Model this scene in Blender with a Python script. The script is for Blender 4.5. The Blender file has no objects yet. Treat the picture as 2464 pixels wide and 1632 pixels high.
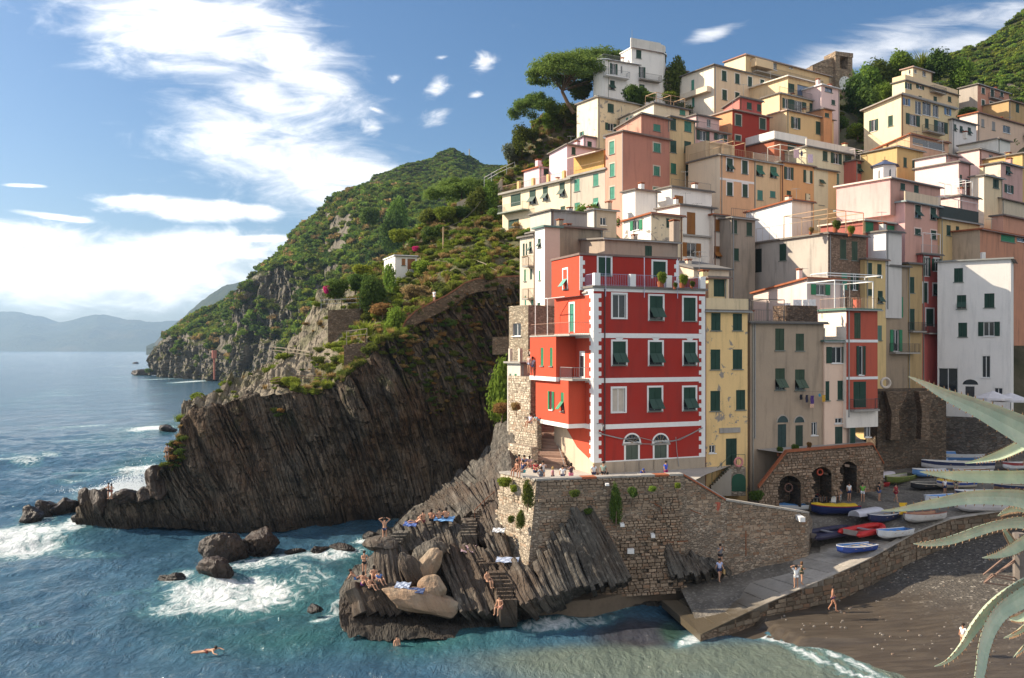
import bpy, bmesh, math, random
import numpy as np
from mathutils import Vector, Matrix, Euler
R = math.radians
sc = bpy.context.scene
COL = sc.collection
rnd = random.Random(7)
# ------------------------------------------------------------------ camera, sky, sun, exposure
F = 2134.0; CX = 1232.0; HY = 841.0; CAMZ = 19.0          # focal length in photo pixels, principal column, horizon row, eye height
cam_d = bpy.data.cameras.new('camera'); cam = bpy.data.objects.new('camera', cam_d); COL.objects.link(cam)
cam.location = (0, 0, CAMZ); cam.rotation_euler = (R(90), 0, 0)
cam_d.sensor_fit = 'HORIZONTAL'; cam_d.sensor_width = 36.0; cam_d.lens = 36.0 * F / 2464.0
cam_d.shift_y = (HY - 816.0) / 2464.0
cam_d.clip_start = 0.1; cam_d.clip_end = 40000
sc.camera = cam
SUN_E = R(32.0); SUN_AZ = math.atan2(-0.985, 0.17)        # azimuth measured from +Y towards +X
SUN_V = Vector((math.sin(SUN_AZ) * math.cos(SUN_E), math.cos(SUN_AZ) * math.cos(SUN_E), math.sin(SUN_E)))
sl = bpy.data.lights.new('sun', 'SUN'); sl.energy = 4.5; sl.angle = R(0.53); sl.color = (1.0, 0.88, 0.70)
so = bpy.data.objects.new('sun', sl); COL.objects.link(so); so.location = (-60, 40, 120)
so.rotation_euler = (-SUN_V).to_track_quat('-Z', 'Y').to_euler()
vs = sc.view_settings; vs.view_transform = 'Standard'; vs.look = 'None'; vs.gamma = 1.0; vs.use_curve_mapping = False
vs.exposure = 1.05
sc.cycles.use_denoising = True
sc.cycles.max_bounces = 6; sc.cycles.diffuse_bounces = 3; sc.cycles.glossy_bounces = 3; sc.cycles.transmission_bounces = 2
sc.cycles.transparent_max_bounces = 6; sc.cycles.volume_bounces = 0
sc.cycles.sample_clamp_indirect = 6.0
class NT:
 """tiny helper to wire shader nodes"""
 def __init__(s, tree): s.t = tree; s.n = tree.nodes; s.l = tree.links
 def node(s, typ, **kw):
  n = s.n.new(typ)
  for k, v in kw.items():
   if hasattr(n, k): setattr(n, k, v)
  return n
 def link(s, a, b): s.l.new(a, b)
 def put(s, sock, v):
  if v is None: return
  if isinstance(v, bpy.types.NodeSocket): s.l.new(v, sock)
  else: sock.default_value = v
 def math(s, op, a, b=None, c=None, clamp=False):
  n = s.n.new('ShaderNodeMath'); n.operation = op; n.use_clamp = clamp
  s.put(n.inputs[0], a); s.put(n.inputs[1], b)
  if c is not None: s.put(n.inputs[2], c)
  return n.outputs[0]
 def vmath(s, op, a, b=None):
  n = s.n.new('ShaderNodeVectorMath'); n.operation = op
  s.put(n.inputs[0], a)
  if b is not None: s.put(n.inputs[1], b)
  return n.outputs['Value'] if op in ('LENGTH', 'DOT_PRODUCT', 'DISTANCE') else n.outputs[0]
 def mapping(s, v, loc=(0, 0, 0), rot=(0, 0, 0), scale=(1, 1, 1), typ='POINT'):
  n = s.n.new('ShaderNodeMapping'); n.vector_type = typ
  s.l.new(v, n.inputs[0]); n.inputs['Location'].default_value = loc; n.inputs['Rotation'].default_value = rot; n.inputs['Scale'].default_value = scale
  return n.outputs[0]
 def noise(s, v, scale, detail=4, rough=0.55, dist=0.0, col=False):
  n = s.n.new('ShaderNodeTexNoise'); s.put(n.inputs['Vector'], v)
  n.inputs['Scale'].default_value = scale; n.inputs['Detail'].default_value = detail; n.inputs['Roughness'].default_value = rough; n.inputs['Distortion'].default_value = dist
  return n.outputs['Color' if col else 'Fac']
 def ramp(s, v, a, b, lo=0.0, hi=1.0, smooth=True):
  n = s.n.new('ShaderNodeMapRange'); n.interpolation_type = 'SMOOTHSTEP' if smooth else 'LINEAR'
  s.put(n.inputs['Value'], v); s.put(n.inputs['From Min'], a); s.put(n.inputs['From Max'], b)
  n.inputs['To Min'].default_value = lo; n.inputs['To Max'].default_value = hi
  return n.outputs[0]
 def mix(s, f, a, b, mode='MIX'):
  n = s.n.new('ShaderNodeMix'); n.data_type = 'RGBA'; n.blend_type = mode
  s.put(n.inputs[0], f)
  for i, v in ((6, a), (7, b)):
   if isinstance(v, tuple) and len(v) == 3: v = v + (1,)
   s.put(n.inputs[i], v)
  return n.outputs[2]
 def sep(s, v):
  n = s.n.new('ShaderNodeSeparateXYZ'); s.l.new(v, n.inputs[0]); return n.outputs
 def comb(s, x, y, z):
  n = s.n.new('ShaderNodeCombineXYZ')
  s.put(n.inputs[0], x); s.put(n.inputs[1], y); s.put(n.inputs[2], z); return n.outputs[0]
 def bump(s, h, strength, dist, normal=None):
  n = s.n.new('ShaderNodeBump'); s.l.new(h, n.inputs['Height']); n.inputs['Strength'].default_value = strength; n.inputs['Distance'].default_value = dist
  if normal is not None: s.l.new(normal, n.inputs['Normal'])
  return n.outputs[0]
def build_world():
 w = bpy.data.worlds.new('World'); sc.world = w; w.use_nodes = True
 t = NT(w.node_tree); w.node_tree.nodes.clear()
 out = t.node('ShaderNodeOutputWorld'); bg = t.node('ShaderNodeBackground')
 sky = t.node('ShaderNodeTexSky'); sky.sky_type = 'NISHITA'; sky.sun_disc = False
 sky.sun_elevation = SUN_E; sky.sun_rotation = SUN_AZ
 sky.altitude = 0; sky.air_density = 1.0; sky.dust_density = 1.4; sky.ozone_density = 4.0
 tc = t.node('ShaderNodeTexCoord'); d = tc.outputs['Generated']
 x, y, z = t.sep(d)
 yy = t.math('MAXIMUM', y, 0.02)
 a = t.math('DIVIDE', x, yy); e = t.math('DIVIDE', z, yy)
 ae = t.comb(a, e, 0.0)                                   # bearing / elevation tangents of the sky ahead
 ahead = t.ramp(y, 0.02, 0.3)
 # cloud masses: (px, py, half-length px, half-height px, tilt deg, amount)
 def mass(px, py, rx, ry, rot):
  # ellipse in sky tangents
  c = ((px - CX) / F, (HY - py) / F, 0)
  v = t.mapping(ae, loc=c, rot=(0, 0, R(rot)), scale=(rx / F, ry / F, 1), typ='TEXTURE')
  return t.math('SUBTRACT', 1.0, t.vmath('LENGTH', v))
 def union(lst):
  m = None
  for q in lst:
   k = mass(*q); m = k if m is None else t.math('MAXIMUM', m, k)
  return t.math('MAXIMUM', m, -0.6)
 fib = t.mapping(ae, rot=(0, 0, R(38)), scale=(1.6, 5.0, 1))
 n_soft = t.noise(fib, 5.5, 7, 0.62, 0.9)
 n_fine = t.noise(t.mapping(ae, rot=(0, 0, R(25)), scale=(1, 2.2, 1)), 22, 6, 0.65, 0.6)
 nn = t.math('ADD', t.math('MULTIPLY', n_soft, 0.72), t.math('MULTIPLY', n_fine, 0.28))
 m1 = union([(430, 60, 420, 150, -22), (700, 140, 260, 110, -38), (620, 220, 160, 60, -20), (690, 390, 330, 120, -14), (560, 330, 170, 90, -25), (830, 410, 180, 60, -12)])
 soft = t.ramp(t.math('ADD', t.math('MULTIPLY', m1, 0.34), nn), 0.42, 0.98, 0, .95)
 m2 = union([(455, 503, 235, 36, -3), (620, 510, 80, 26, -6), (330, 484, 120, 18, 2)])
 lent = t.ramp(t.math('ADD', t.math('MULTIPLY', m2, 0.5), nn), 0.50, 0.86)
 m3 = union([(180, 650, 620, 105, -2), (420, 610, 330, 60, 3), (40, 570, 240, 45, -4), (620, 575, 120, 14, 1), (410, 577, 60, 10, 0), (120, 520, 110, 9, -8), (60, 447, 60, 6, -2)])
 bank = t.ramp(t.math('ADD', t.math('MULTIPLY', m3, 0.5), nn), 0.44, 0.86, 0, .92)
 m4 = union([(1045, 282, 42, 28, 15), (1050, 210, 38, 32, 30), (895, 305, 40, 34, -40), (952, 186, 24, 16, 10), (1165, 155, 34, 40, -40), (1145, 230, 20, 10, 10), (905, 265, 25, 9, -20), (1065, 138, 26, 8, 5)])
 puff = t.ramp(t.math('ADD', t.math('MULTIPLY', m4, 0.36), n_fine), 0.50, 1.0, 0, 0.8)
 cir = t.noise(t.mapping(ae, rot=(0, 0, R(-18)), scale=(1.2, 7.5, 1)), 5.0, 7, 0.62, 0.7)
 m5 = union([(2080, 130, 480, 62, 15), (2330, 110, 300, 80, 17), (1720, 80, 90, 20, 18), (2150, 190, 320, 40, 10)])
 cirr = t.ramp(t.math('ADD', t.math('MULTIPLY', m5, 0.40), cir), 0.50, 0.95, 0, 0.50)
 cl = t.math('MAXIMUM', t.math('MAXIMUM', soft, lent), t.math('MAXIMUM', bank, t.math('MAXIMUM', puff, cirr)))
 cl = t.math('MULTIPLY', cl, ahead)
 # elsewhere in the sky: unseen clouds, their cover raised for whiter, warmer fill light
 q = t.vmath('DIVIDE', d, t.comb(t.math('ADD', t.math('ABSOLUTE', z), 0.12),) if False else t.comb(t.math('ADD', t.math('ABSOLUTE', z), 0.12), t.math('ADD', t.math('ABSOLUTE', z), 0.12), 1.0))
 gen = t.ramp(t.noise(t.mapping(q, scale=(0.5, 1.2, 1)), 1.1, 6, 0.6, 0.8), 0.38, 0.66, 0, 0.9)
 gen = t.math('MULTIPLY', gen, t.math('SUBTRACT', 1.0, ahead))
 cl = t.math('MAXIMUM', cl, gen)
 cl = t.math('MULTIPLY', cl, t.ramp(z, -0.01, 0.03))
 tint = t.node('ShaderNodeHueSaturation'); tint.inputs['Saturation'].default_value = 1.2; tint.inputs['Value'].default_value = 0.53; t.link(sky.outputs[0], tint.inputs['Color'])
 shade = t.ramp(n_soft, 0.35, 0.7, 0.80, 1.0)
 white = t.mix(1.0, (9.2, 8.8, 8.3), t.comb(shade, shade, shade), 'MULTIPLY')
 mixc = t.mix(cl, tint.outputs[0], white)
 t.link(mixc, bg.inputs['Color']); bg.inputs['Strength'].default_value = 0.115
 t.link(bg.outputs[0], out.inputs[0])
build_world()
# ------------------------------------------------------------------ helpers
def ray(px, py): return Vector(((px - CX) / F, 1.0, (HY - py) / F))
def P(px, py, Y): return Vector(((px - CX) * Y / F, Y, CAMZ + (HY - py) * Y / F))
def Gz(px, py, z):
 Y = (CAMZ - z) * F / (py - HY); return P(px, py, Y)
FR = {'A': (1200, 60, 3.383), 'B': (1800, 0, 3.408), 'C': (1200, 400, 3.92), 'D': (1760, 400, 3.364), 'E': (1200, 640, 2.903), 'F': (1680, 740, 3.0153),
      'G': (780, 1080, 3.3829), 'H': (1380, 1080, 2.84), 'I': (1800, 960, 3.408), 'J': (0, 960, 2.9038), 'K': (340, 640, 2.45), 'L': (600, 330, 3.3364),
      'M': (2100, 840, 3.92), 'N': (2080, 1200, 3.63), 'S': (1640, 1260, 5.37), 'T': (1200, 940, 7.128), 'V': (0, 0, 0.9607), 'X': (0, 0, 1.0)}
def fx(f, u): return FR[f][0] + u / FR[f][2]
def fy(f, v): return FR[f][1] + v / FR[f][2]
def Q(f, u, v, Y): return P(fx(f, u), fy(f, v), Y)
def QZ(f, u, v, z): return Gz(fx(f, u), fy(f, v), z)
def tag(o, label=None, cat=None, group=None, kind=None):
 if label: o['label'] = label
 if cat: o['category'] = cat
 if group: o['group'] = group
 if kind: o['kind'] = kind
 return o
def empty(name, loc=(0, 0, 0), rz=0.0):
 o = bpy.data.objects.new(name, None); COL.objects.link(o); o.location = loc; o.rotation_euler = (0, 0, rz); o.empty_display_size = 0.3
 return o
class MB:
 """collects polygons into one mesh"""
 def __init__(s): s.v = []; s.f = []; s.m = []
 def quad(s, a, b, c, d, m=0):
  n = len(s.v); s.v += [tuple(a), tuple(b), tuple(c), tuple(d)]; s.f.append((n, n + 1, n + 2, n + 3)); s.m.append(m)
 def poly(s, pts, m=0):
  n = len(s.v); s.v += [tuple(p) for p in pts]; s.f.append(tuple(range(n, n + len(pts)))); s.m.append(m)
 def hexa(s, p, m=0):
  """8 points: bottom ring 0-3 (ccw from above), top ring 4-7"""
  n = len(s.v); s.v += [tuple(q) for q in p]
  for f in ((3, 2, 1, 0), (4, 5, 6, 7), (0, 1, 5, 4), (1, 2, 6, 5), (2, 3, 7, 6), (3, 0, 4, 7)):
   s.f.append(tuple(n + i for i in f)); s.m.append(m)
 def box(s, x0, x1, y0, y1, z0, z1, m=0):
  s.hexa([(x0, y0, z0), (x1, y0, z0), (x1, y1, z0), (x0, y1, z0), (x0, y0, z1), (x1, y0, z1), (x1, y1, z1), (x0, y1, z1)], m)
 def obox(s, o, a, b, c, m=0):
  """box spanned from corner o by vectors a, b, c"""
  o = Vector(o); a = Vector(a); b = Vector(b); c = Vector(c)
  if a.cross(b).dot(c) < 0: a, b = b, a
  s.hexa([o, o + a, o + a + b, o + b, o + c, o + a + c, o + a + b + c, o + b + c], m)
 def bar(s, p, q, r, m=0, n=4, r2=None):
  p = Vector(p); q = Vector(q); d = (q - p)
  if d.length < 1e-6: return
  d.normalize(); u = d.cross(Vector((0, 0, 1)) if abs(d.z) < 0.95 else Vector((1, 0, 0))).normalized(); w = d.cross(u)
  r2 = r if r2 is None else r2; k = len(s.v)
  for c, rr in ((p, r), (q, r2)):
   for i in range(n):
    t = 2 * math.pi * (i + 0.5) / n
    s.v.append(tuple(c + (u * math.cos(t) + w * math.sin(t)) * rr))
  for i in range(n):
   j = (i + 1) % n; s.f.append((k + i, k + j, k + n + j, k + n + i)); s.m.append(m)
  s.f.append(tuple(k + i for i in reversed(range(n)))); s.m.append(m)
  s.f.append(tuple(k + n + i for i in range(n))); s.m.append(m)
 def tube(s, pts, r, m=0, n=5):
  for a, b in zip(pts[:-1], pts[1:]): s.bar(a, b, r, m, n)
 def mesh(s, name, mats, smooth=False):
  me = bpy.data.meshes.new(name); me.from_pydata(s.v, [], s.f);
  mats = mats if isinstance(mats, (list, tuple)) else [mats]
  for q in mats: me.materials.append(q)
  if any(s.m): me.polygons.foreach_set('material_index', s.m)
  if smooth: me.polygons.foreach_set('use_smooth', [True] * len(me.polygons))
  me.update(); return me
 def build(s, name, mats, parent=None, smooth=False, loc=None):
  o = bpy.data.objects.new(name, s.mesh(name, mats, smooth)); COL.objects.link(o)
  if parent is not None:
   o.parent = parent; o.matrix_parent_inverse = parent_inv(parent)
  if loc is not None: o.location = loc
  return o
def world_of(o):
 m = Matrix.LocRotScale(o.location, o.rotation_euler, o.scale)
 if o.parent: m = world_of(o.parent) @ o.matrix_parent_inverse @ m
 return m
def parent_inv(p): return world_of(p).inverted()
def link_mesh(name, me, parent=None):
 o = bpy.data.objects.new(name, me); COL.objects.link(o)
 if parent is not None: o.parent = parent; o.matrix_parent_inverse = parent_inv(parent)
 return o
def np_mesh(name, v, f, mats, smooth=True):
 me = bpy.data.meshes.new(name); v = np.asarray(v, dtype=np.float32); f = np.asarray(f, dtype=np.int32)
 k = f.shape[1]
 me.vertices.add(len(v)); me.vertices.foreach_set('co', v.ravel())
 me.loops.add(f.size); me.loops.foreach_set('vertex_index', f.ravel())
 me.polygons.add(len(f)); me.polygons.foreach_set('loop_start', np.arange(0, f.size, k, dtype=np.int32)); me.polygons.foreach_set('loop_total', np.full(len(f), k, dtype=np.int32))
 me.polygons.foreach_set('use_smooth', np.full(len(f), smooth))
 for q in (mats if isinstance(mats, (list, tuple)) else [mats]): me.materials.append(q)
 me.update(calc_edges=True); me.validate(); return me
def grid_faces(nu, nv):
 i = np.arange(nu - 1)[:, None] * nv + np.arange(nv - 1)[None, :]
 return np.stack([i, i + nv, i + nv + 1, i + 1], -1).reshape(-1, 4)
# lattice noise for shaping rock, hills and water
def _h(x, y, z):
 n = (x.astype(np.int64) * 374761393 + y.astype(np.int64) * 668265263 + z.astype(np.int64) * 2147483647) & 0xffffffff
 n = ((n ^ (n >> 13)) * 1274126177) & 0xffffffff
 n = ((n ^ (n >> 16)) * 2246822519) & 0xffffffff
 return ((n ^ (n >> 15)) & 0xffff) / 65535.0
def vn(x, y, z):
 xi, yi, zi = np.floor(x), np.floor(y), np.floor(z); xf, yf, zf = x - xi, y - yi, z - zi
 u, v, w = (q * q * (3 - 2 * q) for q in (xf, yf, zf)); r = 0
 for a in (0, 1):
  for b in (0, 1):
   for c in (0, 1):
    r = r + _h(xi + a, yi + b, zi + c) * (u if a else 1 - u) * (v if b else 1 - v) * (w if c else 1 - w)
 return r * 2 - 1
def fbm(x, y, z, s=1.0, o=4, g=0.5):
 r = 0; a = 1.0; x, y, z = np.asarray(x, float) * s, np.asarray(y, float) * s, np.asarray(z, float) * s
 for i in range(o):
  r = r + a * vn(x + 17.3 * i, y - 9.1 * i, z + 4.7 * i); x, y, z = x * 2.03, y * 2.03, z * 2.03; a *= g
 return r
# ------------------------------------------------------------------ materials
MATS = {}
def newmat(key):
 m = bpy.data.materials.new(key); m.use_nodes = True; t = NT(m.node_tree); m.node_tree.nodes.clear()
 out = t.node('ShaderNodeOutputMaterial'); b = t.node('ShaderNodeBsdfPrincipled'); t.link(b.outputs[0], out.inputs[0])
 b.inputs['Roughness'].default_value = 0.8
 return m, t, b
def c4(c): return (c[0], c[1], c[2], 1.0)
def plaster(col, wear=0.5, patch=0.0):
 wear = wear * 1.35 + 0.1
 if col[0] < 3 * col[1]: g_ = sum(col) / 3; col = tuple(min(.86, q * k) for q, k in zip([x + (g_ - x) * .16 for x in col], (1.04, 1.0, .96)))
 key = 'plaster_%.2f_%.2f_%.2f_%.1f_%.1f' % (*col, wear, patch)
 if key in MATS: return MATS[key]
 m, t, b = newmat(key); p = t.node('ShaderNodeNewGeometry').outputs['Position']
 n1 = t.noise(p, 0.45, 5, 0.6); n2 = t.noise(t.mapping(p, scale=(1.7, 1.7, 0.22)), 1.0, 5, 0.6); n3 = t.noise(p, 7, 4, 0.6)
 c = t.mix(t.ramp(n1, 0.3, 0.75, 0, 0.40 * wear), c4(col), c4([q * 0.72 + 0.03 for q in col]))
 c = t.mix(t.ramp(n2, 0.46, 0.74, 0, 0.6 * wear), c, c4([q * 0.55 + 0.015 for q in col]))
 c = t.mix(t.ramp(n3, 0.35, 0.7, 0, 0.16), c, c4([min(1, q * 1.15) for q in col]))
 if patch > 0:
  n4 = t.noise(p, 0.9, 6, 0.65, 0.5)
  c = t.mix(t.ramp(n4, 0.60 - 0.12 * patch, 0.64 - 0.12 * patch), c, (0.30, 0.26, 0.22))
 t.link(c, b.inputs['Base Color']); b.inputs['Roughness'].default_value = 0.9; b.inputs['Specular IOR Level'].default_value = 0.2
 t.link(t.bump(t.noise(p, 5.0, 5, 0.65), 0.35, 0.04), b.inputs['Normal'])
 MATS[key] = m; return m
def paint(col, rough=0.55, var=0.25, scale=3.0, spec=0.35):
 key = 'paint_%.3f_%.3f_%.3f_%.2f' % (*col, rough)
 if key in MATS: return MATS[key]
 m, t, b = newmat(key); p = t.node('ShaderNodeNewGeometry').outputs['Position']
 c = t.mix(t.ramp(t.noise(p, scale, 4), 0.3, 0.7, 0, var), c4(col), c4([q * 0.55 for q in col]))
 t.link(c, b.inputs['Base Color']); b.inputs['Roughness'].default_value = rough; b.inputs['Specular IOR Level'].default_value = spec
 MATS[key] = m; return m
def shutter_mat(col):
 key = 'shutter_%.3f_%.3f_%.3f' % col
 if key in MATS: return MATS[key]
 m, t, b = newmat(key); p = t.node('ShaderNodeNewGeometry').outputs['Position']
 z = t.sep(p)[2]; s = t.math('FRACT', t.math('MULTIPLY', z, 11.0))
 n = t.noise(p, 1.4, 4)
 c = t.mix(t.ramp(n, 0.35, 0.7, 0, 0.35), c4(col), c4([q * 1.5 + 0.01 for q in col]))
 t.link(c, b.inputs['Base Color']); b.inputs['Roughness'].default_value = 0.6
 t.link(t.bump(s, 0.8, 0.03), b.inputs['Normal']); MATS[key] = m; return m
def rubble_mat(col, scale=3.2, key2=''):
 key = 'rubble_%.2f_%.2f_%.2f_%.1f' % (*col, scale)
 if key in MATS: return MATS[key]
 m, t, b = newmat(key); p = t.node('ShaderNodeNewGeometry').outputs['Position']
 q = t.mapping(t.vmath('ADD', p, t.vmath('SCALE', t.noise(p, 2.0, 3, col=True), None) if False else p), scale=(0.5, 0.5, 1.05))
 v = t.node('ShaderNodeTexVoronoi'); v.inputs['Scale'].default_value = scale; t.link(q, v.inputs['Vector'])
 e = t.node('ShaderNodeTexVoronoi'); e.feature = 'DISTANCE_TO_EDGE'; e.inputs['Scale'].default_value = scale; t.link(q, e.inputs['Vector'])
 cs = t.sep(v.outputs['Color'])
 c = t.mix(t.ramp(cs[0], 0, 1, 0, 1, False), c4([x * 0.55 for x in col]), c4([min(1, x * 1.35) for x in col]))
 c = t.mix(t.ramp(cs[1], 0.75, 1, 0, 0.5), c, (0.30, 0.16, 0.09))
 c = t.mix(t.ramp(t.noise(p, 0.5, 5), 0.42, 0.7, 0, 0.55), c, c4([x * 0.5 for x in col]))
 mort = t.ramp(e.outputs[0], 0.02, 0.10)
 c = t.mix(mort, c4([x * 0.62 for x in col]), c)
 t.link(c, b.inputs['Base Color']); b.inputs['Roughness'].default_value = 0.95; b.inputs['Specular IOR Level'].default_value = 0.15
 h = t.math('ADD', mort, t.math('MULTIPLY', t.noise(p, 9, 4), 0.5))
 t.link(t.bump(h, 0.9, 0.09), b.inputs['Normal']); MATS[key] = m; return m
def stone_piece_mat(col, key='stone_piece'):
 key = key + '_%.2f_%.2f_%.2f' % col
 if key in MATS: return MATS[key]
 m, t, b = newmat(key); g = t.node('ShaderNodeNewGeometry'); p = g.outputs['Position']; rp = g.outputs['Random Per Island']
 oi = t.node('ShaderNodeObjectInfo').outputs['Random']
 r = t.math('FRACT', t.math('ADD', rp, oi))
 c = t.mix(t.ramp(r, 0, 1, 0, 1, False), c4([x * 0.6 for x in col]), c4([min(1, x * 1.4) for x in col]))
 c = t.mix(t.ramp(t.math('FRACT', t.math('MULTIPLY', r, 7.3)), 0.8, 0.85, 0, 0.6), c, (0.26, 0.13, 0.07))
 c = t.mix(t.ramp(t.noise(p, 0.5, 5), 0.42, 0.7, 0, 0.5), c, c4([x * 0.5 for x in col]))
 c = t.mix(t.ramp(t.noise(p, 6, 4), 0.4, 0.7, 0, 0.4), c, c4([x * 0.7 for x in col]))
 t.link(c, b.inputs['Base Color']); b.inputs['Roughness'].default_value = 0.95; b.inputs['Specular IOR Level'].default_value = 0.15
 t.link(t.bump(t.noise(p, 7, 4), 0.7, 0.05), b.inputs['Normal']); MATS[key] = m; return m
def rock_mat(key, dark, mid, light, lean=0.35, veg=0.0, rough=0.9, scale=1.0, wet=True, ck=2.6, cs=0.6):
 if key in MATS: return MATS[key]
 m, t, b = newmat(key); g = t.node('ShaderNodeNewGeometry'); p = g.outputs['Position']
 x, y, z = t.sep(p)
 s = t.math('ADD', x, t.math('MULTIPLY', z, lean))                 # constant along a bed
 bed = t.comb(t.math('MULTIPLY', s, 1.0), t.math('MULTIPLY', y, 0.6), t.math('MULTIPLY', z, 0.10))
 n1 = t.noise(bed, 1.5 * scale, 6, 0.7); n2 = t.noise(p, 0.16 * scale, 4, 0.6); n3 = t.noise(p, 2.5 * scale, 5, 0.65)
 c = t.mix(t.ramp(n1, 0.30, 0.70), c4(dark), c4(mid))
 c = t.mix(t.ramp(n3, 0.50, 0.78, 0, 0.7), c, c4(light))
 c = t.mix(t.ramp(n2, 0.42, 0.66, 0, 0.7), c, c4([dark[0] * 1.7, dark[1] * 1.2, dark[2] * 0.9]))
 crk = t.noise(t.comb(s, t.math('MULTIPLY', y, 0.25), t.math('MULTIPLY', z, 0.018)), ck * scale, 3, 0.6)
 c = t.mix(t.ramp(t.math('ABSOLUTE', t.math('SUBTRACT', crk, 0.5)), 0.0, 0.05, cs, 0.0), c, c4([q * 0.22 for q in dark]))  # shade in the gaps between beds, painted as dark lines
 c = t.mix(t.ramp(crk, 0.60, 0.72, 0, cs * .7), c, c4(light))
 if veg > 0:
  nv = t.noise(p, 0.35, 6, 0.7)
  c = t.mix(t.math('MULTIPLY', t.ramp(nv, 0.54, 0.66, 0, veg), t.ramp(z, 6, 14)), c, (0.055, 0.062, 0.018))
 if wet:
  c = t.mix(t.ramp(t.math('ADD', z, t.math('MULTIPLY', t.noise(p, 0.4, 3), 1.2)), 0.8, 2.2, 0.75, 0.0), c, c4([q * 0.35 for q in dark]))
 t.link(c, b.inputs['Base Color']); b.inputs['Roughness'].default_value = rough; b.inputs['Specular IOR Level'].default_value = 0.3
 h = t.math('ADD', t.math('MULTIPLY', n1, 1.0), t.math('MULTIPLY', n3, 0.6)); h = t.math('ADD', h, t.math('MULTIPLY', t.ramp(t.math('ABSOLUTE', t.math('SUBTRACT', crk, 0.5)), 0.0, 0.06), cs * 1.2))
 t.link(t.bump(h, 0.95, 0.25 / scale), b.inputs['Normal']); MATS[key] = m; return m
def ground_mat(key, a, bcol, scale=1.0, bump=0.1, speck=None, rough=0.95):
 if key in MATS: return MATS[key]
 m, t, b = newmat(key); p = t.node('ShaderNodeNewGeometry').outputs['Position']
 c = t.mix(t.ramp(t.noise(p, 0.35 * scale, 5, 0.6), 0.3, 0.7), c4(a), c4(bcol))
 c = t.mix(t.ramp(t.noise(p, 3.0 * scale, 5, 0.7), 0.45, 0.75, 0, 0.6), c, c4([q * 0.55 for q in a]))
 if speck:
  v = t.node('ShaderNodeTexVoronoi'); v.inputs['Scale'].default_value = 7.0; t.link(p, v.inputs['Vector'])
  c = t.mix(t.ramp(t.sep(v.outputs['Color'])[0], 0.7, 1.0, 0, 0.8), c, c4(speck))
 t.link(c, b.inputs['Base Color']); b.inputs['Roughness'].default_value = rough
 t.link(t.bump(t.noise(p, 5 * scale, 6, 0.7), 0.7, bump), b.inputs['Normal']); MATS[key] = m; return m
def leaf_mat(key, col, col2, trans=0.35):
 if key in MATS: return MATS[key]
 m = bpy.data.materials.new(key); m.use_nodes = True; t = NT(m.node_tree); m.node_tree.nodes.clear()
 out = t.node('ShaderNodeOutputMaterial'); g = t.node('ShaderNodeNewGeometry'); oi = t.node('ShaderNodeObjectInfo')
 r = t.math('FRACT', t.math('ADD', g.outputs['Random Per Island'], 0.0))
 c = t.mix(r, c4(col), c4(col2))
 c = t.mix(t.ramp(oi.outputs['Random'], 0, 1, 0, 0.55, False), c, c4([col2[0] * 1.15, col2[1] * 0.98, col2[2] * 0.7]))
 c = t.mix(t.ramp(t.noise(g.outputs['Position'], 0.05, 3), 0.4, 0.65, 0, 0.45), c, c4([q * 0.55 for q in col]))
 d = t.node('ShaderNodeBsdfDiffuse'); t.link(c, d.inputs[0]); tr = t.node('ShaderNodeBsdfTranslucent'); t.link(c, tr.inputs[0])
 mx = t.node('ShaderNodeMixShader'); mx.inputs[0].default_value = trans; t.link(d.outputs[0], mx.inputs[1]); t.link(tr.outputs[0], mx.inputs[2])
 t.link(mx.outputs[0], out.inputs[0]); MATS[key] = m; return m
def glass_mat(col=(0.02, 0.025, 0.03), rough=0.08):
 key = 'glass_%.2f_%.2f_%.2f' % col
 if key in MATS: return MATS[key]
 m, t, b = newmat(key); b.inputs['Base Color'].default_value = c4(col); b.inputs['Roughness'].default_value = rough; b.inputs['Specular IOR Level'].default_value = 0.6
 MATS[key] = m; return m
WHITE = (0.78, 0.76, 0.72)
GRN = (0.016, 0.055, 0.036); TEAL = (0.06, 0.26, 0.18); WOOD = (0.28, 0.11, 0.02); GRNB = (0.03, 0.22, 0.10); GRNO = (0.04, 0.07, 0.04); GREYG = (0.12, 0.22, 0.17)
iron = paint((0.10, 0.09, 0.085), 0.5); irongrey = paint((0.32, 0.32, 0.31), 0.5); concrete = plaster((0.36, 0.34, 0.31), 0.9); slabdark = plaster((0.20, 0.18, 0.16), 0.9)
terracotta = paint((0.38, 0.13, 0.065), 0.9, 0.5, 2.0, 0.1); whitep = paint((0.80, 0.78, 0.75), 0.6, 0.12); rust = paint((0.25, 0.09, 0.04), 0.9, 0.5)
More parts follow.
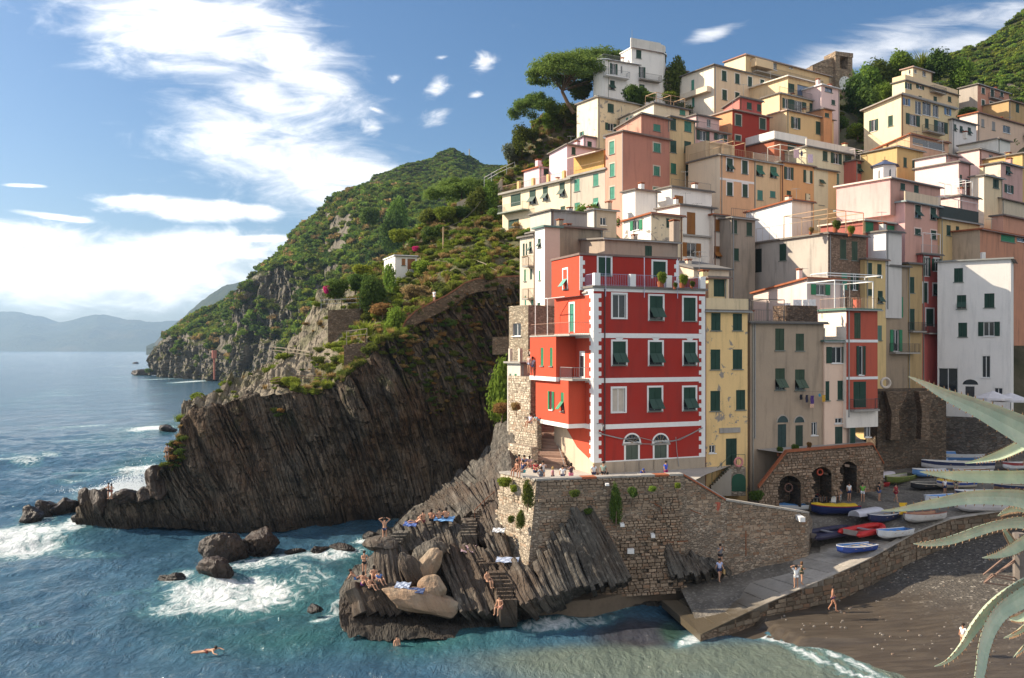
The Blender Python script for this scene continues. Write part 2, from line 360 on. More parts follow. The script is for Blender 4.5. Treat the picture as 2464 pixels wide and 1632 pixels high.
# ------------------------------------------------------------------ terrain sheets from profile stations
def sheet(cols, nu, nv, back=None, weights=None):
 """cols: (px, [(py, Y) ...]) stations from foot to ridge; returns world points (nu, nv, 3)"""
 pxs = np.array([c[0] for c in cols], float); k = len(cols[0][1])
 kn = np.array([[q for q in c[1]] for c in cols], float)           # (n, k, 2)
 u = np.linspace(pxs[0], pxs[-1], nu)
 ky = np.stack([np.interp(u, pxs, kn[:, j, 0]) for j in range(k)], 1); kY = np.stack([np.interp(u, pxs, kn[:, j, 1]) for j in range(k)], 1)
 X = (u[:, None] - CX) * kY / F; Z = CAMZ + (HY - ky) * kY / F
 if back:
  for dy, dz in back:
   X = np.concatenate([X, X[:, -1:] * (1 + 0)], 1); kY = np.concatenate([kY, kY[:, -1:] + dy], 1); Z = np.concatenate([Z, Z[:, -1:] - dz], 1)
 kk = X.shape[1]; w = np.array(weights if weights else [1.0] * (kk - 1)); tk = np.concatenate([[0], np.cumsum(w)]) / w.sum()
 t = np.linspace(0, 1, nv)
 out = np.zeros((nu, nv, 3))
 for i in range(nu):
  out[i, :, 0] = np.interp(t, tk, X[i]); out[i, :, 1] = np.interp(t, tk, kY[i]); out[i, :, 2] = np.interp(t, tk, Z[i])
 return out
def normals(g):
 du = np.gradient(g, axis=0); dv = np.gradient(g, axis=1); n = np.cross(du, dv); n /= (np.linalg.norm(n, axis=2, keepdims=True) + 1e-9)
 n[n[..., 1] > 0.999] *= 1
 return n
def grid_obj(name, g, mat, smooth=True, kind='structure'):
 nu, nv, _ = g.shape
 o = link_mesh(name, np_mesh(name, g.reshape(-1, 3), grid_faces(nu, nv), mat, smooth)); o['kind'] = kind; return o
# --- sea
def make_sea():
 def axis(lo, hi, st, far_lo, far_hi, g):
  a = list(np.arange(lo, hi, st)); s = st
  while a[-1] < far_hi: s *= g; a.append(a[-1] + s)
  b = []; s = st; q = lo
  while q > far_lo: s *= g; q -= s; b.append(q)
  return np.array(b[::-1] + a)
 xs = axis(-78, 48, 0.4, -11500, 11500, 1.09); ys = axis(47, 170, 0.42, -200, 11800, 1.07)
 X, Y = np.meshgrid(xs, ys, indexing='ij'); D = np.hypot(X, Y)
 amp = np.clip(1.6 - D / 260, 0.0, 1)
 r = np.random.RandomState(3); Z = np.zeros_like(X)
 for i in range(16):
  L = 1.8 * 1.22 ** i; th = R(-35) + r.randn() * 0.55; k = 2 * math.pi / L
  ph = k * (X * math.cos(th) + Y * math.sin(th)) + r.rand() * 9 + 1.5 * vn(X * 0.05, Y * 0.05, X * 0 + i)
  Z += 0.0115 * L ** 0.75 * (1 - np.abs(np.sin(ph / 2))) * 2 - 0.0115 * L ** 0.75
 Z += 0.16 * fbm(X, Y, X * 0, 0.45, 4)
 foam = np.zeros_like(X); teal = np.zeros_like(X); silt = np.zeros_like(X); weed = np.zeros_like(X)
 def ell(px, py, w, h, rot=0):
  c = Gz(px, py, 0); mx = c.y / F; my = c.y * c.y / (F * CAMZ)
  dx = (X - c.x) / mx; dy = -(Y - c.y) / my; ca, sa = math.cos(R(rot)), math.sin(R(rot))
  q = np.sqrt(((dx * ca + dy * sa) / w) ** 2 + ((-dx * sa + dy * ca) / h) ** 2)
  return np.clip(1.0 - q, 0, 1)
 sm = lambda q: q * q * (3 - 2 * q)
 global foam_at
 FO = [(560, 1420, 260, 62, 0, .95), (480, 1445, 190, 40, 8, .8), (640, 1350, 190, 36, 6, .75), (430, 1385, 80, 35, -20, .8), (700, 1400, 160, 45, 0, .6),
          (800, 1335, 120, 20, 6, .85), (880, 1300, 60, 22, 0, .8), (760, 1375, 120, 20, -12, .6), (840, 1425, 70, 45, 0, .55), (790, 1470, 60, 26, 20, .8), (880, 1478, 110, 14, 5, .6),
          (60, 1290, 190, 48, -12, .95), (170, 1262, 90, 36, -10, .85), (300, 1185, 130, 36, -12, 1.0), (345, 1120, 80, 22, 0, .95), (330, 1135, 60, 20, 0, .8), (360, 1030, 80, 14, 0, .95),
          (60, 1103, 110, 12, -8, .75), (40, 1100, 60, 18, 0, .7), (120, 1090, 80, 7, -9, .7), (200, 990, 70, 5, -4, .6), (130, 945, 160, 7, -6, .55), (60, 965, 80, 6, -5, .55),
          (300, 1080, 120, 6, 2, .5), (210, 1210, 120, 28, -8, .6), (90, 1240, 110, 20, -10, .7), (180, 1320, 200, 20, -6, .55), (320, 1420, 120, 14, 5, .4), (60, 1500, 120, 6, -4, .35), (230, 1180, 140, 24, -10, .55), (470, 918, 50, 5, 4, .95), (400, 912, 60, 4, 2, .8), (300, 908, 40, 5, 0, .9), (330, 935, 110, 4, 2, .5),
          (1330, 1500, 130, 22, 5, .85), (1500, 1448, 180, 22, 12, .85), (1640, 1440, 70, 26, 10, .9), (1690, 1475, 40, 26, 30, .9), (1660, 1535, 70, 18, 18, .95), (1400, 1490, 160, 16, 8, .7), (1080, 1490, 130, 10, 0, .7), (940, 1492, 100, 11, 0, .7), (1200, 1496, 90, 10, 0, .65), (820, 1440, 40, 30, 0, .8),
          (1870, 1535, 60, 14, -28, .95), (1930, 1565, 60, 14, -28, .95), (1990, 1592, 60, 12, -22, .95), (2060, 1620, 60, 12, -22, .95), (1825, 1515, 30, 10, -30, .8)]
 for px, py, w, h, rot, s in FO: foam = np.maximum(foam, s * sm(np.clip(ell(px, py, w, h, -rot) * 1.5, 0, 1)))
 st = np.clip(fbm(X * 0.35 + Y * 0.12, Y * 0.5 - X * .2, X * 0, 0.16, 4) - 0.30, 0, 1) * np.clip((X < -25) * 1.0, 0, 1) * np.clip((D - 75) / 40, 0, 1)
 foam = np.maximum(foam, st * 0.9)
 for px, py, w, h in ((640, 1440, 420, 130), (900, 1350, 200, 70), (700, 1520, 380, 80), (360, 1100, 110, 60), (300, 1190, 160, 50), (1000, 1530, 420, 70), (430, 1020, 160, 60), (60, 1290, 220, 60)):
  teal = np.maximum(teal, sm(ell(px, py, w, h)))
 for px, py, w, h in ((2300, 1640, 620, 130), (1850, 1590, 420, 80), (1500, 1590, 500, 70)): silt = np.maximum(silt, sm(np.clip(1.6 * ell(px, py, w, h), 0, 1)))
 weed = np.maximum(weed, sm(np.clip(1.8 * ell(1545, 1515, 170, 48, -5), 0, 1)))
 weedg = sm(np.clip(1.6 * ell(1625, 1510, 55, 42, -30), 0, 1))
 pA, pB = Gz(1830, 1512, 0), Gz(2110, 1640, 0); dl = math.hypot(pB.x - pA.x, pB.y - pA.y); db = ((X - pA.x) * (pB.y - pA.y) - (Y - pA.y) * (pB.x - pA.x)) / dl; db = db if (30 - pA.x) * (pB.y - pA.y) - (60 - pA.y) * (pB.x - pA.x) > 0 else -db
 db = db - 1.6 + .5 * fbm(X, Y, X * 0, .35, 3); foam = np.maximum(foam, np.where((X > pA.x - 1) & (Y < pA.y + 1.5), .9 * np.exp(-((db + .55) / .5) ** 2) + .5 * np.exp(-((db + 2.6) / .5) ** 2), 0)); amp = amp * (1 - .8 * silt)
 g = np.stack([X, Y, Z * amp], -1)
 m, t, b = newmat('sea_water'); geo = t.node('ShaderNodeNewGeometry'); p = geo.outputs['Position']
 at = lambda n: t.node('ShaderNodeAttribute', attribute_name=n).outputs['Fac']
 n1 = t.noise(t.mapping(p, rot=(0, 0, R(-35)), scale=(1, 0.45, 1)), 1.7, 7, 0.66, 0.5)
 n2 = t.noise(t.mapping(p, rot=(0, 0, R(-28)), scale=(1, 0.5, 1)), 0.12, 5, 0.6, 0.3)
 fo = t.noise(t.mapping(p, rot=(0, 0, R(20)), scale=(1, 0.6, 1)), 0.8, 10, 0.7, 2.0)
 c = t.mix(t.ramp(n2, 0.35, 0.7), (0.034, 0.088, 0.140), (0.055, 0.125, 0.180))
 c = t.mix(t.math('MULTIPLY', at('teal'), t.ramp(n2, 0.2, 0.6, 0.55, 1.0)), c, (0.035, 0.115, 0.120))
 c = t.mix(at('silt'), c, (0.135, 0.165, 0.135))
 wc = t.mix(at('weedgreen'), (0.055, 0.032, 0.026), (0.030, 0.055, 0.006))
 c = t.mix(t.math('MULTIPLY', at('weed'), 0.7), c, wc)
 ff = t.math('ADD', at('foam'), t.math('MULTIPLY', t.math('SUBTRACT', fo, 0.5), 1.9))
 fac = t.ramp(ff, 0.48, 1.1, 0, .92)
 c = t.mix(t.math('MULTIPLY', t.ramp(ff, 0.15, 0.7, 0, 0.55), 1.0), c, (0.10, 0.27, 0.28))
 c = t.mix(fac, c, (0.82, 0.85, 0.86))
 t.link(c, b.inputs['Base Color']); t.link(t.ramp(fac, 0, 0.6, 0.12, 0.75), b.inputs['Roughness']); b.inputs['IOR'].default_value = 1.33
 b.inputs['Specular IOR Level'].default_value = 0.5
 nb = t.bump(n2, 0.9, 1.6); nb = t.bump(n1, 0.95, 0.42, nb); nb = t.bump(t.math('MULTIPLY', fac, fo), 0.6, 0.35, nb)
 t.link(nb, b.inputs['Normal'])
 o = grid_obj('sea', g, m); me = o.data
 for nm, arr in (('foam', foam), ('teal', teal), ('silt', silt), ('weed', weed), ('weedgreen', weedg)):
  a = me.attributes.new(nm, 'FLOAT', 'POINT'); a.data.foreach_set('value', arr.ravel().astype(np.float32))
make_sea()
# --- the dark bedded cliff
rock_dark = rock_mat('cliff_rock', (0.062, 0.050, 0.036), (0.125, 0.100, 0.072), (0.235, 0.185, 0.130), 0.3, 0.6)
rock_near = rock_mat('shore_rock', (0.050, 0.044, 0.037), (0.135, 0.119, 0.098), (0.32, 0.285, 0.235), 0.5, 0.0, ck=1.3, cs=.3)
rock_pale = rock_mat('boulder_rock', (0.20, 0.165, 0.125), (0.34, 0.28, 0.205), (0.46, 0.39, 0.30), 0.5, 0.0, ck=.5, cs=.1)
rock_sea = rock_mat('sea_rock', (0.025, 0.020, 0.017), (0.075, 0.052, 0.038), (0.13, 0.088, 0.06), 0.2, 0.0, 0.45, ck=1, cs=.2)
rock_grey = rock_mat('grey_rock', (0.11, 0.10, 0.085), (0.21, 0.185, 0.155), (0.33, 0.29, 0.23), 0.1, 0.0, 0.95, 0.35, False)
def bedded(g, amp, wid, lean_l, lean_r, x0, x1, seed, rough=0.35):
 """push a rock face in and out bed by bed"""
 r = np.random.RandomState(seed); X, Y, Z = g[..., 0], g[..., 1], g[..., 2]
 lean = np.interp(X, [x0, x1], [lean_l, lean_r])
 s = X + lean * (Z - 6) + 0.5 * fbm(X, Y, Z, 0.12, 3) + 0.006 * (Z - 12) ** 2 * (X > -20)
 w = wid * (.25 + 2.4 * r.rand(600) ** 2); br = np.cumsum(w) + s.min() - 1; off = r.rand(601) ** 1.4
 k = np.searchsorted(br, s); bl = np.concatenate([[s.min() - 2], br])
 kk = np.clip(k, 0, 599); wk = w[kk]; d = np.minimum(s - bl[kk], br[kk] - s) / wk                       # 0 at joints
 seg = np.floor(Z / (1.5 + 4.5 * r.rand(601)[k]) + r.rand(601)[k] * 7 + 0.25 * vn(X, Y, Z)); o2 = _h(k, seg, k * 0 + seed)
 groove = np.clip(d * 6, 0, 1)
 # thinner beds between the main joints, each broken off at its own heights
 w2 = r.uniform(wid * .12, wid * .55, 1800); b2 = np.cumsum(w2) + s.min() - 1; k2 = np.searchsorted(b2, s + .25 * vn(X * .7, Y * .7, Z * .7))
 seg2 = np.floor(Z / (.8 + 3.2 * r.rand(1801)[k2]) + r.rand(1801)[k2] * 9); o3 = _h(k2, seg2, k2 * 0 + seed + 1)
 patch = np.clip(.55 + 1.1 * fbm(X, Y, Z, .11, 3), .1, 1.25)
 depth = amp * patch * (.34 * off[k] + .38 * o2 + .32 * groove) + amp * .30 * o3 + amp * .6 * fbm(s, Y * .3, Z * .35, .22, 4) + rough * .9 * fbm(X, Y, Z, .8, 4)
 return depth
def make_cliff():
 cols = [(180, [(1265, 95.2), (1240, 95.4), (1222, 95.8)]), (205, [(1268, 94.8), (1232, 95.0), (1204, 95.4)]), (234, [(1272, 94.6), (1230, 95.0), (1196, 95.6)]), (300, [(1274, 94.7), (1230, 95.2), (1192, 95.8)]), (345, [(1272, 95), (1225, 95.4), (1186, 96.2)]),
   (352, [(1272, 95), (1210, 95.5), (1158, 96.2)]), (374, [(1272, 95), (1200, 95.6), (1152, 96.2)]), (384, [(1272, 95), (1190, 95.6), (1118, 96.4)]), (404, [(1272, 95), (1185, 95.7), (1104, 96.6)]), (410, [(1272, 95), (1170, 95.8), (1064, 96.8)]), (428, [(1272, 95.2), (1150, 96), (1052, 97)]),
   (436, [(1272, 95.2), (1130, 96), (996, 97.4)]), (466, [(1272, 95.4), (1120, 96.2), (966, 97.8)]), (536, [(1272, 95.8), (1110, 96.8), (956, 98.8)]), (605, [(1272, 96.4), (1100, 97.6), (936, 99.8)]),
   (715, [(1270, 97.4), (1095, 98.8), (922, 101.2)]), (789, [(1266, 98.4), (1095, 99.8), (926, 102.2)]), (810, [(1264, 98.8), (1090, 100.2), (905, 103)]), (826, [(1262, 99), (1080, 100.8), (883, 103.4)]), (872, [(1258, 99.8), (1060, 101.8), (850, 104.8)]), (890, [(1256, 100.2), (1040, 102.2), (826, 105.6)]), (924, [(1252, 101), (1020, 103.4), (800, 107)]),
   (973, [(1246, 102), (1000, 105), (783, 109)]), (1034, [(1240, 104), (980, 107.5), (738, 111.2)]), (1095, [(1230, 107), (960, 110.5), (693, 113.4)]), (1148, [(1215, 109), (940, 112.6), (673, 115.2)]), (1238, [(1200, 110.5), (930, 114), (664, 118)]), (1330, [(1190, 111.5), (920, 115), (664, 121)])]
 g = sheet(cols, 1150, 250, back=[(1.2, 0.2), (7, 1.0), (4, 16)], weights=[1.2, 1.4, 0.12, 0.12, 0.12])
 dep = bedded(g, 1.9, 1.15, 0.62, 0.20, -45, 4, 5)
 Z = g[..., 2]; fade = np.ones_like(Z); fade[:, -6:] *= 0.6
 big = 2.2 * fbm(g[..., 0], g[..., 1], Z, 0.075, 4)
 nx, ny = 0.30, -0.95
 g[..., 0] += nx * (dep + big) * fade; g[..., 1] += ny * (dep + big) * fade
 k = _h(np.floor(g[..., 0] * 1.3), np.floor(g[..., 0] * 0), np.floor(g[..., 0] * 0)); top = np.clip((np.arange(250) - 205) / 20.0, 0, 1)[None, :]
 g[..., 2] -= 1.0 * top * (g[..., 0] < -12); g[..., 2] += (1.1 * (k - 0.5) + 0.7 * fbm(g[..., 0], g[..., 1], Z * 0, 0.6, 3)) * top
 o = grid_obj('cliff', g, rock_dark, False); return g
cliff_g = make_cliff()
# --- slope with gardens above the cliff
def make_slope():
 cols = [(436, [(1000, 97.5), (992, 98.6), (985, 100)]), (466, [(972, 98), (966, 99.6), (960, 102)]), (552, [(962, 99.3), (935, 104), (906, 112)]), (617, [(940, 100), (905, 107), (872, 119)]), (668, [(932, 100.8), (880, 110), (838, 125)]),
   (712, [(930, 101.3), (870, 112), (790, 129)]), (760, [(930, 102.5), (850, 114.5), (712, 136)]), (828, [(890, 103.5), (775, 119), (672, 142)]), (924, [(808, 107), (718, 123), (640, 147)]), (1020, [(756, 110.5), (650, 129), (548, 152)]),
   (1098, [(702, 113), (600, 134), (505, 157)]), (1169, [(680, 116), (570, 137), (466, 162)]), (1215, [(674, 117.5), (540, 146), (425, 163)]), (1245, [(674, 118), (500, 150), (345, 163)]), (1290, [(670, 119.5), (480, 150), (300, 162)]), (1330, [(670, 121), (455, 150), (262, 161)]), (1420, [(670, 123), (430, 150), (246, 164)]), (1560, [(670, 125), (430, 155), (235, 172)])]
 g = sheet(cols, 520, 220, back=[(14, 1.0), (22, 18)], weights=[1, 1.3, 0.25, 0.2])
 X, Y, Z = g[..., 0], g[..., 1], g[..., 2]
 w = np.clip((np.arange(220) - 6) / 20.0, 0, 1)[None, :]
 rocky = np.clip((-22 - X) / 10, 0, 1)
 d = 0.9 * fbm(X, Y, Z, 0.12, 4) + 0.35 * fbm(X, Y, Z, 0.6, 3)
 rk = bedded(g, 1.0, 1.1, 0.5, 0.3, -45, 0, 9)
 g[..., 2] += (d + (rk - 0.7) * rocky * 1.5) * w
 g[..., 2] -= 1.1 * np.clip((-10 - X) / 4, 0, 1) * np.clip(1.4 - np.arange(220) / 80.0, 0, 1)[None, :]; g[:, :3, 2] -= 3.0; g[:, 0, 2] -= 5
 m, t, b = newmat('slope_ground'); geo = t.node('ShaderNodeNewGeometry'); p = geo.outputs['Position']; x, y, z = t.sep(p)
 n1 = t.noise(p, 0.22, 6, 0.65); n2 = t.noise(p, 1.6, 6, 0.7)
 c = t.mix(t.ramp(n1, 0.40, 0.58), (0.16, 0.125, 0.075), (0.085, 0.085, 0.028))
 c = t.mix(t.ramp(n2, 0.45, 0.72, 0, 0.7), c, (0.060, 0.068, 0.018))
 bare = t.math('MULTIPLY', t.ramp(x, -26, -16, 1, 0), t.ramp(n1, 0.45, 0.6, 1, 0.35))
 c = t.mix(bare, c, t.mix(t.ramp(n2, 0.3, 0.7), (0.13, 0.105, 0.075), (0.31, 0.26, 0.19)))
 t.link(c, b.inputs['Base Color']); b.inputs['Roughness'].default_value = 0.95; t.link(t.bump(n2, 0.9, 0.4), b.inputs['Normal'])
 grid_obj('terrain', g, m, False); return g
slope_g = make_slope()
# --- far headland, ridge behind it, hill on the right, mountains along the coast
def hill_mat(key, veg, rockc, n=0.02):
 m, t, b = newmat(key); geo = t.node('ShaderNodeNewGeometry'); p = geo.outputs['Position']; nz = t.sep(geo.outputs['Normal'])[2]
 n1 = t.noise(p, n, 6, 0.65); n2 = t.noise(p, n * 9, 6, 0.7); st = t.noise(t.mapping(p, scale=(1, 1, 0.08)), n * 6, 6, 0.7)
 v = t.mix(t.ramp(n2, 0.35, 0.7), c4(veg), c4([veg[0] * 2.0, veg[1] * 1.7, veg[2] * 1.6])); v = t.mix(t.ramp(n1, 0.5, 0.72, 0, 0.6), v, (0.12, 0.095, 0.045))
 r = t.mix(t.ramp(st, 0.3, 0.7), c4([q * 0.5 for q in rockc]), c4(rockc)); r = t.mix(t.ramp(n2, 0.5, 0.75, 0, 0.5), r, c4([q * 0.6 for q in rockc]))
 steep = t.ramp(t.math('ADD', nz, t.math('MULTIPLY', t.math('SUBTRACT', n2, 0.5), 0.45)), 0.50, 0.68)
 t.link(t.mix(steep, r, v), b.inputs['Base Color']); b.inputs['Roughness'].default_value = 1.0; b.inputs['Specular IOR Level'].default_value = 0.1
 t.link(t.bump(t.math('ADD', n2, st), 1.0, 0.06 / n), b.inputs['Normal']); MATS[key] = m; return m
hm = hill_mat('headland_ground', (0.035, 0.042, 0.013), (0.24, 0.21, 0.17))
def make_headland():
 cols = [(356, [(902, 650), (893, 652), (880, 655), (876, 660)]), (385, [(909, 620), (870, 622), (842, 626), (836, 640)]), (415, [(912, 600), (850, 602), (816, 606), (806, 630)]), (446, [(914, 585), (835, 588), (811, 600), (786, 635)]), (480, [(918, 560), (835, 566), (809, 590), (766, 630)]), (520, [(920, 540), (840, 548), (806, 575), (738, 622)]), (560, [(922, 520), (840, 530), (780, 552), (700, 615)]),
   (590, [(922, 500), (800, 520), (690, 528), (672, 605)]), (630, [(925, 470), (800, 506), (664, 516), (642, 600)]), (680, [(930, 440), (800, 486), (640, 500), (596, 590)]), (730, [(935, 400), (800, 446), (640, 468), (556, 580)]), (780, [(930, 360), (790, 420), (650, 470), (520, 575)]), (812, [(920, 350), (770, 410), (630, 460), (474, 565)]), (845, [(910, 340), (750, 400), (610, 450), (460, 560)]),
   (890, [(890, 330), (730, 390), (590, 445), (452, 555)]), (940, [(870, 330), (700, 385), (580, 440), (470, 540)]), (1000, [(840, 320), (680, 375), (580, 430), (505, 510)]), (1060, [(820, 310), (660, 365), (590, 410), (545, 470)]), (1140, [(800, 300), (650, 350), (600, 390), (580, 430)])]
 g = sheet(cols, 420, 190, back=[(40, 8), (90, 60)], weights=[1, 1, 1.2, 0.25, 0.3])
 X, Y, Z = g[..., 0], g[..., 1], g[..., 2]; n = normals(g)
 d = 11 * fbm(X, Y, Z, 0.012, 4) + 3.0 * fbm(X, Y, Z, 0.07, 4)
 st = bedded(g, 7.0, 7.0, 0.15, 0.05, -400, 0, 12)
 steep = np.clip((0.62 - np.abs(n[..., 2])) * 4, 0, 1)
 tide = np.clip(Z / 10.0, 0.12, 1)
 g[..., 2] += d * tide * (1 - 0.6 * steep); g[..., 1] -= st * steep * 1.2; g[..., 1] += d * steep * 0.8
 grid_obj('hill', g, hm, False); return g
head_g = make_headland()
def make_ridge():
 tops = [(840, 470), (888, 450), (900, 428), (960, 404), (999, 397), (1040, 394), (1050, 382), (1089, 371), (1124, 381), (1154, 388), (1205, 391), (1260, 400), (1330, 420), (1420, 440)]
 cols = [(p, [(640, 470), (560, 560), (y + 0.45 * (560 - y), 640), (y, 730)]) for p, y in tops]
 g = sheet(cols, 260, 130, back=[(40, 4), (160, 70)], weights=[0.5, 1, 1, 0.25, 0.4])
 X, Y, Z = g[..., 0], g[..., 1], g[..., 2]
 g[..., 2] += 5 * fbm(X, Y, Z, 0.012, 4) + 2.5 * fbm(X, Y, Z, 0.06, 3)
 z = g[..., 2]; w = np.clip((X - (-30)) / 20, 0, 1) * np.clip((Y - 560) / 30, 0, 1)                       # vine terraces
 stp = np.floor(z / 6.0) * 6.0 + 6.0 * np.clip(((z / 6.0) % 1) * 2.2 - 0.6, 0, 1); g[..., 2] = z * (1 - w) + stp * w
 grid_obj('ridge_hill', g, hm, False); return g
ridge_g = make_ridge()
def make_right_hill():
 tops = [(1980, 270), (2080, 225), (2160, 170), (2240, 148), (2311, 122), (2343, 116), (2372, 100), (2416, 80), (2464, 40), (2560, 10), (2700, -10)]
 cols = [(p, [(430, 195), (330, 235), (y + 0.4 * (330 - y), 300), (y, 370)]) for p, y in tops]
 g = sheet(cols, 240, 150, back=[(30, 3), (90, 60)], weights=[0.5, 1, 1.2, 0.25, 0.3])
 X, Y, Z = g[..., 0], g[..., 1], g[..., 2]
 z = Z + 4 * fbm(X, Y, Z, 0.02, 4) + 1.2 * fbm(X, Y, Z, 0.1, 3)
 w = np.clip((330 - Y) / 40, 0, 1); h = 4.2
 stp = np.floor(z / h) * h + h * np.clip(((z / h) % 1) * 2.2 - 0.6, 0, 1); g[..., 2] = z * (1 - w) + stp * w
 grid_obj('terraced_hill', g, hm, False); return g
right_g = make_right_hill()
mm = hill_mat('mountain_ground', (0.030, 0.040, 0.014), (0.12, 0.11, 0.09), 0.002)
def make_mountain(tops, Y0, Y1, amp, name, back):
 cols = [(p, [(HY + CAMZ * F / Y0 + 1.0, Y0), (HY - 0.45 * (HY - y), Y0 * 0.6 + Y1 * 0.4), (y, Y1)]) for p, y in tops]
 g = sheet(cols, 220, 60, back=[back, (back[0] * 2, back[1] * 6)], weights=[1, 1, .3, .3])
 X, Y, Z = g[..., 0], g[..., 1], g[..., 2]; s = 1.0 / (amp * 9)
 g[..., 2] += amp * fbm(X, Y, Z, s, 5) * np.clip(Z / (amp * 2.0), 0, 1)
 grid_obj(name, g, mm, True)
make_mountain([(-900, 735), (-500, 715), (-250, 742), (-100, 730), (0, 752), (45, 748), (115, 771), (160, 763), (229, 754), (285, 768), (385, 772), (470, 766), (620, 775), (800, 790)], 8600, 10300, 55, 'mountains_far_coast', (400, 40))
make_mountain([(352, 840), (372, 832), (395, 800), (430, 768), (460, 742), (505, 708), (545, 682), (620, 655), (760, 630)], 3000, 4300, 20, 'mountains_near_coast', (200, 30))
make_mountain([(368, 838), (392, 828), (425, 800), (452, 792), (520, 780), (640, 760)], 1500, 1750, 6, 'coastal_hill', (60, 10))
# ------------------------------------------------------------------ buildings
BL = {}
def Yh(py): return 92.0 / (1 - (HY - py) / 1524.0)
class Bd: pass
def line_x(C, d, px):
 """parameter along direction d from C (2-D) where the column px is met"""
 k = (px - CX) / F
 return (k * C.y - C.x) / (d.x - k * d.y)
def wall_face(mb, O, ax, n, width, z0, z1, holes, depth=0.2, m=0, mr=0):
 us = sorted({0.0, width} | {min(max(q, 0), width) for h in holes for q in h[:2]}); zs = sorted({z0, z1} | {min(max(q, z0), z1) for h in holes for q in h[2:]})
 pt = lambda u, z, d=0.0: Vector((O.x + ax.x * u - n.x * d, O.y + ax.y * u - n.y * d, z))
 flip = ax.cross(Vector((0, 0, 1))).dot(n) < 0
 def q(a, b, c, d, mm):
  mb.quad(*((d, c, b, a) if flip else (a, b, c, d)), mm)
 for i in range(len(us) - 1):
  j0 = None
  for j in range(len(zs)):
   solid = j < len(zs) - 1 and not any(h[0] - 1e-6 <= us[i] and us[i + 1] <= h[1] + 1e-6 and h[2] - 1e-6 <= zs[j] and zs[j + 1] <= h[3] + 1e-6 for h in holes)
   if solid and j0 is None: j0 = j
   if not solid and j0 is not None:
    q(pt(us[i], zs[j0]), pt(us[i + 1], zs[j0]), pt(us[i + 1], zs[j]), pt(us[i], zs[j]), m); j0 = None
 for a, b, c, d in holes:
  q(pt(a, c), pt(a, c, depth), pt(a, d, depth), pt(a, d), mr)
  q(pt(b, c, depth), pt(b, c), pt(b, d), pt(b, d, depth), mr)
  q(pt(a, c), pt(b, c), pt(b, c, depth), pt(a, c, depth), mr)
  q(pt(a, d, depth), pt(b, d, depth), pt(b, d), pt(a, d), mr)
def face_of(B, face):
 if face == 'f': return B.C, B.a, B.nf
 return B.C, B.b, B.nl
def on_face(B, face, px, py, off=0.0):
 O, ax, n = face_of(B, face); O = Vector((O.x, O.y, 0)) + n * off; r = ray(px, py)
 t = (O - Vector((0, 0, 0))).dot(n) / r.dot(n) if abs(r.dot(n)) > 1e-6 else 0
 p = Vector((0, 0, CAMZ)) + r * t
 return (p - O).dot(ax), p.z
def rect_on(B, fr, it):
 face, u, v, w, h = it[:5]
 s0, _ = on_face(B, face, fx(fr, u - w / 2), fy(fr, v)); s1, _ = on_face(B, face, fx(fr, u + w / 2), fy(fr, v))
 _, z1 = on_face(B, face, fx(fr, u), fy(fr, v - h / 2)); _, z0 = on_face(B, face, fx(fr, u), fy(fr, v + h / 2))
 if s0 > s1: s0, s1 = s1, s0
 return s0, s1, z0, z1
glass = glass_mat(); glassb = glass_mat((0.05, 0.10, 0.20)); curtain = paint((0.55, 0.48, 0.40), 0.9)
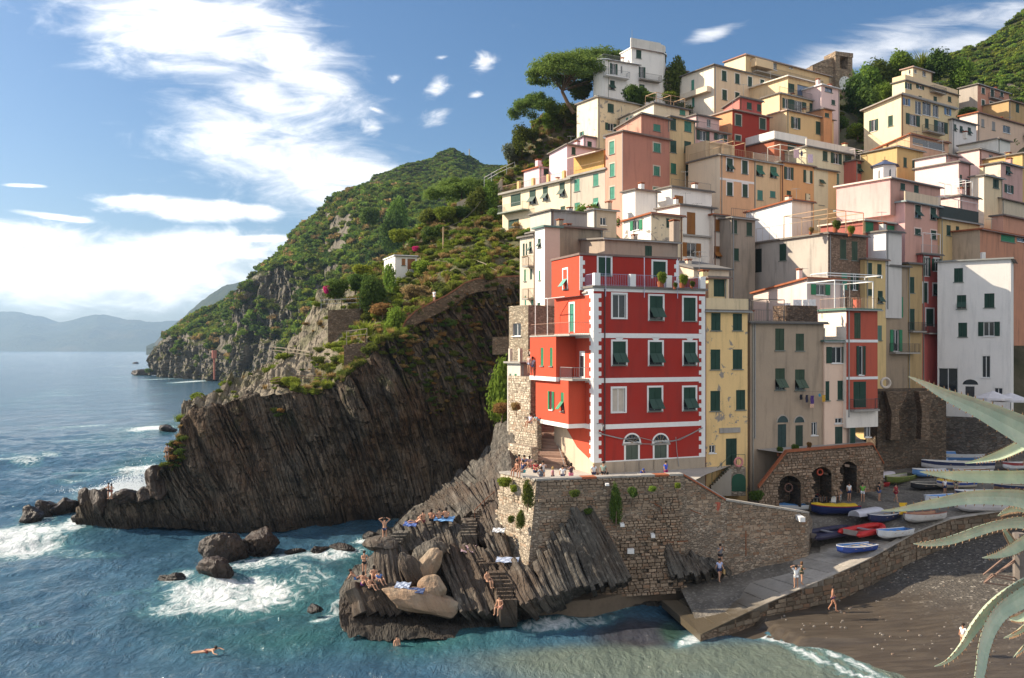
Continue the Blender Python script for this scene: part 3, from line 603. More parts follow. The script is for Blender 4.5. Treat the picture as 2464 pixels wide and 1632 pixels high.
def make_window(B, face, r, style, col, surround, parent):
 O, ax, n = face_of(B, face); O = Vector((O.x, O.y, 0)); s0, s1, z0, z1 = r; up = Vector((0, 0, 1)); w = s1 - s0; h = z1 - z0
 pt = lambda s, z, d: O + ax * s + up * z + n * d
 def bx(mb, sa, sb, za, zb, da, db, m=0): mb.obox(pt(sa, za, da), ax * (sb - sa), n * (db - da), up * (zb - za), m)
 fm = MB(); fmat = whitep if style in ('o', 'n', 'k') else paint((0.20, 0.22, 0.19), 0.7)
 e = 0.06
 bx(fm, s0, s0 + e, z0, z1, -0.17, -0.11); bx(fm, s1 - e, s1, z0, z1, -0.17, -0.11); bx(fm, s0 + e, s1 - e, z1 - e, z1, -0.168, -0.112); bx(fm, s0 + e, s1 - e, z0, z0 + e, -0.168, -0.112)
 if w > 0.6: bx(fm, (s0 + s1) / 2 - 0.035, (s0 + s1) / 2 + 0.035, z0 + e, z1 - e, -0.166, -0.114)
 if style != 'd': bx(fm, s0 - 0.1, s1 + 0.1, z0 - 0.09, z0 - 0.003, -0.1, 0.10)
 win = fm.build('door' if style == 'd' else 'window', fmat, parent)
 if surround:
  sm = MB(); g = 0.16; d1 = 0.035
  bx(sm, s0 - g, s0, z0 - 0.1, z1 + g, -0.02, d1); bx(sm, s1, s1 + g, z0 - 0.1, z1 + g, -0.02, d1); bx(sm, s0, s1, z1, z1 + g, -0.022, d1 - 0.003)
  sm.build('surround', surround if not isinstance(surround, bool) else whitep, win)
 pm = MB(); a, b, c, d = pt(s0, z0, -0.14), pt(s1, z0, -0.14), pt(s1, z1, -0.14), pt(s0, z1, -0.14); pm.quad(a, b, c, d)
 if pm.v and (Vector(b) - Vector(a)).cross(Vector(d) - Vector(a)).dot(n) < 0: pm.f[0] = pm.f[0][::-1]
 pm.build('pane', {'k': curtain, 'b': glassb}.get(style, glass), win)
 sh = shutter_mat(col)
 mid = (s0 + s1) / 2
 if style in ('c', 'd'):
  for x0, x1 in ((s0 + 0.01, mid - 0.012), (mid + 0.012, s1 - 0.01)):
   m = MB(); bx(m, x0, x1, z0 + 0.01, z1 - 0.01, -0.075, -0.03)
   for zz in (z0 + 0.01, (z0 + z1) / 2 - 0.05, z1 - 0.12): bx(m, x0, x1, zz, zz + 0.11, -0.03, -0.012)
   m.build('shutter', sh, win)
 elif style == 't':
  zc = z0 + h * 0.5
  for x0, x1 in ((s0 + 0.01, mid - 0.012), (mid + 0.012, s1 - 0.01)):
   m = MB(); bx(m, x0, x1, zc, z1 - 0.01, -0.07, -0.025); m.build('shutter', sh, win)
   m = MB(); hh = h * 0.5; o = pt(x0, zc, 0.0); dn = (n * 0.62 - up * 0.785) * hh; m.obox(o, ax * (x1 - x0), dn, (n * 0.785 + up * 0.62) * 0.045); m.build('shutter_flap', sh, win)
 elif style == 'o':
  ww = w * 0.5
  for x0, x1 in ((s0 - ww - 0.02, s0 - 0.02), (s1 + 0.02, s1 + ww + 0.02)):
   m = MB(); bx(m, x0, x1, z0, z1, 0.02, 0.065); m.build('shutter', sh, win)
 return win
def bld(name, label, fr, xl, xc, xr, yt, yb, col, Y=None, th=33, lcol=None, ext=7.0, drop=0.0, rise=0.0, roof=slabdark, over=0.28, W=None, L=None, wins=(), on=None, cat='house', wear=0.6, patch=0.0, matf=None, matl=None, root=None, trim=None, shc=GRN, back=None, rth=0.18):
 """one house: corner column xc at depth Y; the front runs right to column xr, the side wall runs back to column xl"""
 B = Bd(); B.fr = fr; th = R(th)
 px = fx(fr, xc)
 if on is not None:
  o = BL[on]; th = o.th if th is None else th; t = line_x(Vector((o.C.x, o.C.y)), Vector((o.a.x, o.a.y)), px); c = o.C + o.a * t; Y = c.y
  if back: c = c + (-o.nf) * back; Y = c.y
 if Y is None: Y = Yh(fy(fr, yb))
 if Y < 0: Y = Yh(fy(fr, yb)) - Y
 C = P(px, HY, Y); B.C = Vector((C.x, C.y, 0)); B.th = th
 B.a = Vector((math.cos(th), math.sin(th), 0)); B.b = Vector((-math.sin(th), math.cos(th), 0)); B.nf = -B.b; B.nl = -B.a
 c2, a2, b2 = (Vector((q.x, q.y)) for q in (B.C, B.a, B.b))
 B.W = W if W else line_x(c2, a2, fx(fr, xr)); B.L = L if L else (line_x(c2, b2, fx(fr, xl)) if xl is not None else 8.0)
 B.W = max(B.W, 0.6); B.L = min(max(B.L, 0.6), 40)
 B.zt = P(px, fy(fr, yt), Y).z; B.zv = P(px, fy(fr, yb), Y).z; B.z0 = B.zv - ext; B.name = name
 B.root = root if root is not None else tag(empty(name, (B.C.x, B.C.y, B.z0)), label, cat)
 mf = matf or plaster(col, wear, patch); ml = matl or (plaster(lcol, wear, patch) if lcol else mf)  # side wall: on most houses the front colour made paler, sunlight painted in
 mb = MB(); fr_h, l_h, items = [], [], []
 for it in wins:
  r = rect_on(B, it[7] if len(it) > 7 and it[7] else fr, it); st = it[5] if len(it) > 5 else 'c'; cc = it[6] if len(it) > 6 and it[6] else shc
  s0, s1, z0, z1 = r
  if st == 'o': q = (s1 - s0) / 4; s0, s1 = s0 + q, s1 - q
  wid = B.W if it[0] == 'f' else B.L
  s0 = max(s0, 0.12); s1 = min(s1, wid - 0.12)
  if s1 - s0 < 0.25: s0, s1 = min(s0, wid - 0.5), min(s0, wid - 0.5) + 0.35
  if z1 - z0 < 0.3: z1 = z0 + 0.4
  z1 = min(z1, B.zt - 0.1 - (drop if it[0] == 'l' and drop > 0 else 0));
  if z1 - z0 < 0.25: continue
  (fr_h if it[0] == 'f' else l_h).append((s0, s1, z0, z1)); items.append((it[0], (s0, s1, z0, z1), st, cc))
 lowz = B.zt - max(drop, 0)
 wall_face(mb, B.C, B.a, B.nf, B.W, B.z0, B.zt if drop <= 0 else B.zt, fr_h, 0.2, 0, 2)
 wall_face(mb, B.C, B.b, B.nl, B.L, B.z0, lowz, l_h, 0.2, 1, 2)
 A0, A1 = B.C, B.C + B.a * B.W; D0, D1 = B.C + B.b * B.L, B.C + B.a * B.W + B.b * B.L
 v = lambda p, z: Vector((p.x, p.y, z)); zb = B.zt - drop; zr = zb
 mb.quad(v(A1, B.z0), v(D1, B.z0), v(D1, zb), v(A1, B.zt), 1); mb.quad(v(D1, B.z0), v(D0, B.z0), v(D0, zb), v(D1, zb), 0)
 if drop > 0: mb.poly([v(A0, lowz), v(A0, B.zt), v(D0, zb)], 1)
 elif drop < 0: mb.poly([v(A0, B.zt), v(D0, zb), v(D0, B.zt)][::-1], 1)
 if rise > 0:
  Mm, Mn = (A0 + D0) / 2, (A1 + D1) / 2; mb.poly([v(A0, B.zt), v(Mm, B.zt + rise), v(D0, zb)], 1); mb.poly([v(A1, B.zt), v(D1, zb), v(Mn, B.zt + rise)], 1)
 B.wall = mb.build('wall', [mf, ml, concrete], B.root)
 rm = MB(); o = over
 def slab(p0, p1, p2, p3):
  t = Vector((0, 0, rth)); rm.hexa([p0, p1, p2, p3, p0 + t, p1 + t, p2 + t, p3 + t])
 ea, eb = B.a * o, B.b * o
 if rise > 0:
  Mm, Mn = (A0 + D0) / 2, (A1 + D1) / 2; k = rise * o / (B.L / 2)
  slab(v(A0 - ea - eb, B.zt - k + .004), v(A1 + ea - eb, B.zt - k + .004), v(Mn + ea, B.zt + rise + .004), v(Mm - ea, B.zt + rise + .004))
  slab(v(Mm - ea, B.zt + rise + .004), v(Mn + ea, B.zt + rise + .004), v(D1 + ea + eb, zb - k + .004), v(D0 - ea + eb, zb - k + .004))
 else:
  k = drop * o / B.L
  slab(v(A0 - ea - eb, B.zt + k + .004), v(A1 + ea - eb, B.zt + k + .004), v(D1 + ea + eb, zb - k + .004), v(D0 - ea + eb, zb - k + .004))
 B.roof = rm.build('roof', roof, B.root)
 for face, r, st, cc in items: make_window(B, face, r, st, cc, trim, B.root)
 BL[name] = B; return B
def xy(B, s, t, z):
 p = B.C + B.a * s + B.b * t; return Vector((p.x, p.y, z))
def railing(B, pts, h, parent, mat=None, gap=0.16, r=0.014, name='railing', rail=0.025):
 m = MB()
 for p, q in zip(pts[:-1], pts[1:]):
  p = Vector(p); q = Vector(q); n = max(1, int((q - p).length / gap)); u = Vector((0, 0, h))
  m.bar(p + u, q + u, rail); m.bar(p + Vector((0, 0, 0.08)), q + Vector((0, 0, 0.08)), rail * 0.7)
  for i in range(n + 1):
   c = p.lerp(q, i / n); m.bar(c, c + u, r * (2.0 if i in (0, n) else 1.0))
 return m.build(name, mat or iron, parent)
def balcony(B, fr, face, u0, u1, v, depth=1.0, h=1.0, mat=None, slabmat=None):
 s0, z = on_face(B, face, fx(fr, u0), fy(fr, v)); s1, _ = on_face(B, face, fx(fr, u1), fy(fr, v)); s0, s1 = min(s0, s1), max(s0, s1)
 O, ax, n = face_of(B, face); O = Vector((O.x, O.y, 0)); up = Vector((0, 0, 1)); m = MB()
 m.obox(O + ax * s0 + up * (z - 0.16) + n * 0.003, ax * (s1 - s0), n * depth, up * 0.16); b = m.build('balcony', slabmat or concrete, B.root)
 p = [O + ax * s0 + up * z + n * 0.02, O + ax * s0 + up * z + n * (depth - 0.05), O + ax * s1 + up * z + n * (depth - 0.05), O + ax * s1 + up * z + n * 0.02]
 railing(B, p, h, b, mat); return b
def terrace_rail(B, h=1.0, mat=None, sides='lf', gap=0.2, inset=0.1, s0=None, s1=None):
 z = B.zt + 0.19; a, b = (inset if s0 is None else s0), (B.W - inset if s1 is None else s1)
 p = []
 if 'l' in sides: p.append(xy(B, a, B.L - 0.2, z))
 p += [xy(B, a, inset, z), xy(B, b, inset, z)]
 if 'r' in sides: p.append(xy(B, b, B.L - 0.2, z))
 return railing(B, p, h, B.root, mat, gap)
def parapet(B, h, mat, sides='lf', w=0.18):
 m = MB(); z = B.zt + 0.185; up = Vector((0, 0, h))
 if 'f' in sides: m.obox(xy(B, -0.05, -0.05, z), B.a * (B.W + 0.1), B.b * w, up)
 if 'l' in sides: m.obox(xy(B, -0.05, w - 0.047, z), B.a * w, B.b * (B.L - w), up)
 if 'r' in sides: m.obox(xy(B, B.W - w + 0.05, w - 0.047, z), B.a * w, B.b * (B.L - w), up)
 return m.build('parapet', mat, B.root)
def chimney(B, s, t, h=1.1, w=0.5, mat=None):
 m = MB(); z = B.zt + 0.1; m.obox(xy(B, s, t, z), B.a * w, B.b * w, Vector((0, 0, h))); c = m.build('chimney', mat or B.wall.data.materials[0], B.root)
 k = MB(); k.obox(xy(B, s - 0.08, t - 0.08, z + h + 0.14), B.a * (w + 0.16), B.b * (w + 0.16), Vector((0, 0, 0.07)))
 for a in (0.0, w - 0.1):
  for b in (0.0, w - 0.1): k.obox(xy(B, s + a, t + b, z + h), B.a * 0.1, B.b * 0.1, Vector((0, 0, 0.137)))
 k.build('chimney_cap', terracotta, c); return c
def pergola(B, s0, s1, t0, t1, h=2.2, mat=None, r=0.045, n=3):
 m = MB(); z = B.zt + 0.19
 for i in range(n):
  s = s0 + (s1 - s0) * i / (n - 1)
  m.bar(xy(B, s, t0, z), xy(B, s, t0, z + h), r); m.bar(xy(B, s, t1, z), xy(B, s, t1, z + h), r); m.bar(xy(B, s, t0, z + h), xy(B, s, t1, z + h), r)
 for t in (t0, t1): m.bar(xy(B, s0, t, z + h), xy(B, s1, t, z + h), r)
 return m.build('pergola', mat or whitep, B.root)
def drainpipe(B, fr, u, v0, v1, face='f', mat=None, r=0.055):
 s, z0 = on_face(B, face, fx(fr, u), fy(fr, v0)); _, z1 = on_face(B, face, fx(fr, u), fy(fr, v1)); O, ax, n = face_of(B, face)
 m = MB(); a = Vector((O.x, O.y, 0)) + ax * s + n * 0.09; m.bar(a + Vector((0, 0, z0)), a + Vector((0, 0, z1)), r, 0, 8); return m.build('drainpipe', mat or iron, B.root)
def dish(B, s, t, z, r=0.4):
 m = MB(); c = xy(B, s, t, z); n = Vector((-0.6, -0.75, 0.3)).normalized(); u = n.cross(Vector((0, 0, 1))).normalized(); w = n.cross(u); k = 14
 ring = [c + (u * math.cos(6.2832 * i / k) + w * math.sin(6.2832 * i / k)) * r for i in range(k)]; b = c - n * r * 0.3
 for i in range(k): m.poly([ring[i], ring[(i + 1) % k], b])
 m.bar(b, b - Vector((0, 0, 0.7)), 0.03); return m.build('satellite_dish', whitep, B.root)
cream = (0.72, 0.56, 0.36); ochre = (0.62, 0.40, 0.13); yellow = (0.86, 0.58, 0.22); peach = (0.72, 0.42, 0.22); orange = (0.70, 0.37, 0.14); pink = (0.72, 0.40, 0.35); lilac = (0.72, 0.50, 0.56); salmon = (0.50, 0.20, 0.135)
white = (0.80, 0.78, 0.75); greyp = (0.42, 0.32, 0.225); red = (0.375, 0.034, 0.024); coral = (0.48, 0.105, 0.065)
# --- the red house on the quay
rw = [('f', 842, 282, 92, 165, 'n'), ('f', 1100, 294, 92, 168, 't'), ('f', 1333, 303, 84, 162, 'c'),
      ('f', 842, 610, 92, 165, 't'), ('f', 1097, 612, 88, 162, 't'), ('f', 1334, 612, 84, 160, 't'),
      ('f', 838, 938, 88, 165, 'k'), ('f', 1092, 932, 90, 165, 't'), ('f', 1333, 928, 84, 160, 't'),
      ('f', 930, 1345, 86, 205, 'd', (0.085, 0.11, 0.085)), ('f', 1130, 1335, 86, 205, 'd', (0.085, 0.11, 0.085)),
      ('l', 512, 362, 30, 195, 'd', TEAL)]
RH = bld('red_house', 'tall red house with white quoins and bands at the corner of the quay', 'E', 390, 664, 1440, 152, 1445, red, Y=73.5, th=22.4, lcol=(0.53, 0.075, 0.036), ext=2.5, wins=rw, wear=0.6, trim=whitep, roof=slabdark, over=0.2)
def red_house():
 B = RH; up = Vector((0, 0, 1))
 def zf(v, u=664): return on_face(B, 'f', fx('E', u), fy('E', v))[1]
 # white horizontal bands
 for k, v in enumerate((486, 802, 1128)):
  m = MB(); z = zf(v); m.obox(xy(B, -0.03, -0.04, z - 0.2), B.a * (B.W + 0.06), B.b * 0.05, up * 0.4); m.build('band', whitep, B.root)
  m = MB(); m.obox(xy(B, -0.04, 0.015, z - 0.2), B.a * 0.05, B.b * B.L, up * 0.4); m.build('band', whitep, B.root)
 m = MB(); m.obox(xy(B, -0.03, -0.045, B.zt - 0.28), B.a * (B.W + 0.06), B.b * 0.05, up * 0.277); m.obox(xy(B, -0.045, 0.01, B.zt - 0.55), B.a * 0.05, B.b * B.L, up * 0.547); m.build('band', whitep, B.root)
 # quoins up both front corners and along the side
 base = zf(1376); n = 0; z = base
 while z < B.zt - 0.6:
  w = 0.62 if n % 2 == 0 else 0.36
  for s, side in ((0, 0), (B.W, 1)):
   m = MB()
   if side == 0: m.obox(xy(B, -0.025, -0.030, z), B.a * (w + 0.1), B.b * 0.04, up * 0.36)
   else: m.obox(xy(B, B.W - w, -0.030, z), B.a * (w + 0.03), B.b * 0.04, up * 0.36)
   m.build('quoin', whitep, B.root)
  m = MB(); m.obox(xy(B, -0.03, 0.012, z), B.a * 0.04, B.b * (w + 0.1), up * 0.36); m.build('quoin', whitep, B.root)
  z += 0.36; n += 1
 # stone plinth
 m = MB(); zb = zf(1376); m.obox(xy(B, -0.02, -0.035, B.z0), B.a * (B.W + 0.04), B.b * 0.04, up * (zb - B.z0)); m.build('plinth', plaster((0.42, 0.34, 0.25), 0.7), B.root)
 m = MB(); m.poly([xy(B, -0.035, 0, B.z0), xy(B, -0.035, B.L, B.z0), xy(B, -0.035, B.L, zb + 4.2), xy(B, -0.035, 3.0, zb + 1.0), xy(B, -0.035, 0, zb)]); m.build('plinth', plaster((0.55, 0.45, 0.33), 0.7), B.root)  # same plinth stone, coloured paler for the sunlit side
 m = MB(); m.obox(xy(B, -0.03, -0.05, zb), B.a * (B.W + 0.06), B.b * 0.06, up * 0.1); m.build('band', whitep, B.root)
 # arched fanlights over the two doors
 for u in (930, 1130):
  s, z = on_face(B, 'f', fx('E', u), fy('E', 1238)); r = 0.74; m = MB(); g = MB()
  pts = [(s + r * math.cos(math.pi * i / 14), z + r * math.sin(math.pi * i / 14)) for i in range(15)]; po = [(s + (r + .13) * math.cos(math.pi * i / 14), z + (r + .13) * math.sin(math.pi * i / 14)) for i in range(15)]
  P3 = lambda q, d: xy(B, q[0], -d, q[1])
  for i in range(14): m.hexa([P3(pts[i], -.01), P3(pts[i + 1], -.01), P3(po[i + 1], -.01), P3(po[i], -.01), P3(pts[i], .05), P3(pts[i + 1], .05), P3(po[i + 1], .05), P3(po[i], .05)])
  g.poly([P3(q, 0.012) for q in pts][::-1])
  f = m.build('fanlight', whitep, B.root); g.build('pane', glass, f)
  k = MB()
  for i in range(1, 6): a = math.pi * i / 6; k.bar(P3((s, z), .02), P3((s + r * math.cos(a), z + r * math.sin(a)), .02), 0.02)
  k.build('glazing_bar', paint((0.35, 0.22, 0.1)), f)
  k = MB(); k.obox(xy(B, s - 0.95, -0.07, z - 0.16), B.a * 1.9, B.b * 0.09, up * 0.16); k.build('lintel', concrete, B.root)
 # keystone drops under the upper band
 for u in (842, 1097, 1334):
  s, z = on_face(B, 'f', fx('E', u), fy('E', 500)); m = MB(); m.hexa([xy(B, s - .18, -.04, z - .28), xy(B, s + .18, -.04, z - .28), xy(B, s + .18, 0.01, z - .28), xy(B, s - .18, 0.01, z - .28), xy(B, s - .42, -.04, z), xy(B, s + .42, -.04, z), xy(B, s + .42, 0.01, z), xy(B, s - .42, 0.01, z)]); m.build('keystone', whitep, B.root)
 drainpipe(B, 'E', 738, 1375, 160, mat=paint((0.10, 0.045, 0.04)))
 # projecting bays on the sea side
 t0 = 1.35; t1 = B.L - 0.4; lr = plaster((0.53, 0.075, 0.036), 0.25)
 def bay(zlo, zhi, ta, tb, dep, wins, white_lo):
  m = MB(); holes = []; C = xy(B, -dep, ta, 0); Bb = Bd(); Bb.C = Vector((C.x, C.y, 0)); Bb.b = B.b; Bb.a = B.a; Bb.nl = B.nl; Bb.nf = B.nf
  for s0, s1, z0, z1, st, c in wins: holes.append((s0, s1, z0, z1))
  wall_face(m, Bb.C, B.b, B.nl, tb - ta, zlo, zhi, holes, 0.18, 0, 0)
  w = lambda s, t, z: xy(B, s, t, z)
  m.quad(w(-dep, ta, zlo), w(-0.004, ta, zlo), w(-0.004, ta, zhi), w(-dep, ta, zhi)); m.quad(w(-0.004, tb, zlo), w(-dep, tb, zlo), w(-dep, tb, zhi), w(-0.004, tb, zhi)); m.quad(w(-dep, ta, zlo), w(-dep, tb, zlo), w(-.004, tb, zlo), w(-.004, ta, zlo)); m.quad(w(-dep, ta, zhi), w(-.004, ta, zhi), w(-.004, tb, zhi), w(-dep, tb, zhi))
  o = m.build('bay', lr, B.root)
  k = MB(); k.obox(w(-dep - .04, ta - .04, zlo - .36), B.a * (dep + .03), B.b * (tb - ta + .08), up * 0.36); k.build('band', whitep, o)
  for s0, s1, z0, z1, st, c in wins:
   q = make_window(Bb, 'l', (s0, s1, z0, z1), st, c, None, o)
  return o
 za, zb2, zc, zd = zf(1128) - 0.15, zf(802) - 0.15, zf(486) - 0.1, 0
 bay(za + 0.35, zb2 + 0.1, 1.5, B.L + 0.6, 1.6, [(0.9, 1.5, za + 1.35, za + 2.95, 't', GRNB), (3.1, 3.7, za + 1.35, za + 2.95, 'o', GRNB)], True)
 bay(zb2 + 0.36, zc + 0.02, 3.3, B.L + 1.2, 1.9, [(0.7, 1.25, zb2 + 1.3, zb2 + 2.9, 'c', GRNB), (2.6, 3.2, zb2 + 1.3, zb2 + 2.9, 'c', GRNB)], True)
 m = MB(); m.obox(xy(B, -1.6, 0.75, zb2 + 0.12), B.a * 1.6, B.b * 2.5, up * 0.16); q = m.build('balcony', concrete, B.root); railing(B, [xy(B, -1.55, 3.2, zb2 + .28), xy(B, -1.55, .8, zb2 + .28), xy(B, -0.02, .8, zb2 + .28)], 0.95, q, irongrey)
 m = MB(); m.obox(xy(B, -0.03, 1.6, zb2 + 0.3), B.a * 0.06, B.b * 0.95, up * 2.3); d = m.build('door', whitep, B.root); m = MB(); m.obox(xy(B, -0.05, 1.75, zb2 + 0.45), B.a * 0.03, B.b * 0.65, up * 1.75); m.build('pane', glass, d)
 m = MB(); m.obox(xy(B, -1.95, 0.6, zc + 0.06), B.a * 1.95, B.b * (B.L + 0.6), up * 0.14); q = m.build('balcony', concrete, B.root); railing(B, [xy(B, -1.9, B.L + 1, zc + .2), xy(B, -1.9, .65, zc + .2), xy(B, -.03, .65, zc + .2)], 1.0, q, paint((0.35, 0.2, 0.14)))
 m = MB(); zz = zc + 3.4
 m.tube([xy(B, -1.9, B.L, zc + .2), xy(B, -1.9, B.L, zz), xy(B, -0.05, B.L - 3.4, zz + .2)], 0.04); m.tube([xy(B, -1.9, B.L - 2.6, zc + .2), xy(B, -1.9, B.L - 2.6, zz), xy(B, -1.9, B.L, zz)], 0.04); m.build('awning_frame', whitep, B.root)
 m = MB(); m.bar(xy(B, -0.12, 1.0, zz + .35), xy(B, -0.12, 4.6, zz + .2), 0.1, 0, 8); m.build('rolled_awning', paint((0.5, 0.42, 0.35)), B.root)
 # roof terrace: parapet posts, blue railings, set-back top storey
 z = B.zt + 0.185; m = MB(); ph = 1.05; us = [(668, 0.5), (935, 0.5), (1188, 0.5), (1438, 0.45)]
 ss = [on_face(B, 'f', fx('E', u), fy('E', 100))[0] for u, _ in us]; blue = paint((0.26, 0.29, 0.42)); wd = paint((0.3, 0.17, 0.08))
 for s in ss:
  k = MB(); s = min(max(s, 0.3), B.W - 0.25); k.obox(xy(B, s - 0.27, -0.1, z), B.a * 0.54, B.b * 0.4, up * ph); k.build('parapet_post', whitep, B.root)
 for s0, s1 in zip(ss[:-1], ss[1:]): railing(B, [xy(B, s0 + .3, 0.05, z), xy(B, s1 - .3, 0.05, z)], 1.0, B.root, blue, 0.16, 0.016)
 railing(B, [xy(B, 0.1, 2.6, z), xy(B, 0.1, 0.3, z)], 1.0, B.root, blue, 0.16, 0.016)
 k = MB(); k.obox(xy(B, B.W - 0.25, 0.33, z), B.a * 0.22, B.b * 4.0, up * 1.0); k.build('parapet', plaster((0.53, 0.075, 0.036), 0.25), B.root)
 return B
red_house()
tw = [('f', 998, 945, 115, 170, 'c'), ('f', 1515, 975, 120, 150, 'd')]
B = bld('red_house_attic', None, 'C', 535, 765, 1700, 838, 1130, red, on='red_house', back=2.2, lcol=(0.53, 0.075, 0.036), ext=0.8, wins=tw, wear=0.25, trim=whitep, roof=plaster((0.22, 0.15, 0.13), 0.6), over=0.1, th=22.4, root=RH.root,
  L=RH.L - 2.0)
for n in range(8):
 for s in (0, 1):
  m = MB(); w = 0.5 if n % 2 else 0.3; m.obox(xy(B, -0.03 if s == 0 else B.W - w, -0.03, B.zt - 0.45 - 0.36 * n), B.a * w, B.b * 0.04, Vector((0, 0, 0.355))); m.build('quoin', whitep, RH.root)
m = MB()
for s in (0.2, 3.9, 7.2): m.bar(xy(B, s + 1.2, -2.0, B.zt - 0.2), xy(B, s + 1.2, -2.0, B.zt - 3.6), 0.035)
m.build('awning_post', paint((0.55, 0.55, 0.7)), RH.root)
make_window(B, 'l', (2.4, 3.2, B.zt - 2.7, B.zt - 1.0), 't', (0.10, 0.30, 0.24), whitep, RH.root)
# --- harbour front, right of the red house
bld('yellow_house', 'narrow yellow house with paired green shutters beside the red house', 'E', None, 1450, 1738, 318, 1500, yellow, on='red_house', th=22.4, back=0.25, ext=3, patch=0.1,
 wins=[('f', 1517, 390, 66, 122, 'c'), ('f', 1668, 392, 64, 118, 'c'), ('f', 1514, 654, 68, 140, 'c'), ('f', 1668, 652, 66, 138, 'c'), ('f', 1513, 943, 68, 140, 'c'), ('f', 1690, 936, 64, 138, 'c'), ('f', 1492, 1280, 42, 55, 'n'), ('f', 1625, 1298, 76, 185, 'd', (0.02, 0.05, 0.035))])
B = BL['yellow_house']; parapet(B, 1.0, plaster((0.74, 0.58, 0.34), 0.8), 'f');
B2 = bld('yellow_house_attic', None, 'E', 1452, 1465, 1598, 85, 312, (0.76, 0.58, 0.28), on='yellow_house', th=22.4, back=2.0, ext=0.5, L=4, root=B.root, wins=[('f', 1540, 155, 76, 120, 'd')])
s, z = on_face(B, 'f', fx('E', 1612), fy('E', 1150)); m = MB(); m.obox(xy(B, s - 1.1, -0.1, z - .2), B.a * 2.2, B.b * 0.12, Vector((0, 0, .45))); m.build('lintel', concrete, B.root)
bld('grey_house', 'grey rendered house with laundry line and two arched doorways', 'F', None, 378, 912, 112, 1180, greyp, on='yellow_house', th=22.4, back=0.3, ext=3, wear=1.0, L=6,
 wins=[('f', 592, 232, 66, 158, 'c', GRNO), ('f', 738, 252, 60, 124, 'c', GRNO), ('f', 594, 520, 70, 156, 't', GRNO), ('f', 738, 525, 70, 150, 't', GRNO), ('f', 608, 945, 62, 195, 'd', (0.03, 0.06, 0.055)), ('f', 733, 945, 54, 180, 'd', (0.025, 0.05, 0.035)), ('f', 842, 880, 40, 95, 'n')])
B = BL['grey_house']; drainpipe(B, 'F', 408, 950, 115, mat=irongrey); drainpipe(B, 'F', 912, 1020, 150, mat=irongrey)
terrace_rail(B, 1.0, iron, 'f', 0.18, s0=0.2, s1=B.W * 0.45); pergola(B, 0.3, B.W * 0.5, 0.5, 2.8, 2.0, iron)
m = MB(); z = B.zt + .19; m.obox(xy(B, B.W * .52, .3, z), B.a * (B.W * .42), B.b * 2, Vector((0, 0, 1.5))); m.build('roof_shed', rubble_mat((0.17, 0.12, 0.09)), B.root)
for u, r in ((612, 0.62), (733, 0.56)):
 s, z = on_face(B, 'f', fx('F', u), fy('F', 835)); g = MB(); g.poly([xy(B, s + r * math.cos(math.pi * i / 12), -0.02, z + r * math.sin(math.pi * i / 12)) for i in range(13)][::-1]); f = g.build('fanlight', glass_mat((0.03, 0.05, 0.045)), B.root)
 m = MB(); q = [(s + k * math.cos(math.pi * i / 12), z + k * math.sin(math.pi * i / 12)) for k in (r, r + .12) for i in range(13)]
 for i in range(12): m.hexa([xy(B, *(lambda c: (c[0], d, c[1]))(q[j])) for d in (0.01, -0.05) for j in (i, i + 1, 14 + i, 13 + i)])
 m.build('arch_trim', plaster((0.42, 0.36, 0.3), 0.9), f)
bld('coral_house', 'coral and white corner house with balcony door above the boats', 'D', 702, 930, 1183, 1165, 1560, coral, on='grey_house', back=-0.9, th=22.4, lcol=(0.82, 0.72, 0.62), ext=6.5, roof=paint((0.10, 0.2, 0.16)), wear=0.4,
 wins=[('f', 1020, 1292, 52, 210, 'd', GRNO), ('f', 1180, 385, 62, 210, 'o', GRN, 'F'), ('f', 1172, 632, 92, 188, 'd', GRN, 'F'), ('f', 1122, 938, 40, 135, 'd', GRN, 'F'), ('f', 1232, 890, 36, 100, 'n', GRN, 'F')])
B = BL['coral_house']; zz = on_face(B, 'f', fx('F', 1200), fy('F', 738))[1]
m = MB(); m.obox(xy(B, -0.02, -0.03, B.z0), B.a * (B.W + .04), B.b * 0.035, Vector((0, 0, zz - B.z0))); m.build('white_plinth', plaster((0.74, 0.70, 0.64), 0.5), B.root)
for v in (244, 512): m = MB(); z = on_face(B, 'f', fx('F', 1200), fy('F', v))[1]; m.obox(xy(B, -.02, -.04, z - .13), B.a * (B.W + .04), B.b * .05, Vector((0, 0, .26))); m.build('band', whitep, B.root)
balcony(B, 'F', 'f', 1100, 1285, 742, 0.6, 1.0); terrace_rail(B, 1.0, paint((0.5, 0.35, 0.25)), 'lf'); pergola(B, -1.2, B.W * 0.9, 0.2, 4.0, 2.6, whitep, 0.06, 2)
bld('pale_pink_annex', 'pale pink two storey annex with roof terrace beside the coral house', 'F', None, 916, 1098, 250, 1020, (0.78, 0.56, 0.42), on='coral_house', back=0.6, th=22.4, ext=6, L=5, roof=paint((0.10, 0.16, 0.14)), wear=0.3,
 wins=[('f', 1005, 345, 150, 118, 'o', GRN), ('f', 935, 605, 34, 140, 'c'), ('f', 1040, 600, 58, 138, 'c'), ('f', 1020, 822, 52, 38, 'n'), ('f', 1020, 940, 55, 150, 'd', (0.03, 0.06, 0.045))])
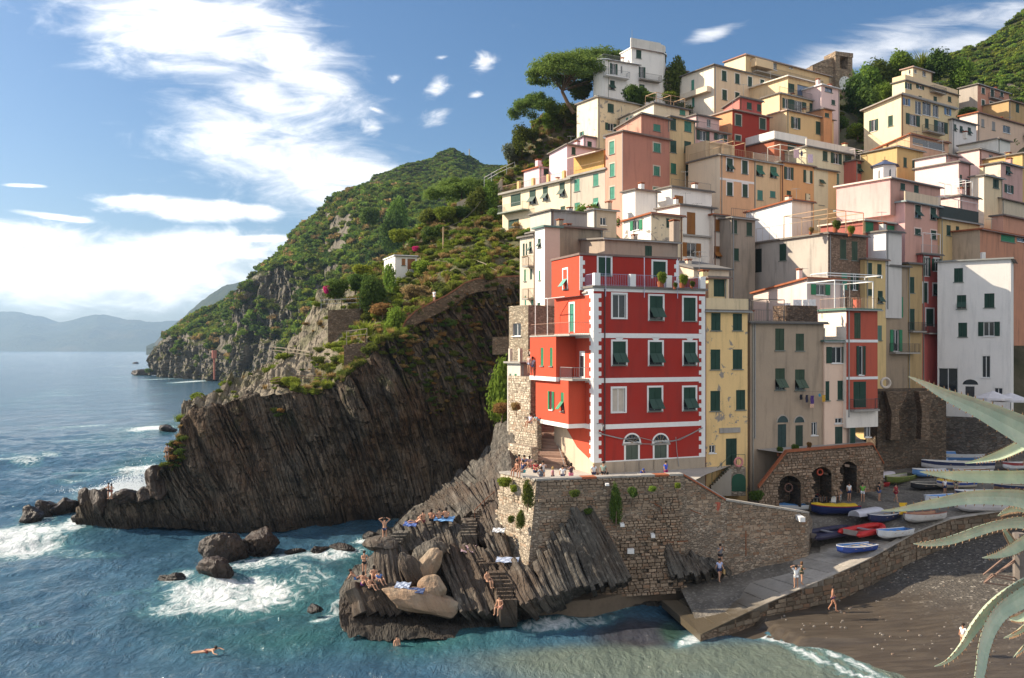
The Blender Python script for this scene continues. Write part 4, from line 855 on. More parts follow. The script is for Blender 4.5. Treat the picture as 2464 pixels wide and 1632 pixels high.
# --- the tall houses up the lane, right of the coral house
bld('yellow_lane_house', 'slim yellow house in the lane behind the coral house', 'D', 1060, 1084, 1252, 755, 1560, (0.70, 0.50, 0.20), Y=99, th=28, ext=9, L=7, wins=[('f', 1120, 835, 38, 105, 'c'), ('f', 1198, 845, 36, 105, 'c'), ('f', 1122, 1020, 40, 50, 'c'), ('f', 1205, 1060, 40, 100, 't'), ('f', 1200, 1350, 36, 120, 'c', GREYG)])
bld('brown_lane_house', 'tall grey brown house with bright green shutters up the lane', 'D', None, 1250, 1428, 808, 1540, (0.36, 0.27, 0.18), Y=101, th=28, ext=8, L=7, wear=1.0, wins=[('f', 1322, 898, 50, 138, 'c'), ('f', 1332, 1140, 105, 165, 'o', GRNB), ('f', 1332, 1412, 95, 175, 'o', GRNB)])
B = BL['brown_lane_house']; balcony(B, 'D', 'f', 1280, 1480, 1508, 0.8, 1.0)
bld('ochre_lane_house', 'ochre and stone house squeezed between the lane houses', 'D', None, 1424, 1545, 790, 1400, (0.50, 0.34, 0.14), Y=103, th=28, ext=10, L=7, wear=1.0, wins=[('f', 1460, 962, 42, 130, 'c'), ('f', 1462, 1240, 42, 170, 'c')])
balcony(BL['ochre_lane_house'], 'D', 'f', 1430, 1540, 1335, 0.7, 1.0)
bld('rose_lane_house', 'narrow rose red house beside the big white building', 'D', None, 1540, 1690, 715, 1450, (0.55, 0.14, 0.12), Y=105, th=28, ext=9, L=7, wins=[('f', 1578, 815, 60, 150, 'o'), ('f', 1658, 800, 75, 100, 'o'), ('f', 1568, 1025, 35, 160, 'd'), ('f', 1655, 1000, 45, 95, 't'), ('f', 1605, 1225, 60, 140, 'd')], trim=whitep)
B = BL['rose_lane_house']; balcony(B, 'D', 'f', 1548, 1712, 1350, 0.9, 1.0); pergola(B, 0.2, B.W, 0, 3, 2.4, whitep, .04); terrace_rail(B, 1.0, irongrey, 'f')
bld('white_building', 'big white building with scattered green shutters facing the harbour', 'D', 1668, 2262, 2600, 752, 1640, white, Y=100, th=58, ext=14, L=None, W=6, wear=0.35, roof=plaster((0.3, 0.31, 0.3), .8),
 wins=[('l', 1838, 882, 72, 112, 'c'), ('l', 1863, 1100, 75, 112, 't'), ('l', 2088, 1088, 82, 115, 'c'), ('l', 1872, 1325, 72, 115, 'c'), ('l', 2085, 1318, 172, 115, 'o'), ('l', 2090, 430, 60, 158, 'n', GRN, 'F'), ('l', 1810, 535, 148, 190, 'n', GRN, 'F'), ('l', 1972, 618, 66, 90, 'd', (0.06, 0.06, 0.06), 'F'), ('l', 2180, 608, 60, 48, 'n', GRN, 'F')])
B = BL['white_building']; m = MB(); m.obox(xy(B, -.05, -.05, B.z0), B.a * (B.W + .1), B.b * (B.L + .1), Vector((0, 0, on_face(B, 'l', fx('F', 2100), fy('F', 800))[1] - B.z0))); m.build('stone_base', rubble_mat((.22, .19, .16), 2.6), B.root); s, z = on_face(B, 'l', fx('F', 1975), fy('F', 560)); m = MB(); O, ax, n = face_of(B, 'l'); m.poly([Vector((O.x, O.y, 0)) + ax * (s + .8 * math.cos(math.pi * i / 12)) + Vector((0, 0, z + 0.6 * math.sin(math.pi * i / 12))) + n * .015 for i in range(13)]); m.build('fanlight', glass, B.root)
m = MB(); m.bar(xy(B, 3, 3, B.zt), xy(B, 3, 3, B.zt + 1.2), .3); m.build('chimney', B.wall.data.materials[0], B.root)
bld('stone_house', 'brown stone house under a roof terrace with wooden frame and flower pots', 'D', 185, 782, 1092, 548, 1030, (0.36, 0.22, 0.15), Y=97, th=30, lcol=(0.48, 0.44, 0.39), ext=8, wear=1.1, matf=rubble_mat((0.36, 0.24, 0.17), 3.6), wins=[('f', 905, 672, 50, 158, 'c', GRNO), ('f', 998, 686, 48, 155, 'c', GRNO), ('f', 915, 930, 46, 135, 'c', TEAL), ('f', 995, 935, 60, 135, 'o'), ('l', 416, 697, 55, 135, 'c'), ('l', 216, 765, 58, 190, 'd', (0.02, 0.035, 0.03))])
B = BL['stone_house']; wf = paint((0.50, 0.32, 0.18), 0.8); terrace_rail(B, 1.6, wf, 'lf', 1.0); pergola(B, 0.3, B.W * .98, 0.3, B.L * .6, 2.6, wf, .05, 3)
bld('lilac_low_house', 'low pale lilac house with brown eaves above the laundry terrace', 'D', 178, 612, 900, 915, 1080, (0.74, 0.60, 0.56), Y=89, th=26, ext=5, roof=terracotta, wins=[('f', 720, 1000, 150, 85, 'o', GRNB)], drop=1.0)
pergola(BL['lilac_low_house'], 0.5, 8, -2.2, 0.0, 0.3, whitep, .06, 2)
# --- middle of the village
bld('terrace_row_cream', 'long cream house with tilted green shutters and stacked balconies at the cliff edge', 'A', 30, 582, 590, 1262, 1760, (0.80, 0.66, 0.45), Y=127, th=38, W=7, ext=10, over=0.5, roof=concrete, rth=.3, patch=0.0, wear=.4,
 wins=[('l', 160, 320, 95, 112, 'd', GRN, 'C'), ('l', 320, 290, 60, 130, 't', GRN, 'C'), ('l', 440, 258, 48, 132, 't', GRN, 'C'), ('l', 598, 215, 50, 140, 't', GRN, 'C'), ('l', 605, 395, 44, 34, 'c', GRN, 'C'), ('l', 140, 560, 100, 112, 'd', GRN, 'C'), ('l', 140, 780, 50, 172, 'c', GRN, 'C'), ('l', 140, 970, 30, 75, 'n', GRN, 'C'), ('l', 365, 560, 40, 70, 'c', GRN, 'C')])
B = BL['terrace_row_cream']; balcony(B, 'C', 'l', 48, 285, 452, 1.3, 1.1, irongrey, plaster((.3, .36, .32), .6)); balcony(B, 'C', 'l', 48, 215, 668, 1.3, 1.1, irongrey, plaster((.3, .36, .32), .6)); railing(B, [xy(B, -.2, .3, B.zt + .3), xy(B, -.2, B.L - .3, B.zt + .3)], 1.0, B.root, paint((.5, .3, .2)), .18)
for t in (1, 4.5, 8, 11.5):
 if t < B.L - .5: m = MB(); m.obox(xy(B, -.25, t, B.zt + .3), B.a * .4, B.b * .5, Vector((0, 0, 1.2))); m.build('parapet_post', plaster((.72, .46, .18), .4), B.root)
bld('terrace_row_grey', 'grey plastered house front with pale turquoise shutters next to the cream row', 'A', 583, 868, 1000, 1180, 1560, (0.52, 0.46, 0.38), Y=121.5, th=38, W=4, ext=10, wear=.9, over=.4, roof=concrete, rth=.25, wins=[('l', 738, 180, 50, 115, 'c', TEAL, 'C'), ('l', 916, 130, 50, 115, 'c', TEAL, 'C'), ('l', 740, 378, 50, 66, 'c', TEAL, 'C'), ('l', 915, 340, 50, 80, 't', TEAL, 'C')], shc=TEAL)
B = BL['terrace_row_grey']; m = MB(); m.obox(xy(B, .2, .5, B.zt + .2), B.a * 3.5, B.b * (B.L - 1), Vector((0, 0, 2.6))); m.build('terrace_room', plaster((.74, .42, .10), .4), B.root); m = MB(); m.hexa([xy(B, -1.4, .5, B.zt + 2.4), xy(B, .2, .5, B.zt + 2.9), xy(B, .2, B.L - .6, B.zt + 2.9), xy(B, -1.4, B.L - .6, B.zt + 2.4)] + [xy(B, s, t, z + .08) for s, t, z in ((-1.4, .5, B.zt + 2.4), (.2, .5, B.zt + 2.9), (.2, B.L - .6, B.zt + 2.9), (-1.4, B.L - .6, B.zt + 2.4))]); m.build('awning', paint((.8, .72, .55)), B.root); railing(B, [xy(B, -.2, .3, B.zt + .26), xy(B, -.2, B.L - .3, B.zt + .26)], 1, B.root, wf, .3)
bld('salmon_house', 'tall salmon pink house with a blank shaded front and white framed windows', 'A', 870, 1008, 1392, 868, 1540, salmon, Y=118.5, th=36, lcol=(0.64, 0.32, 0.23), ext=9, wear=.5, trim=plaster((.6, .5, .4), .8), shc=(0.05, 0.20, 0.14),
 wins=[('f', 1285, 1190, 48, 75, 'c'), ('f', 1287, 1000, 56, 72, 'c'), ('f', 1285, 1345, 56, 40, 'c'), ('l', 922, 1000, 40, 105, 'c', TEAL), ('l', 925, 1182, 40, 105, 'c', TEAL), ('l', 925, 1368, 40, 100, 'c', TEAL)])
B = BL['salmon_house']; bld('salmon_house_top', None, 'A', 1030, 1160, 1392, 728, 868, salmon, on='salmon_house', back=.06, th=36, lcol=(.64, .32, .23), ext=.3, root=B.root, L=5, drop=1.0, wins=[('f', 1288, 838, 58, 56, 'c', (0.05, 0.20, 0.14))]); drainpipe(B, 'A', 1012, 1500, 880, 'l', irongrey)
bld('cream_tower_house', 'narrow cream house wedged right of the salmon house with dark shutters', 'A', None, 1392, 1602, 748, 1330, (0.68, 0.48, 0.23), on='salmon_house', back=.5, th=36, ext=8, L=8, wins=[('f', 1418, 806, 52, 100, 'c'), ('f', 1540, 818, 58, 104, 'c', (0.03, .16, .12)), ('f', 1420, 990, 52, 100, 'c'), ('f', 1538, 996, 56, 95, 'c'), ('f', 1423, 1170, 44, 86, 'c', (0.03, .16, .10)), ('f', 1535, 1182, 25, 88, 'c')])
bld('pink_villa', 'pale pink house behind the cliff edge row with a steep gable side', 'A', 412, 556, 852, 978, 1320, lilac, Y=133, th=34, ext=8, drop=.6, lcol=(.80, .58, .66), wear=.3, wins=[('f', 610, 1026, 32, 60, 'c')])
bld('pink_annex', 'small pink annex with chimney at the end of the roof terrace', 'A', 205, 330, 470, 1160, 1330, (.76, .52, .58), Y=137, th=34, ext=7, wear=.3, roof=terracotta, wins=[('f', 387, 1195, 42, 55, 'c')])
chimney(BL['pink_annex'], .3, .8, 1.2, .7)
bld('pink_upper', 'lilac pink upper house with a single green shutter', 'A', None, 690, 858, 910, 1010, (.76, .52, .60), Y=140, th=34, ext=8, L=6, drop=.8, wear=.3, wins=[('f', 740, 972, 35, 46, 'c')])
bld('patched_cream_house', 'cream house with flaking side wall and a satellite dish below the villa', 'A', 636, 806, 1180, 588, 905, (0.72, 0.58, 0.36), Y=141, th=33, lcol=(.82, .70, .52), ext=9, patch=0.15, wins=[('f', 912, 678, 50, 70, 'c'), ('f', 912, 832, 90, 60, 'o'), ('l', 675, 905, 32, 70, 'o', TEAL)])
dish(BL['patched_cream_house'], 1.2, -.4, BL['patched_cream_house'].zt - 6.2); dish(BL['patched_cream_house'], 8.0, .5, BL['patched_cream_house'].zt + 1.0, .6)
bld('terrace_cream_house', 'cream stone house with wooden pergola roof terrace behind the salmon house', 'A', 985, 1262, 1550, 640, 790, (0.74, 0.62, 0.42), Y=136, th=33, lcol=(.80, .72, .56), ext=8, wins=[('f', 1496, 705, 46, 60, 'c', TEAL), ('l', 1045, 756, 18, 60, 'c', TEAL), ('l', 1077, 742, 14, 50, 'c', TEAL)], drop=.7)
pergola(BL['terrace_cream_house'], 1, 7, .5, 3, 1.8, wf, .05, 3); terrace_rail(BL['terrace_cream_house'], 1, iron, 'f', .2)
bld('lilac_balcony_house', 'small lilac house with a deep balcony and shuttered doors', 'A', 1595, 1606, 1795, 735, 860, (.70, .46, .44), Y=131, th=33, ext=3, L=6, wins=[('f', 1710, 800, 30, 62, 'n')])
bld('lilac_balcony_house_low', None, 'A', None, 1600, 1868, 845, 1010, (.68, .40, .38), Y=128, th=33, ext=5, L=6, root=BL['lilac_balcony_house'].root, wins=[('f', 1662, 900, 104, 84, 'o'), ('f', 1805, 905, 104, 76, 'o')], roof=slabdark, over=.4)
terrace_rail(BL['lilac_balcony_house_low'], 1, iron, 'f', .2)
bld('dark_red_house', 'dark red house with an orange side wall and terracotta eaves', 'A', 1715, 1902, 2205, 695, 930, (.34, .045, .03), Y=133, th=33, lcol=(.72, .33, .14), ext=7, wear=.35, roof=plaster((.36, .28, .24), .6), trim=plaster((.5, .42, .34), .5), wins=[('f', 1950, 776, 48, 90, 'c'), ('f', 2148, 806, 48, 88, 'c'), ('f', 1948, 920, 44, 40, 'c')])
bld('dark_red_attic', None, 'A', 1830, 1960, 2140, 592, 705, (.50, .11, .09), Y=139, th=33, lcol=(.60, .2, .16), ext=4, root=BL['dark_red_house'].root, wins=[('f', 2040, 660, 40, 55, 'c'), ('f', 2122, 676, 38, 55, 'c')], drop=.9)
bld('white_long_house', 'white flat roofed house with a brown shutter in the middle of the village', 'C', 1168, 1288, 1500, 225, 420, white, Y=110, th=33, ext=5, wear=.3, wins=[])
bld('white_shutter_house', 'white house with a square brown shutter below the peach row', 'C', 1490, 1630, 2010, 198, 420, white, Y=112, th=33, ext=6, wear=.3, wins=[('f', 1700, 315, 82, 75, 'c', WOOD)])
terrace_rail(BL['white_shutter_house'], .9, iron, 'f'); chimney(BL['white_shutter_house'], 5.2, 1.2, 1.0, .6)
bld('white_tall_house', 'tall white house with brown wooden shutters and grey ledge', 'C', 1490, 1708, 2032, 368, 940, (.80, .76, .70), Y=102, th=32, ext=6, wear=.4, wins=[('f', 1815, 540, 80, 210, 'c', WOOD), ('f', 1816, 790, 175, 132, 'o', WOOD)], shc=WOOD)
B = BL['white_tall_house']; z = on_face(B, 'f', fx('C', 1800), fy('C', 655))[1]; m = MB(); m.obox(xy(B, -.1, -.35, z - .1), B.a * (B.W + .2), B.b * .348, Vector((0, 0, .2))); m.build('ledge', concrete, B.root); drainpipe(B, 'C', 2005, 660, 375)
bld('narrow_white_house', 'narrow off white house with brown shutters and a small balcony awning', 'C', None, 2022, 2156, 462, 940, (.72, .64, .56), Y=104, th=32, ext=6, L=7, wins=[('f', 2068, 560, 58, 116, 'c', WOOD), ('f', 2070, 812, 78, 112, 't', WOOD)], roof=terracotta)
bld('stained_grey_house', 'grey house with pale plaster patches right of the white houses', 'D', None, 0, 192, 420, 920, (.36, .30, .24), Y=103, th=32, ext=6, L=8, wear=1.1, wins=[('f', 25, 490, 44, 110, 'c'), ('f', 145, 510, 46, 110, 'c'), ('f', 38, 715, 46, 100, 'c')])
terrace_rail(BL['stained_grey_house'], 1, iron, 'f', .3)
bld('white_gable_small', 'small white house with green shutters and terracotta edge in the centre', 'C', 1178, 1438, 1735, 452, 700, (.76, .64, .42), Y=98, th=32, lcol=(.82, .80, .76), ext=5, patch=.25, wear=.5, roof=terracotta, drop=.3, wins=[('l', 1298, 532, 112, 140, 'o', GRNB), ('f', 1625, 540, 84, 88, 'o', GRN)])
bld('grey_gable_house', 'dull grey plastered house with sloping roof behind the red house', 'C', 975, 1000, 1690, 690, 900, (.38, .30, .235), Y=90, th=24, ext=6, L=7, drop=-.6, wear=1.2, wins=[('f', 1413, 805, 66, 108, 'c')], roof=slabdark)
chimney(BL['grey_gable_house'], 9.0, 1.0, 2.4, .8)
bld('slate_roof_house', 'small house with a low grey slate roof beside the red house terrace', 'C', 1700, 1840, 2172, 965, 1060, (.66, .55, .42), Y=88, th=24, ext=4, L=5, drop=-1.1, roof=plaster((.20, .19, .18), .8), wins=[('f', 1920, 1010, 80, 35, 'n')])
bld('grey_blue_house', 'low blue grey box house with a flat roof behind the white tower', 'C', 470, 492, 838, 418, 590, (.33, .33, .36), Y=112, th=30, ext=5, L=5, wear=.5, wins=[], lcol=(.6, .55, .48))
bld('grey_box_house', 'grey flat roofed house with one barred window', 'C', 834, 900, 1112, 410, 720, (.44, .38, .30), Y=109, th=30, ext=5, lcol=(.62, .60, .58), wins=[('f', 985, 520, 54, 74, 'n')])
chimney(BL['grey_blue_house'], 6.5, 1, .9, .5)
bld('white_tower_house', 'tall white house with a pinkish front left of the red house', 'C', 342, 434, 578, 575, 1500, (.66, .46, .36), Y=90, th=28, lcol=(.84, .81, .77), ext=8, wear=.25, roof=paint((.12, .2, .17)), wins=[('l', 383, 726, 28, 84, 't', GRN), ('l', 386, 1030, 15, 92, 'c', GRNB), ('l', 378, 1332, 28, 88, 't', GRN), ('l', 275, 545, 17, 84, 'c', GRNB, 'E')])
bld('brown_blank_house', 'blank brown plastered wall house right of the white tower', 'C', None, 578, 985, 572, 900, (.34, .27, .19), Y=93.5, th=28, ext=5, L=7, wear=1.1, wins=[])
chimney(BL['brown_blank_house'], .7, -.2, .1, .6, plaster((.6, .5, .42), .9))
bld('beige_narrow_house', 'narrow beige house with small balconies above the cliff stairs', 'C', 200, 330, 352, 660, 1560, (.52, .44, .34), Y=94, th=34, ext=6, lcol=(.66, .58, .46), wear=1.0, W=5, wins=[('l', 236, 790, 18, 120, 'c', GRN), ('l', 262, 785, 14, 110, 'c', GRN), ('l', 298, 762, 22, 100, 't', GRN), ('l', 248, 1030, 16, 110, 'c', GRNB), ('l', 305, 1020, 20, 100, 'd', GRN), ('l', 252, 1270, 14, 95, 'c', TEAL), ('l', 325, 1310, 18, 150, 'd', TEAL)])
B = BL['beige_narrow_house']; balcony(B, 'C', 'l', 282, 340, 945, .9, 1, wf); balcony(B, 'C', 'l', 282, 340, 1250, .9, 1, wf)
stone_lit = rubble_mat((0.46, 0.38, 0.28), 3.0)
bld('stone_tower', 'rubble stone tower with an arched opening beside the stairs', 'E', 72, 206, 262, 286, 640, (.4, .33, .25), Y=87, th=34, ext=4, matf=stone_lit, matl=stone_lit, roof=stone_lit, over=.02, W=4, wins=[('l', 127, 446, 56, 88, 'n')])
bld('grey_terrace_house', 'small grey house with green shutters below the balustraded terrace', 'E', 60, 152, 300, 682, 960, (.50, .46, .41), Y=85, th=34, ext=3, lcol=(.60, .56, .50), W=4.5, wins=[('l', 118, 796, 15, 84, 'c', GRNB), ('l', 84, 792, 9, 78, 'c', GREYG)], roof=concrete)
B = BL['grey_terrace_house']; terrace_rail(B, 1.0, plaster((.5, .4, .32), .6), 'lf', .25)
for t in (.1, 1.8, 3.6, 5.4):
 if t < B.L: m = MB(); m.obox(xy(B, 0, t, B.zt + .19), B.a * .3, B.b * .3, Vector((0, 0, 1.25))); m.build('parapet_post', plaster((.6, .54, .46), .6), B.root)
# --- the peach row and above it
bld('peach_corner_house', 'peach corner house with a wide sunlit cream side wall', 'A', 1543, 1802, 2078, 1062, 1480, peach, Y=119, th=32, lcol=(.82, .66, .46), ext=7, trim=whitep, wear=.35, wins=[('f', 1880, 1140, 48, 104, 't'), ('f', 2003, 1160, 46, 108, 'c'), ('f', 1880, 1336, 46, 108, 'c'), ('f', 2005, 1350, 42, 104, 'c')])
B = BL['peach_corner_house']; z = on_face(B, 'f', fx('A', 1900), fy('A', 1265))[1]; m = MB(); m.obox(xy(B, -.02, -.04, z - .15), B.a * (B.W + .02), B.b * .05, Vector((0, 0, .3))); m.build('band', whitep, B.root)
terrace_rail(B, 1, wf, 'lf', .3); pergola(B, 1, B.W * .8, .4, 3, 2.2, wf, .05)
m = MB(); m.obox(xy(B, .5, 3.2, B.zt + .19), B.a * (B.W - 1), B.b * 4, Vector((0, 0, 2.5))); m.build('attic_room', plaster((.66, .48, .28), .7), B.root)
bld('peach_row_cream', 'cream house of the peach row with two tilted shutters', 'B', None, 44, 270, 1320, 1610, (.68, .50, .28), on='peach_corner_house', back=.1, th=32, ext=7, L=8, wins=[('f', 95, 1400, 54, 90, 't', (0.03, .14, .09)), ('f', 208, 1414, 54, 92, 't', (0.03, .14, .09)), ('f', 232, 235, 44, 80, 'c', (.04, .2, .17), 'D'), ('f', 335, 228, 44, 52, 'c', (.04, .2, .17), 'D')])
terrace_rail(BL['peach_row_cream'], 1, paint((.6, .56, .45)), 'f', .12)
bld('peach_row_orange', 'orange house of the peach row with open shutters below a laundry terrace', 'B', None, 270, 540, 1330, 1620, orange, on='peach_corner_house', back=-.15, th=32, ext=7, L=8, wear=.4, wins=[('f', 333, 1422, 74, 102, 'o'), ('f', 490, 1450, 72, 102, 'o'), ('f', 465, 230, 34, 62, 'c', GRN, 'D'), ('f', 618, 258, 40, 70, 'c', GRN, 'D')])
terrace_rail(BL['peach_row_orange'], 1, iron, 'f', .2); pergola(BL['peach_row_orange'], .2, 9, .3, 2.6, 2.4, paint((.7, .62, .5)), .07, 3)
bld('peach_row_yellow', 'warm yellow end house of the peach row with one tilted shutter', 'B', None, 540, 728, 1385, 1640, (.74, .50, .22), on='peach_corner_house', back=0, th=32, ext=7, L=8, wear=.4, wins=[('f', 600, 1475, 34, 94, 't'), ('f', 728, 285, 40, 62, 'c', GRN, 'D')])
terrace_rail(BL['peach_row_yellow'], 1, paint((.5, .42, .3)), 'f', .2)
bld('pale_green_house', 'pale greenish cream house with dark shutters behind the peach row', 'B', 460, 478, 872, 1205, 1540, (.66, .60, .40), Y=128, th=33, ext=6, L=7, wear=.3, wins=[('f', 632, 1275, 40, 90, 'c'), ('f', 722, 1292, 86, 104, 'o'), ('f', 815, 1306, 66, 94, 'c'), ('f', 735, 1470, 24, 90, 'c', GREYG), ('f', 825, 1476, 34, 84, 'c', GREYG)])
parapet(BL['pale_green_house'], 1.0, plaster((.74, .66, .56), .4), 'f'); chimney(BL['pale_green_house'], 9.5, .5, 1.6, .6)
bld('orange_brown_house', 'reddish brown house front behind white terrace walls', 'B', 200, 215, 480, 1150, 1330, (.46, .15, .08), Y=130, th=33, ext=6, L=7, wins=[('f', 360, 1215, 70, 60, 'c')])
parapet(BL['orange_brown_house'], 1.2, plaster((.80, .77, .72), .3), 'lf')
bld('coral_row_house', 'coral red house at the right end of the peach row', 'B', None, 880, 1046, 1318, 1530, (.52, .15, .11), Y=131, th=33, ext=6, L=7, wear=.4, wins=[('f', 912, 1382, 34, 76, 't'), ('f', 987, 1402, 34, 80, 't')])
pergola(BL['coral_row_house'], .2, 4, .2, 2, 1.6, paint((.75, .62, .55)))
bld('yellow_villa', 'big yellow villa with stacked terraces and blue glazed doors', 'B', 172, 316, 702, 908, 1180, (.74, .50, .22), Y=140, th=33, ext=7, lcol=(.82, .62, .34), wear=.3, roof=plaster((.62, .46, .38), .4), wins=[('f', 390, 1010, 74, 94, 'o'), ('f', 575, 1050, 40, 104, 'c')])
B = BL['yellow_villa']; bld('yellow_villa_mid', None, 'B', 112, 258, 622, 768, 912, (.76, .52, .24), Y=143, th=33, ext=2, lcol=(.82, .62, .34), root=B.root, wins=[('f', 312, 850, 60, 82, 'o'), ('f', 410, 878, 130, 98, 'o'), ('f', 525, 896, 42, 94, 'c')])
bld('yellow_villa_top', None, 'B', -10, 326, 595, 632, 775, (.74, .52, .24), Y=147, th=33, ext=2, lcol=(.84, .64, .36), root=B.root, roof=plaster((.78, .72, .62), .2), over=.5, wins=[('f', 460, 748, 112, 88, 'b'), ('f', 352, 722, 56, 72, 'c'), ('f', 550, 772, 14, 52, 'n')])
terrace_rail(BL['yellow_villa_mid'], 1, iron, 'f'); terrace_rail(B, 1, iron, 'f')
bld('pale_pink_villa_side', 'pale pink house tucked right of the yellow villa', 'B', 590, 600, 750, 700, 930, (.76, .56, .54), Y=146, th=33, ext=8, L=6, roof=whitep, wins=[('f', 660, 735, 60, 45, 'b'), ('f', 699, 840, 30, 40, 'c')]); chimney(BL['pale_pink_villa_side'], .5, 1, 1.2); chimney(BL['pale_pink_villa_side'], 3.6, 1, .8)
bld('orange_gap_house', 'small orange house below the pale pink one', 'B', None, 620, 690, 895, 990, (.72, .32, .12), Y=144, th=33, ext=6, L=5, wins=[('f', 647, 945, 36, 34, 'c')])
bld('cream_eaves_house', 'cream house with dark eaves under the hilltop terrace house', 'A', 1475, 1752, 2262, 330, 690, (.74, .56, .36), Y=149, th=33, lcol=(.84, .74, .60), ext=8, over=.5, rth=.12, wear=.3, trim=plaster((.8, .74, .64), .2), wins=[('f', 1835, 415, 38, 82, 'c'), ('f', 1942, 438, 36, 80, 'c'), ('f', 2045, 462, 33, 78, 'c'), ('f', 2145, 480, 33, 68, 'c'), ('f', 1838, 570, 38, 82, 'c'), ('f', 1942, 575, 36, 50, 'c'), ('l', 1580, 490, 24, 82, 'c', TEAL), ('l', 1585, 630, 20, 74, 'c', TEAL)])
B = BL['cream_eaves_house']; m = MB(); s0 = on_face(B, 'l', fx('A', 1730), fy('A', 510))[0]; s1 = on_face(B, 'l', fx('A', 1515), fy('A', 590))[0]; z = on_face(B, 'l', fx('A', 1600), fy('A', 560))[1]; m.obox(xy(B, -1.0, s0, z - .6), B.a * .997, B.b * (s1 - s0), Vector((0, 0, .9))); m.build('balcony', plaster((.74, .62, .46), .3), B.root)
bld('hilltop_terrace_house', 'long ochre cream house with a roof balcony at the hilltop', 'A', 1838, 2010, 2700, 245, 420, (.68, .48, .24), Y=160, th=33, lcol=(.80, .64, .42), ext=10, wear=.3, roof=plaster((.4, .2, .14), .4), wins=[('f', 2066, 286, 34, 24, 'n'), ('f', 2115, 292, 34, 16, 'n'), ('f', 2246, 340, 34, 56, 'n'), ('f', 350, 558, 30, 14, 'n', None, 'B'), ('f', 215, 545, 30, 52, 'n', None, 'B')])
B = BL['hilltop_terrace_house']; balcony(B, 'A', 'f', 2060, 2600, 380, 1.2, 1.0)
m = MB(); s0 = on_face(B, 'f', fx('A', 2050), fy('A', 330))[0]; s1 = on_face(B, 'f', fx('A', 2190), fy('A', 330))[0]; z = on_face(B, 'f', fx('A', 2050), fy('A', 345))[1]; m.obox(xy(B, s0, -1.3, z), B.a * (s1 - s0), B.b * 1.297, Vector((0, 0, 1.4))); m.build('balcony_box', plaster((.74, .54, .3), .3), B.root)
# --- right side of the village
bld('gable_cream_house', 'broad cream house with a loggia and open shutters on the right hillside', 'B', 950, 1256, 1698, 778, 1175, (.70, .54, .28), Y=138, th=34, lcol=(.82, .70, .44), ext=9, wear=.35, roof=plaster((.42, .38, .34), .6), over=.45, drop=1.0,
 wins=[('f', 1296, 836, 60, 58, 'o', (.12, .22, .38)), ('f', 1395, 885, 50, 110, 'n'), ('f', 1465, 892, 70, 110, 'n'), ('f', 1538, 912, 46, 100, 'n'), ('f', 1636, 916, 54, 58, 'o', (.12, .22, .38)), ('f', 1350, 985, 112, 90, 'o'), ('f', 1466, 1012, 30, 76, 'c'), ('f', 1580, 1042, 110, 90, 'o'), ('l', 1168, 992, 40, 86, 'c'), ('l', 1030, 1030, 70, 94, 'o')])
balcony(BL['gable_cream_house'], 'B', 'f', 1428, 1570, 1078, 1.0, 1.0)
bld('tall_cream_house', 'tall cream house with a penthouse and balcony higher on the right hillside', 'B', 1182, 1288, 1718, 662, 980, (.72, .54, .30), Y=158, th=34, lcol=(.82, .70, .46), ext=10, wear=.3, wins=[('f', 1312, 706, 54, 50, 'o'), ('f', 1410, 706, 62, 50, 'o'), ('f', 1532, 714, 60, 66, 'o'), ('f', 1650, 708, 64, 46, 'o'), ('f', 1535, 812, 28, 40, 'c'), ('f', 1653, 814, 28, 44, 'c'), ('f', 1412, 800, 28, 24, 'c')])
B = BL['tall_cream_house']; balcony(B, 'B', 'f', 1490, 1590, 752, .9, 1.0)
bld('tall_cream_penthouse', None, 'B', 1258, 1352, 1510, 552, 650, (.74, .58, .34), Y=162, th=34, ext=3, root=B.root, lcol=(.82, .7, .46), roof=plaster((.46, .3, .24), .5), wins=[('f', 1443, 600, 26, 54, 'n'), ('f', 1372, 585, 20, 34, 'n'), ('l', 1325, 592, 14, 34, 'n')]); parapet(B, .9, plaster((.74, .56, .34), .3), 'lf')
bld('brick_pink_house', 'brick pink house with small balconies under the terraced hill', 'B', 1730, 1882, 2140, 692, 985, (.56, .25, .15), Y=166, th=34, lcol=(.42, .37, .32), ext=10, wear=.4, trim=plaster((.7, .6, .5), .3), wins=[('f', 1928, 746, 26, 48, 'c'), ('f', 2003, 766, 28, 60, 'd'), ('f', 2080, 770, 24, 48, 'c'), ('f', 1928, 846, 26, 48, 'c'), ('f', 1998, 866, 34, 60, 'd'), ('f', 2080, 866, 24, 48, 'c')])
balcony(BL['brick_pink_house'], 'B', 'f', 1970, 2060, 802, .8, .9); balcony(BL['brick_pink_house'], 'B', 'f', 1970, 2060, 902, .8, .9)
bld('ochre_edge_house', 'ochre house at the right edge below the terraced hill', 'B', None, 2138, 2400, 825, 1000, (.52, .34, .14), Y=163, th=34, ext=10, L=7, wins=[('f', 2210, 886, 28, 78, 'd')])
bld('peach_edge_house', 'pale peach house with grey shutters at the right edge', 'B', 1735, 1882, 2480, 925, 1140, (.70, .48, .34), Y=150, th=34, lcol=(.84, .66, .56), ext=9, roof=terracotta, wear=.3, wins=[('f', 1925, 1010, 24, 64, 'c', (.3, .28, .27)), ('f', 2013, 1034, 26, 70, 'c', (.3, .28, .27)), ('f', 2120, 1062, 60, 58, 'n')])
bld('white_small_right', 'small white house with three tilted green shutters on the right', 'B', None, 1676, 1872, 980, 1190, (.72, .68, .66), Y=145, th=34, ext=8, L=6, wear=.3, wins=[('f', 1695, 1046, 24, 54, 't'), ('f', 1748, 1060, 24, 50, 't'), ('f', 1815, 1076, 26, 58, 't')])
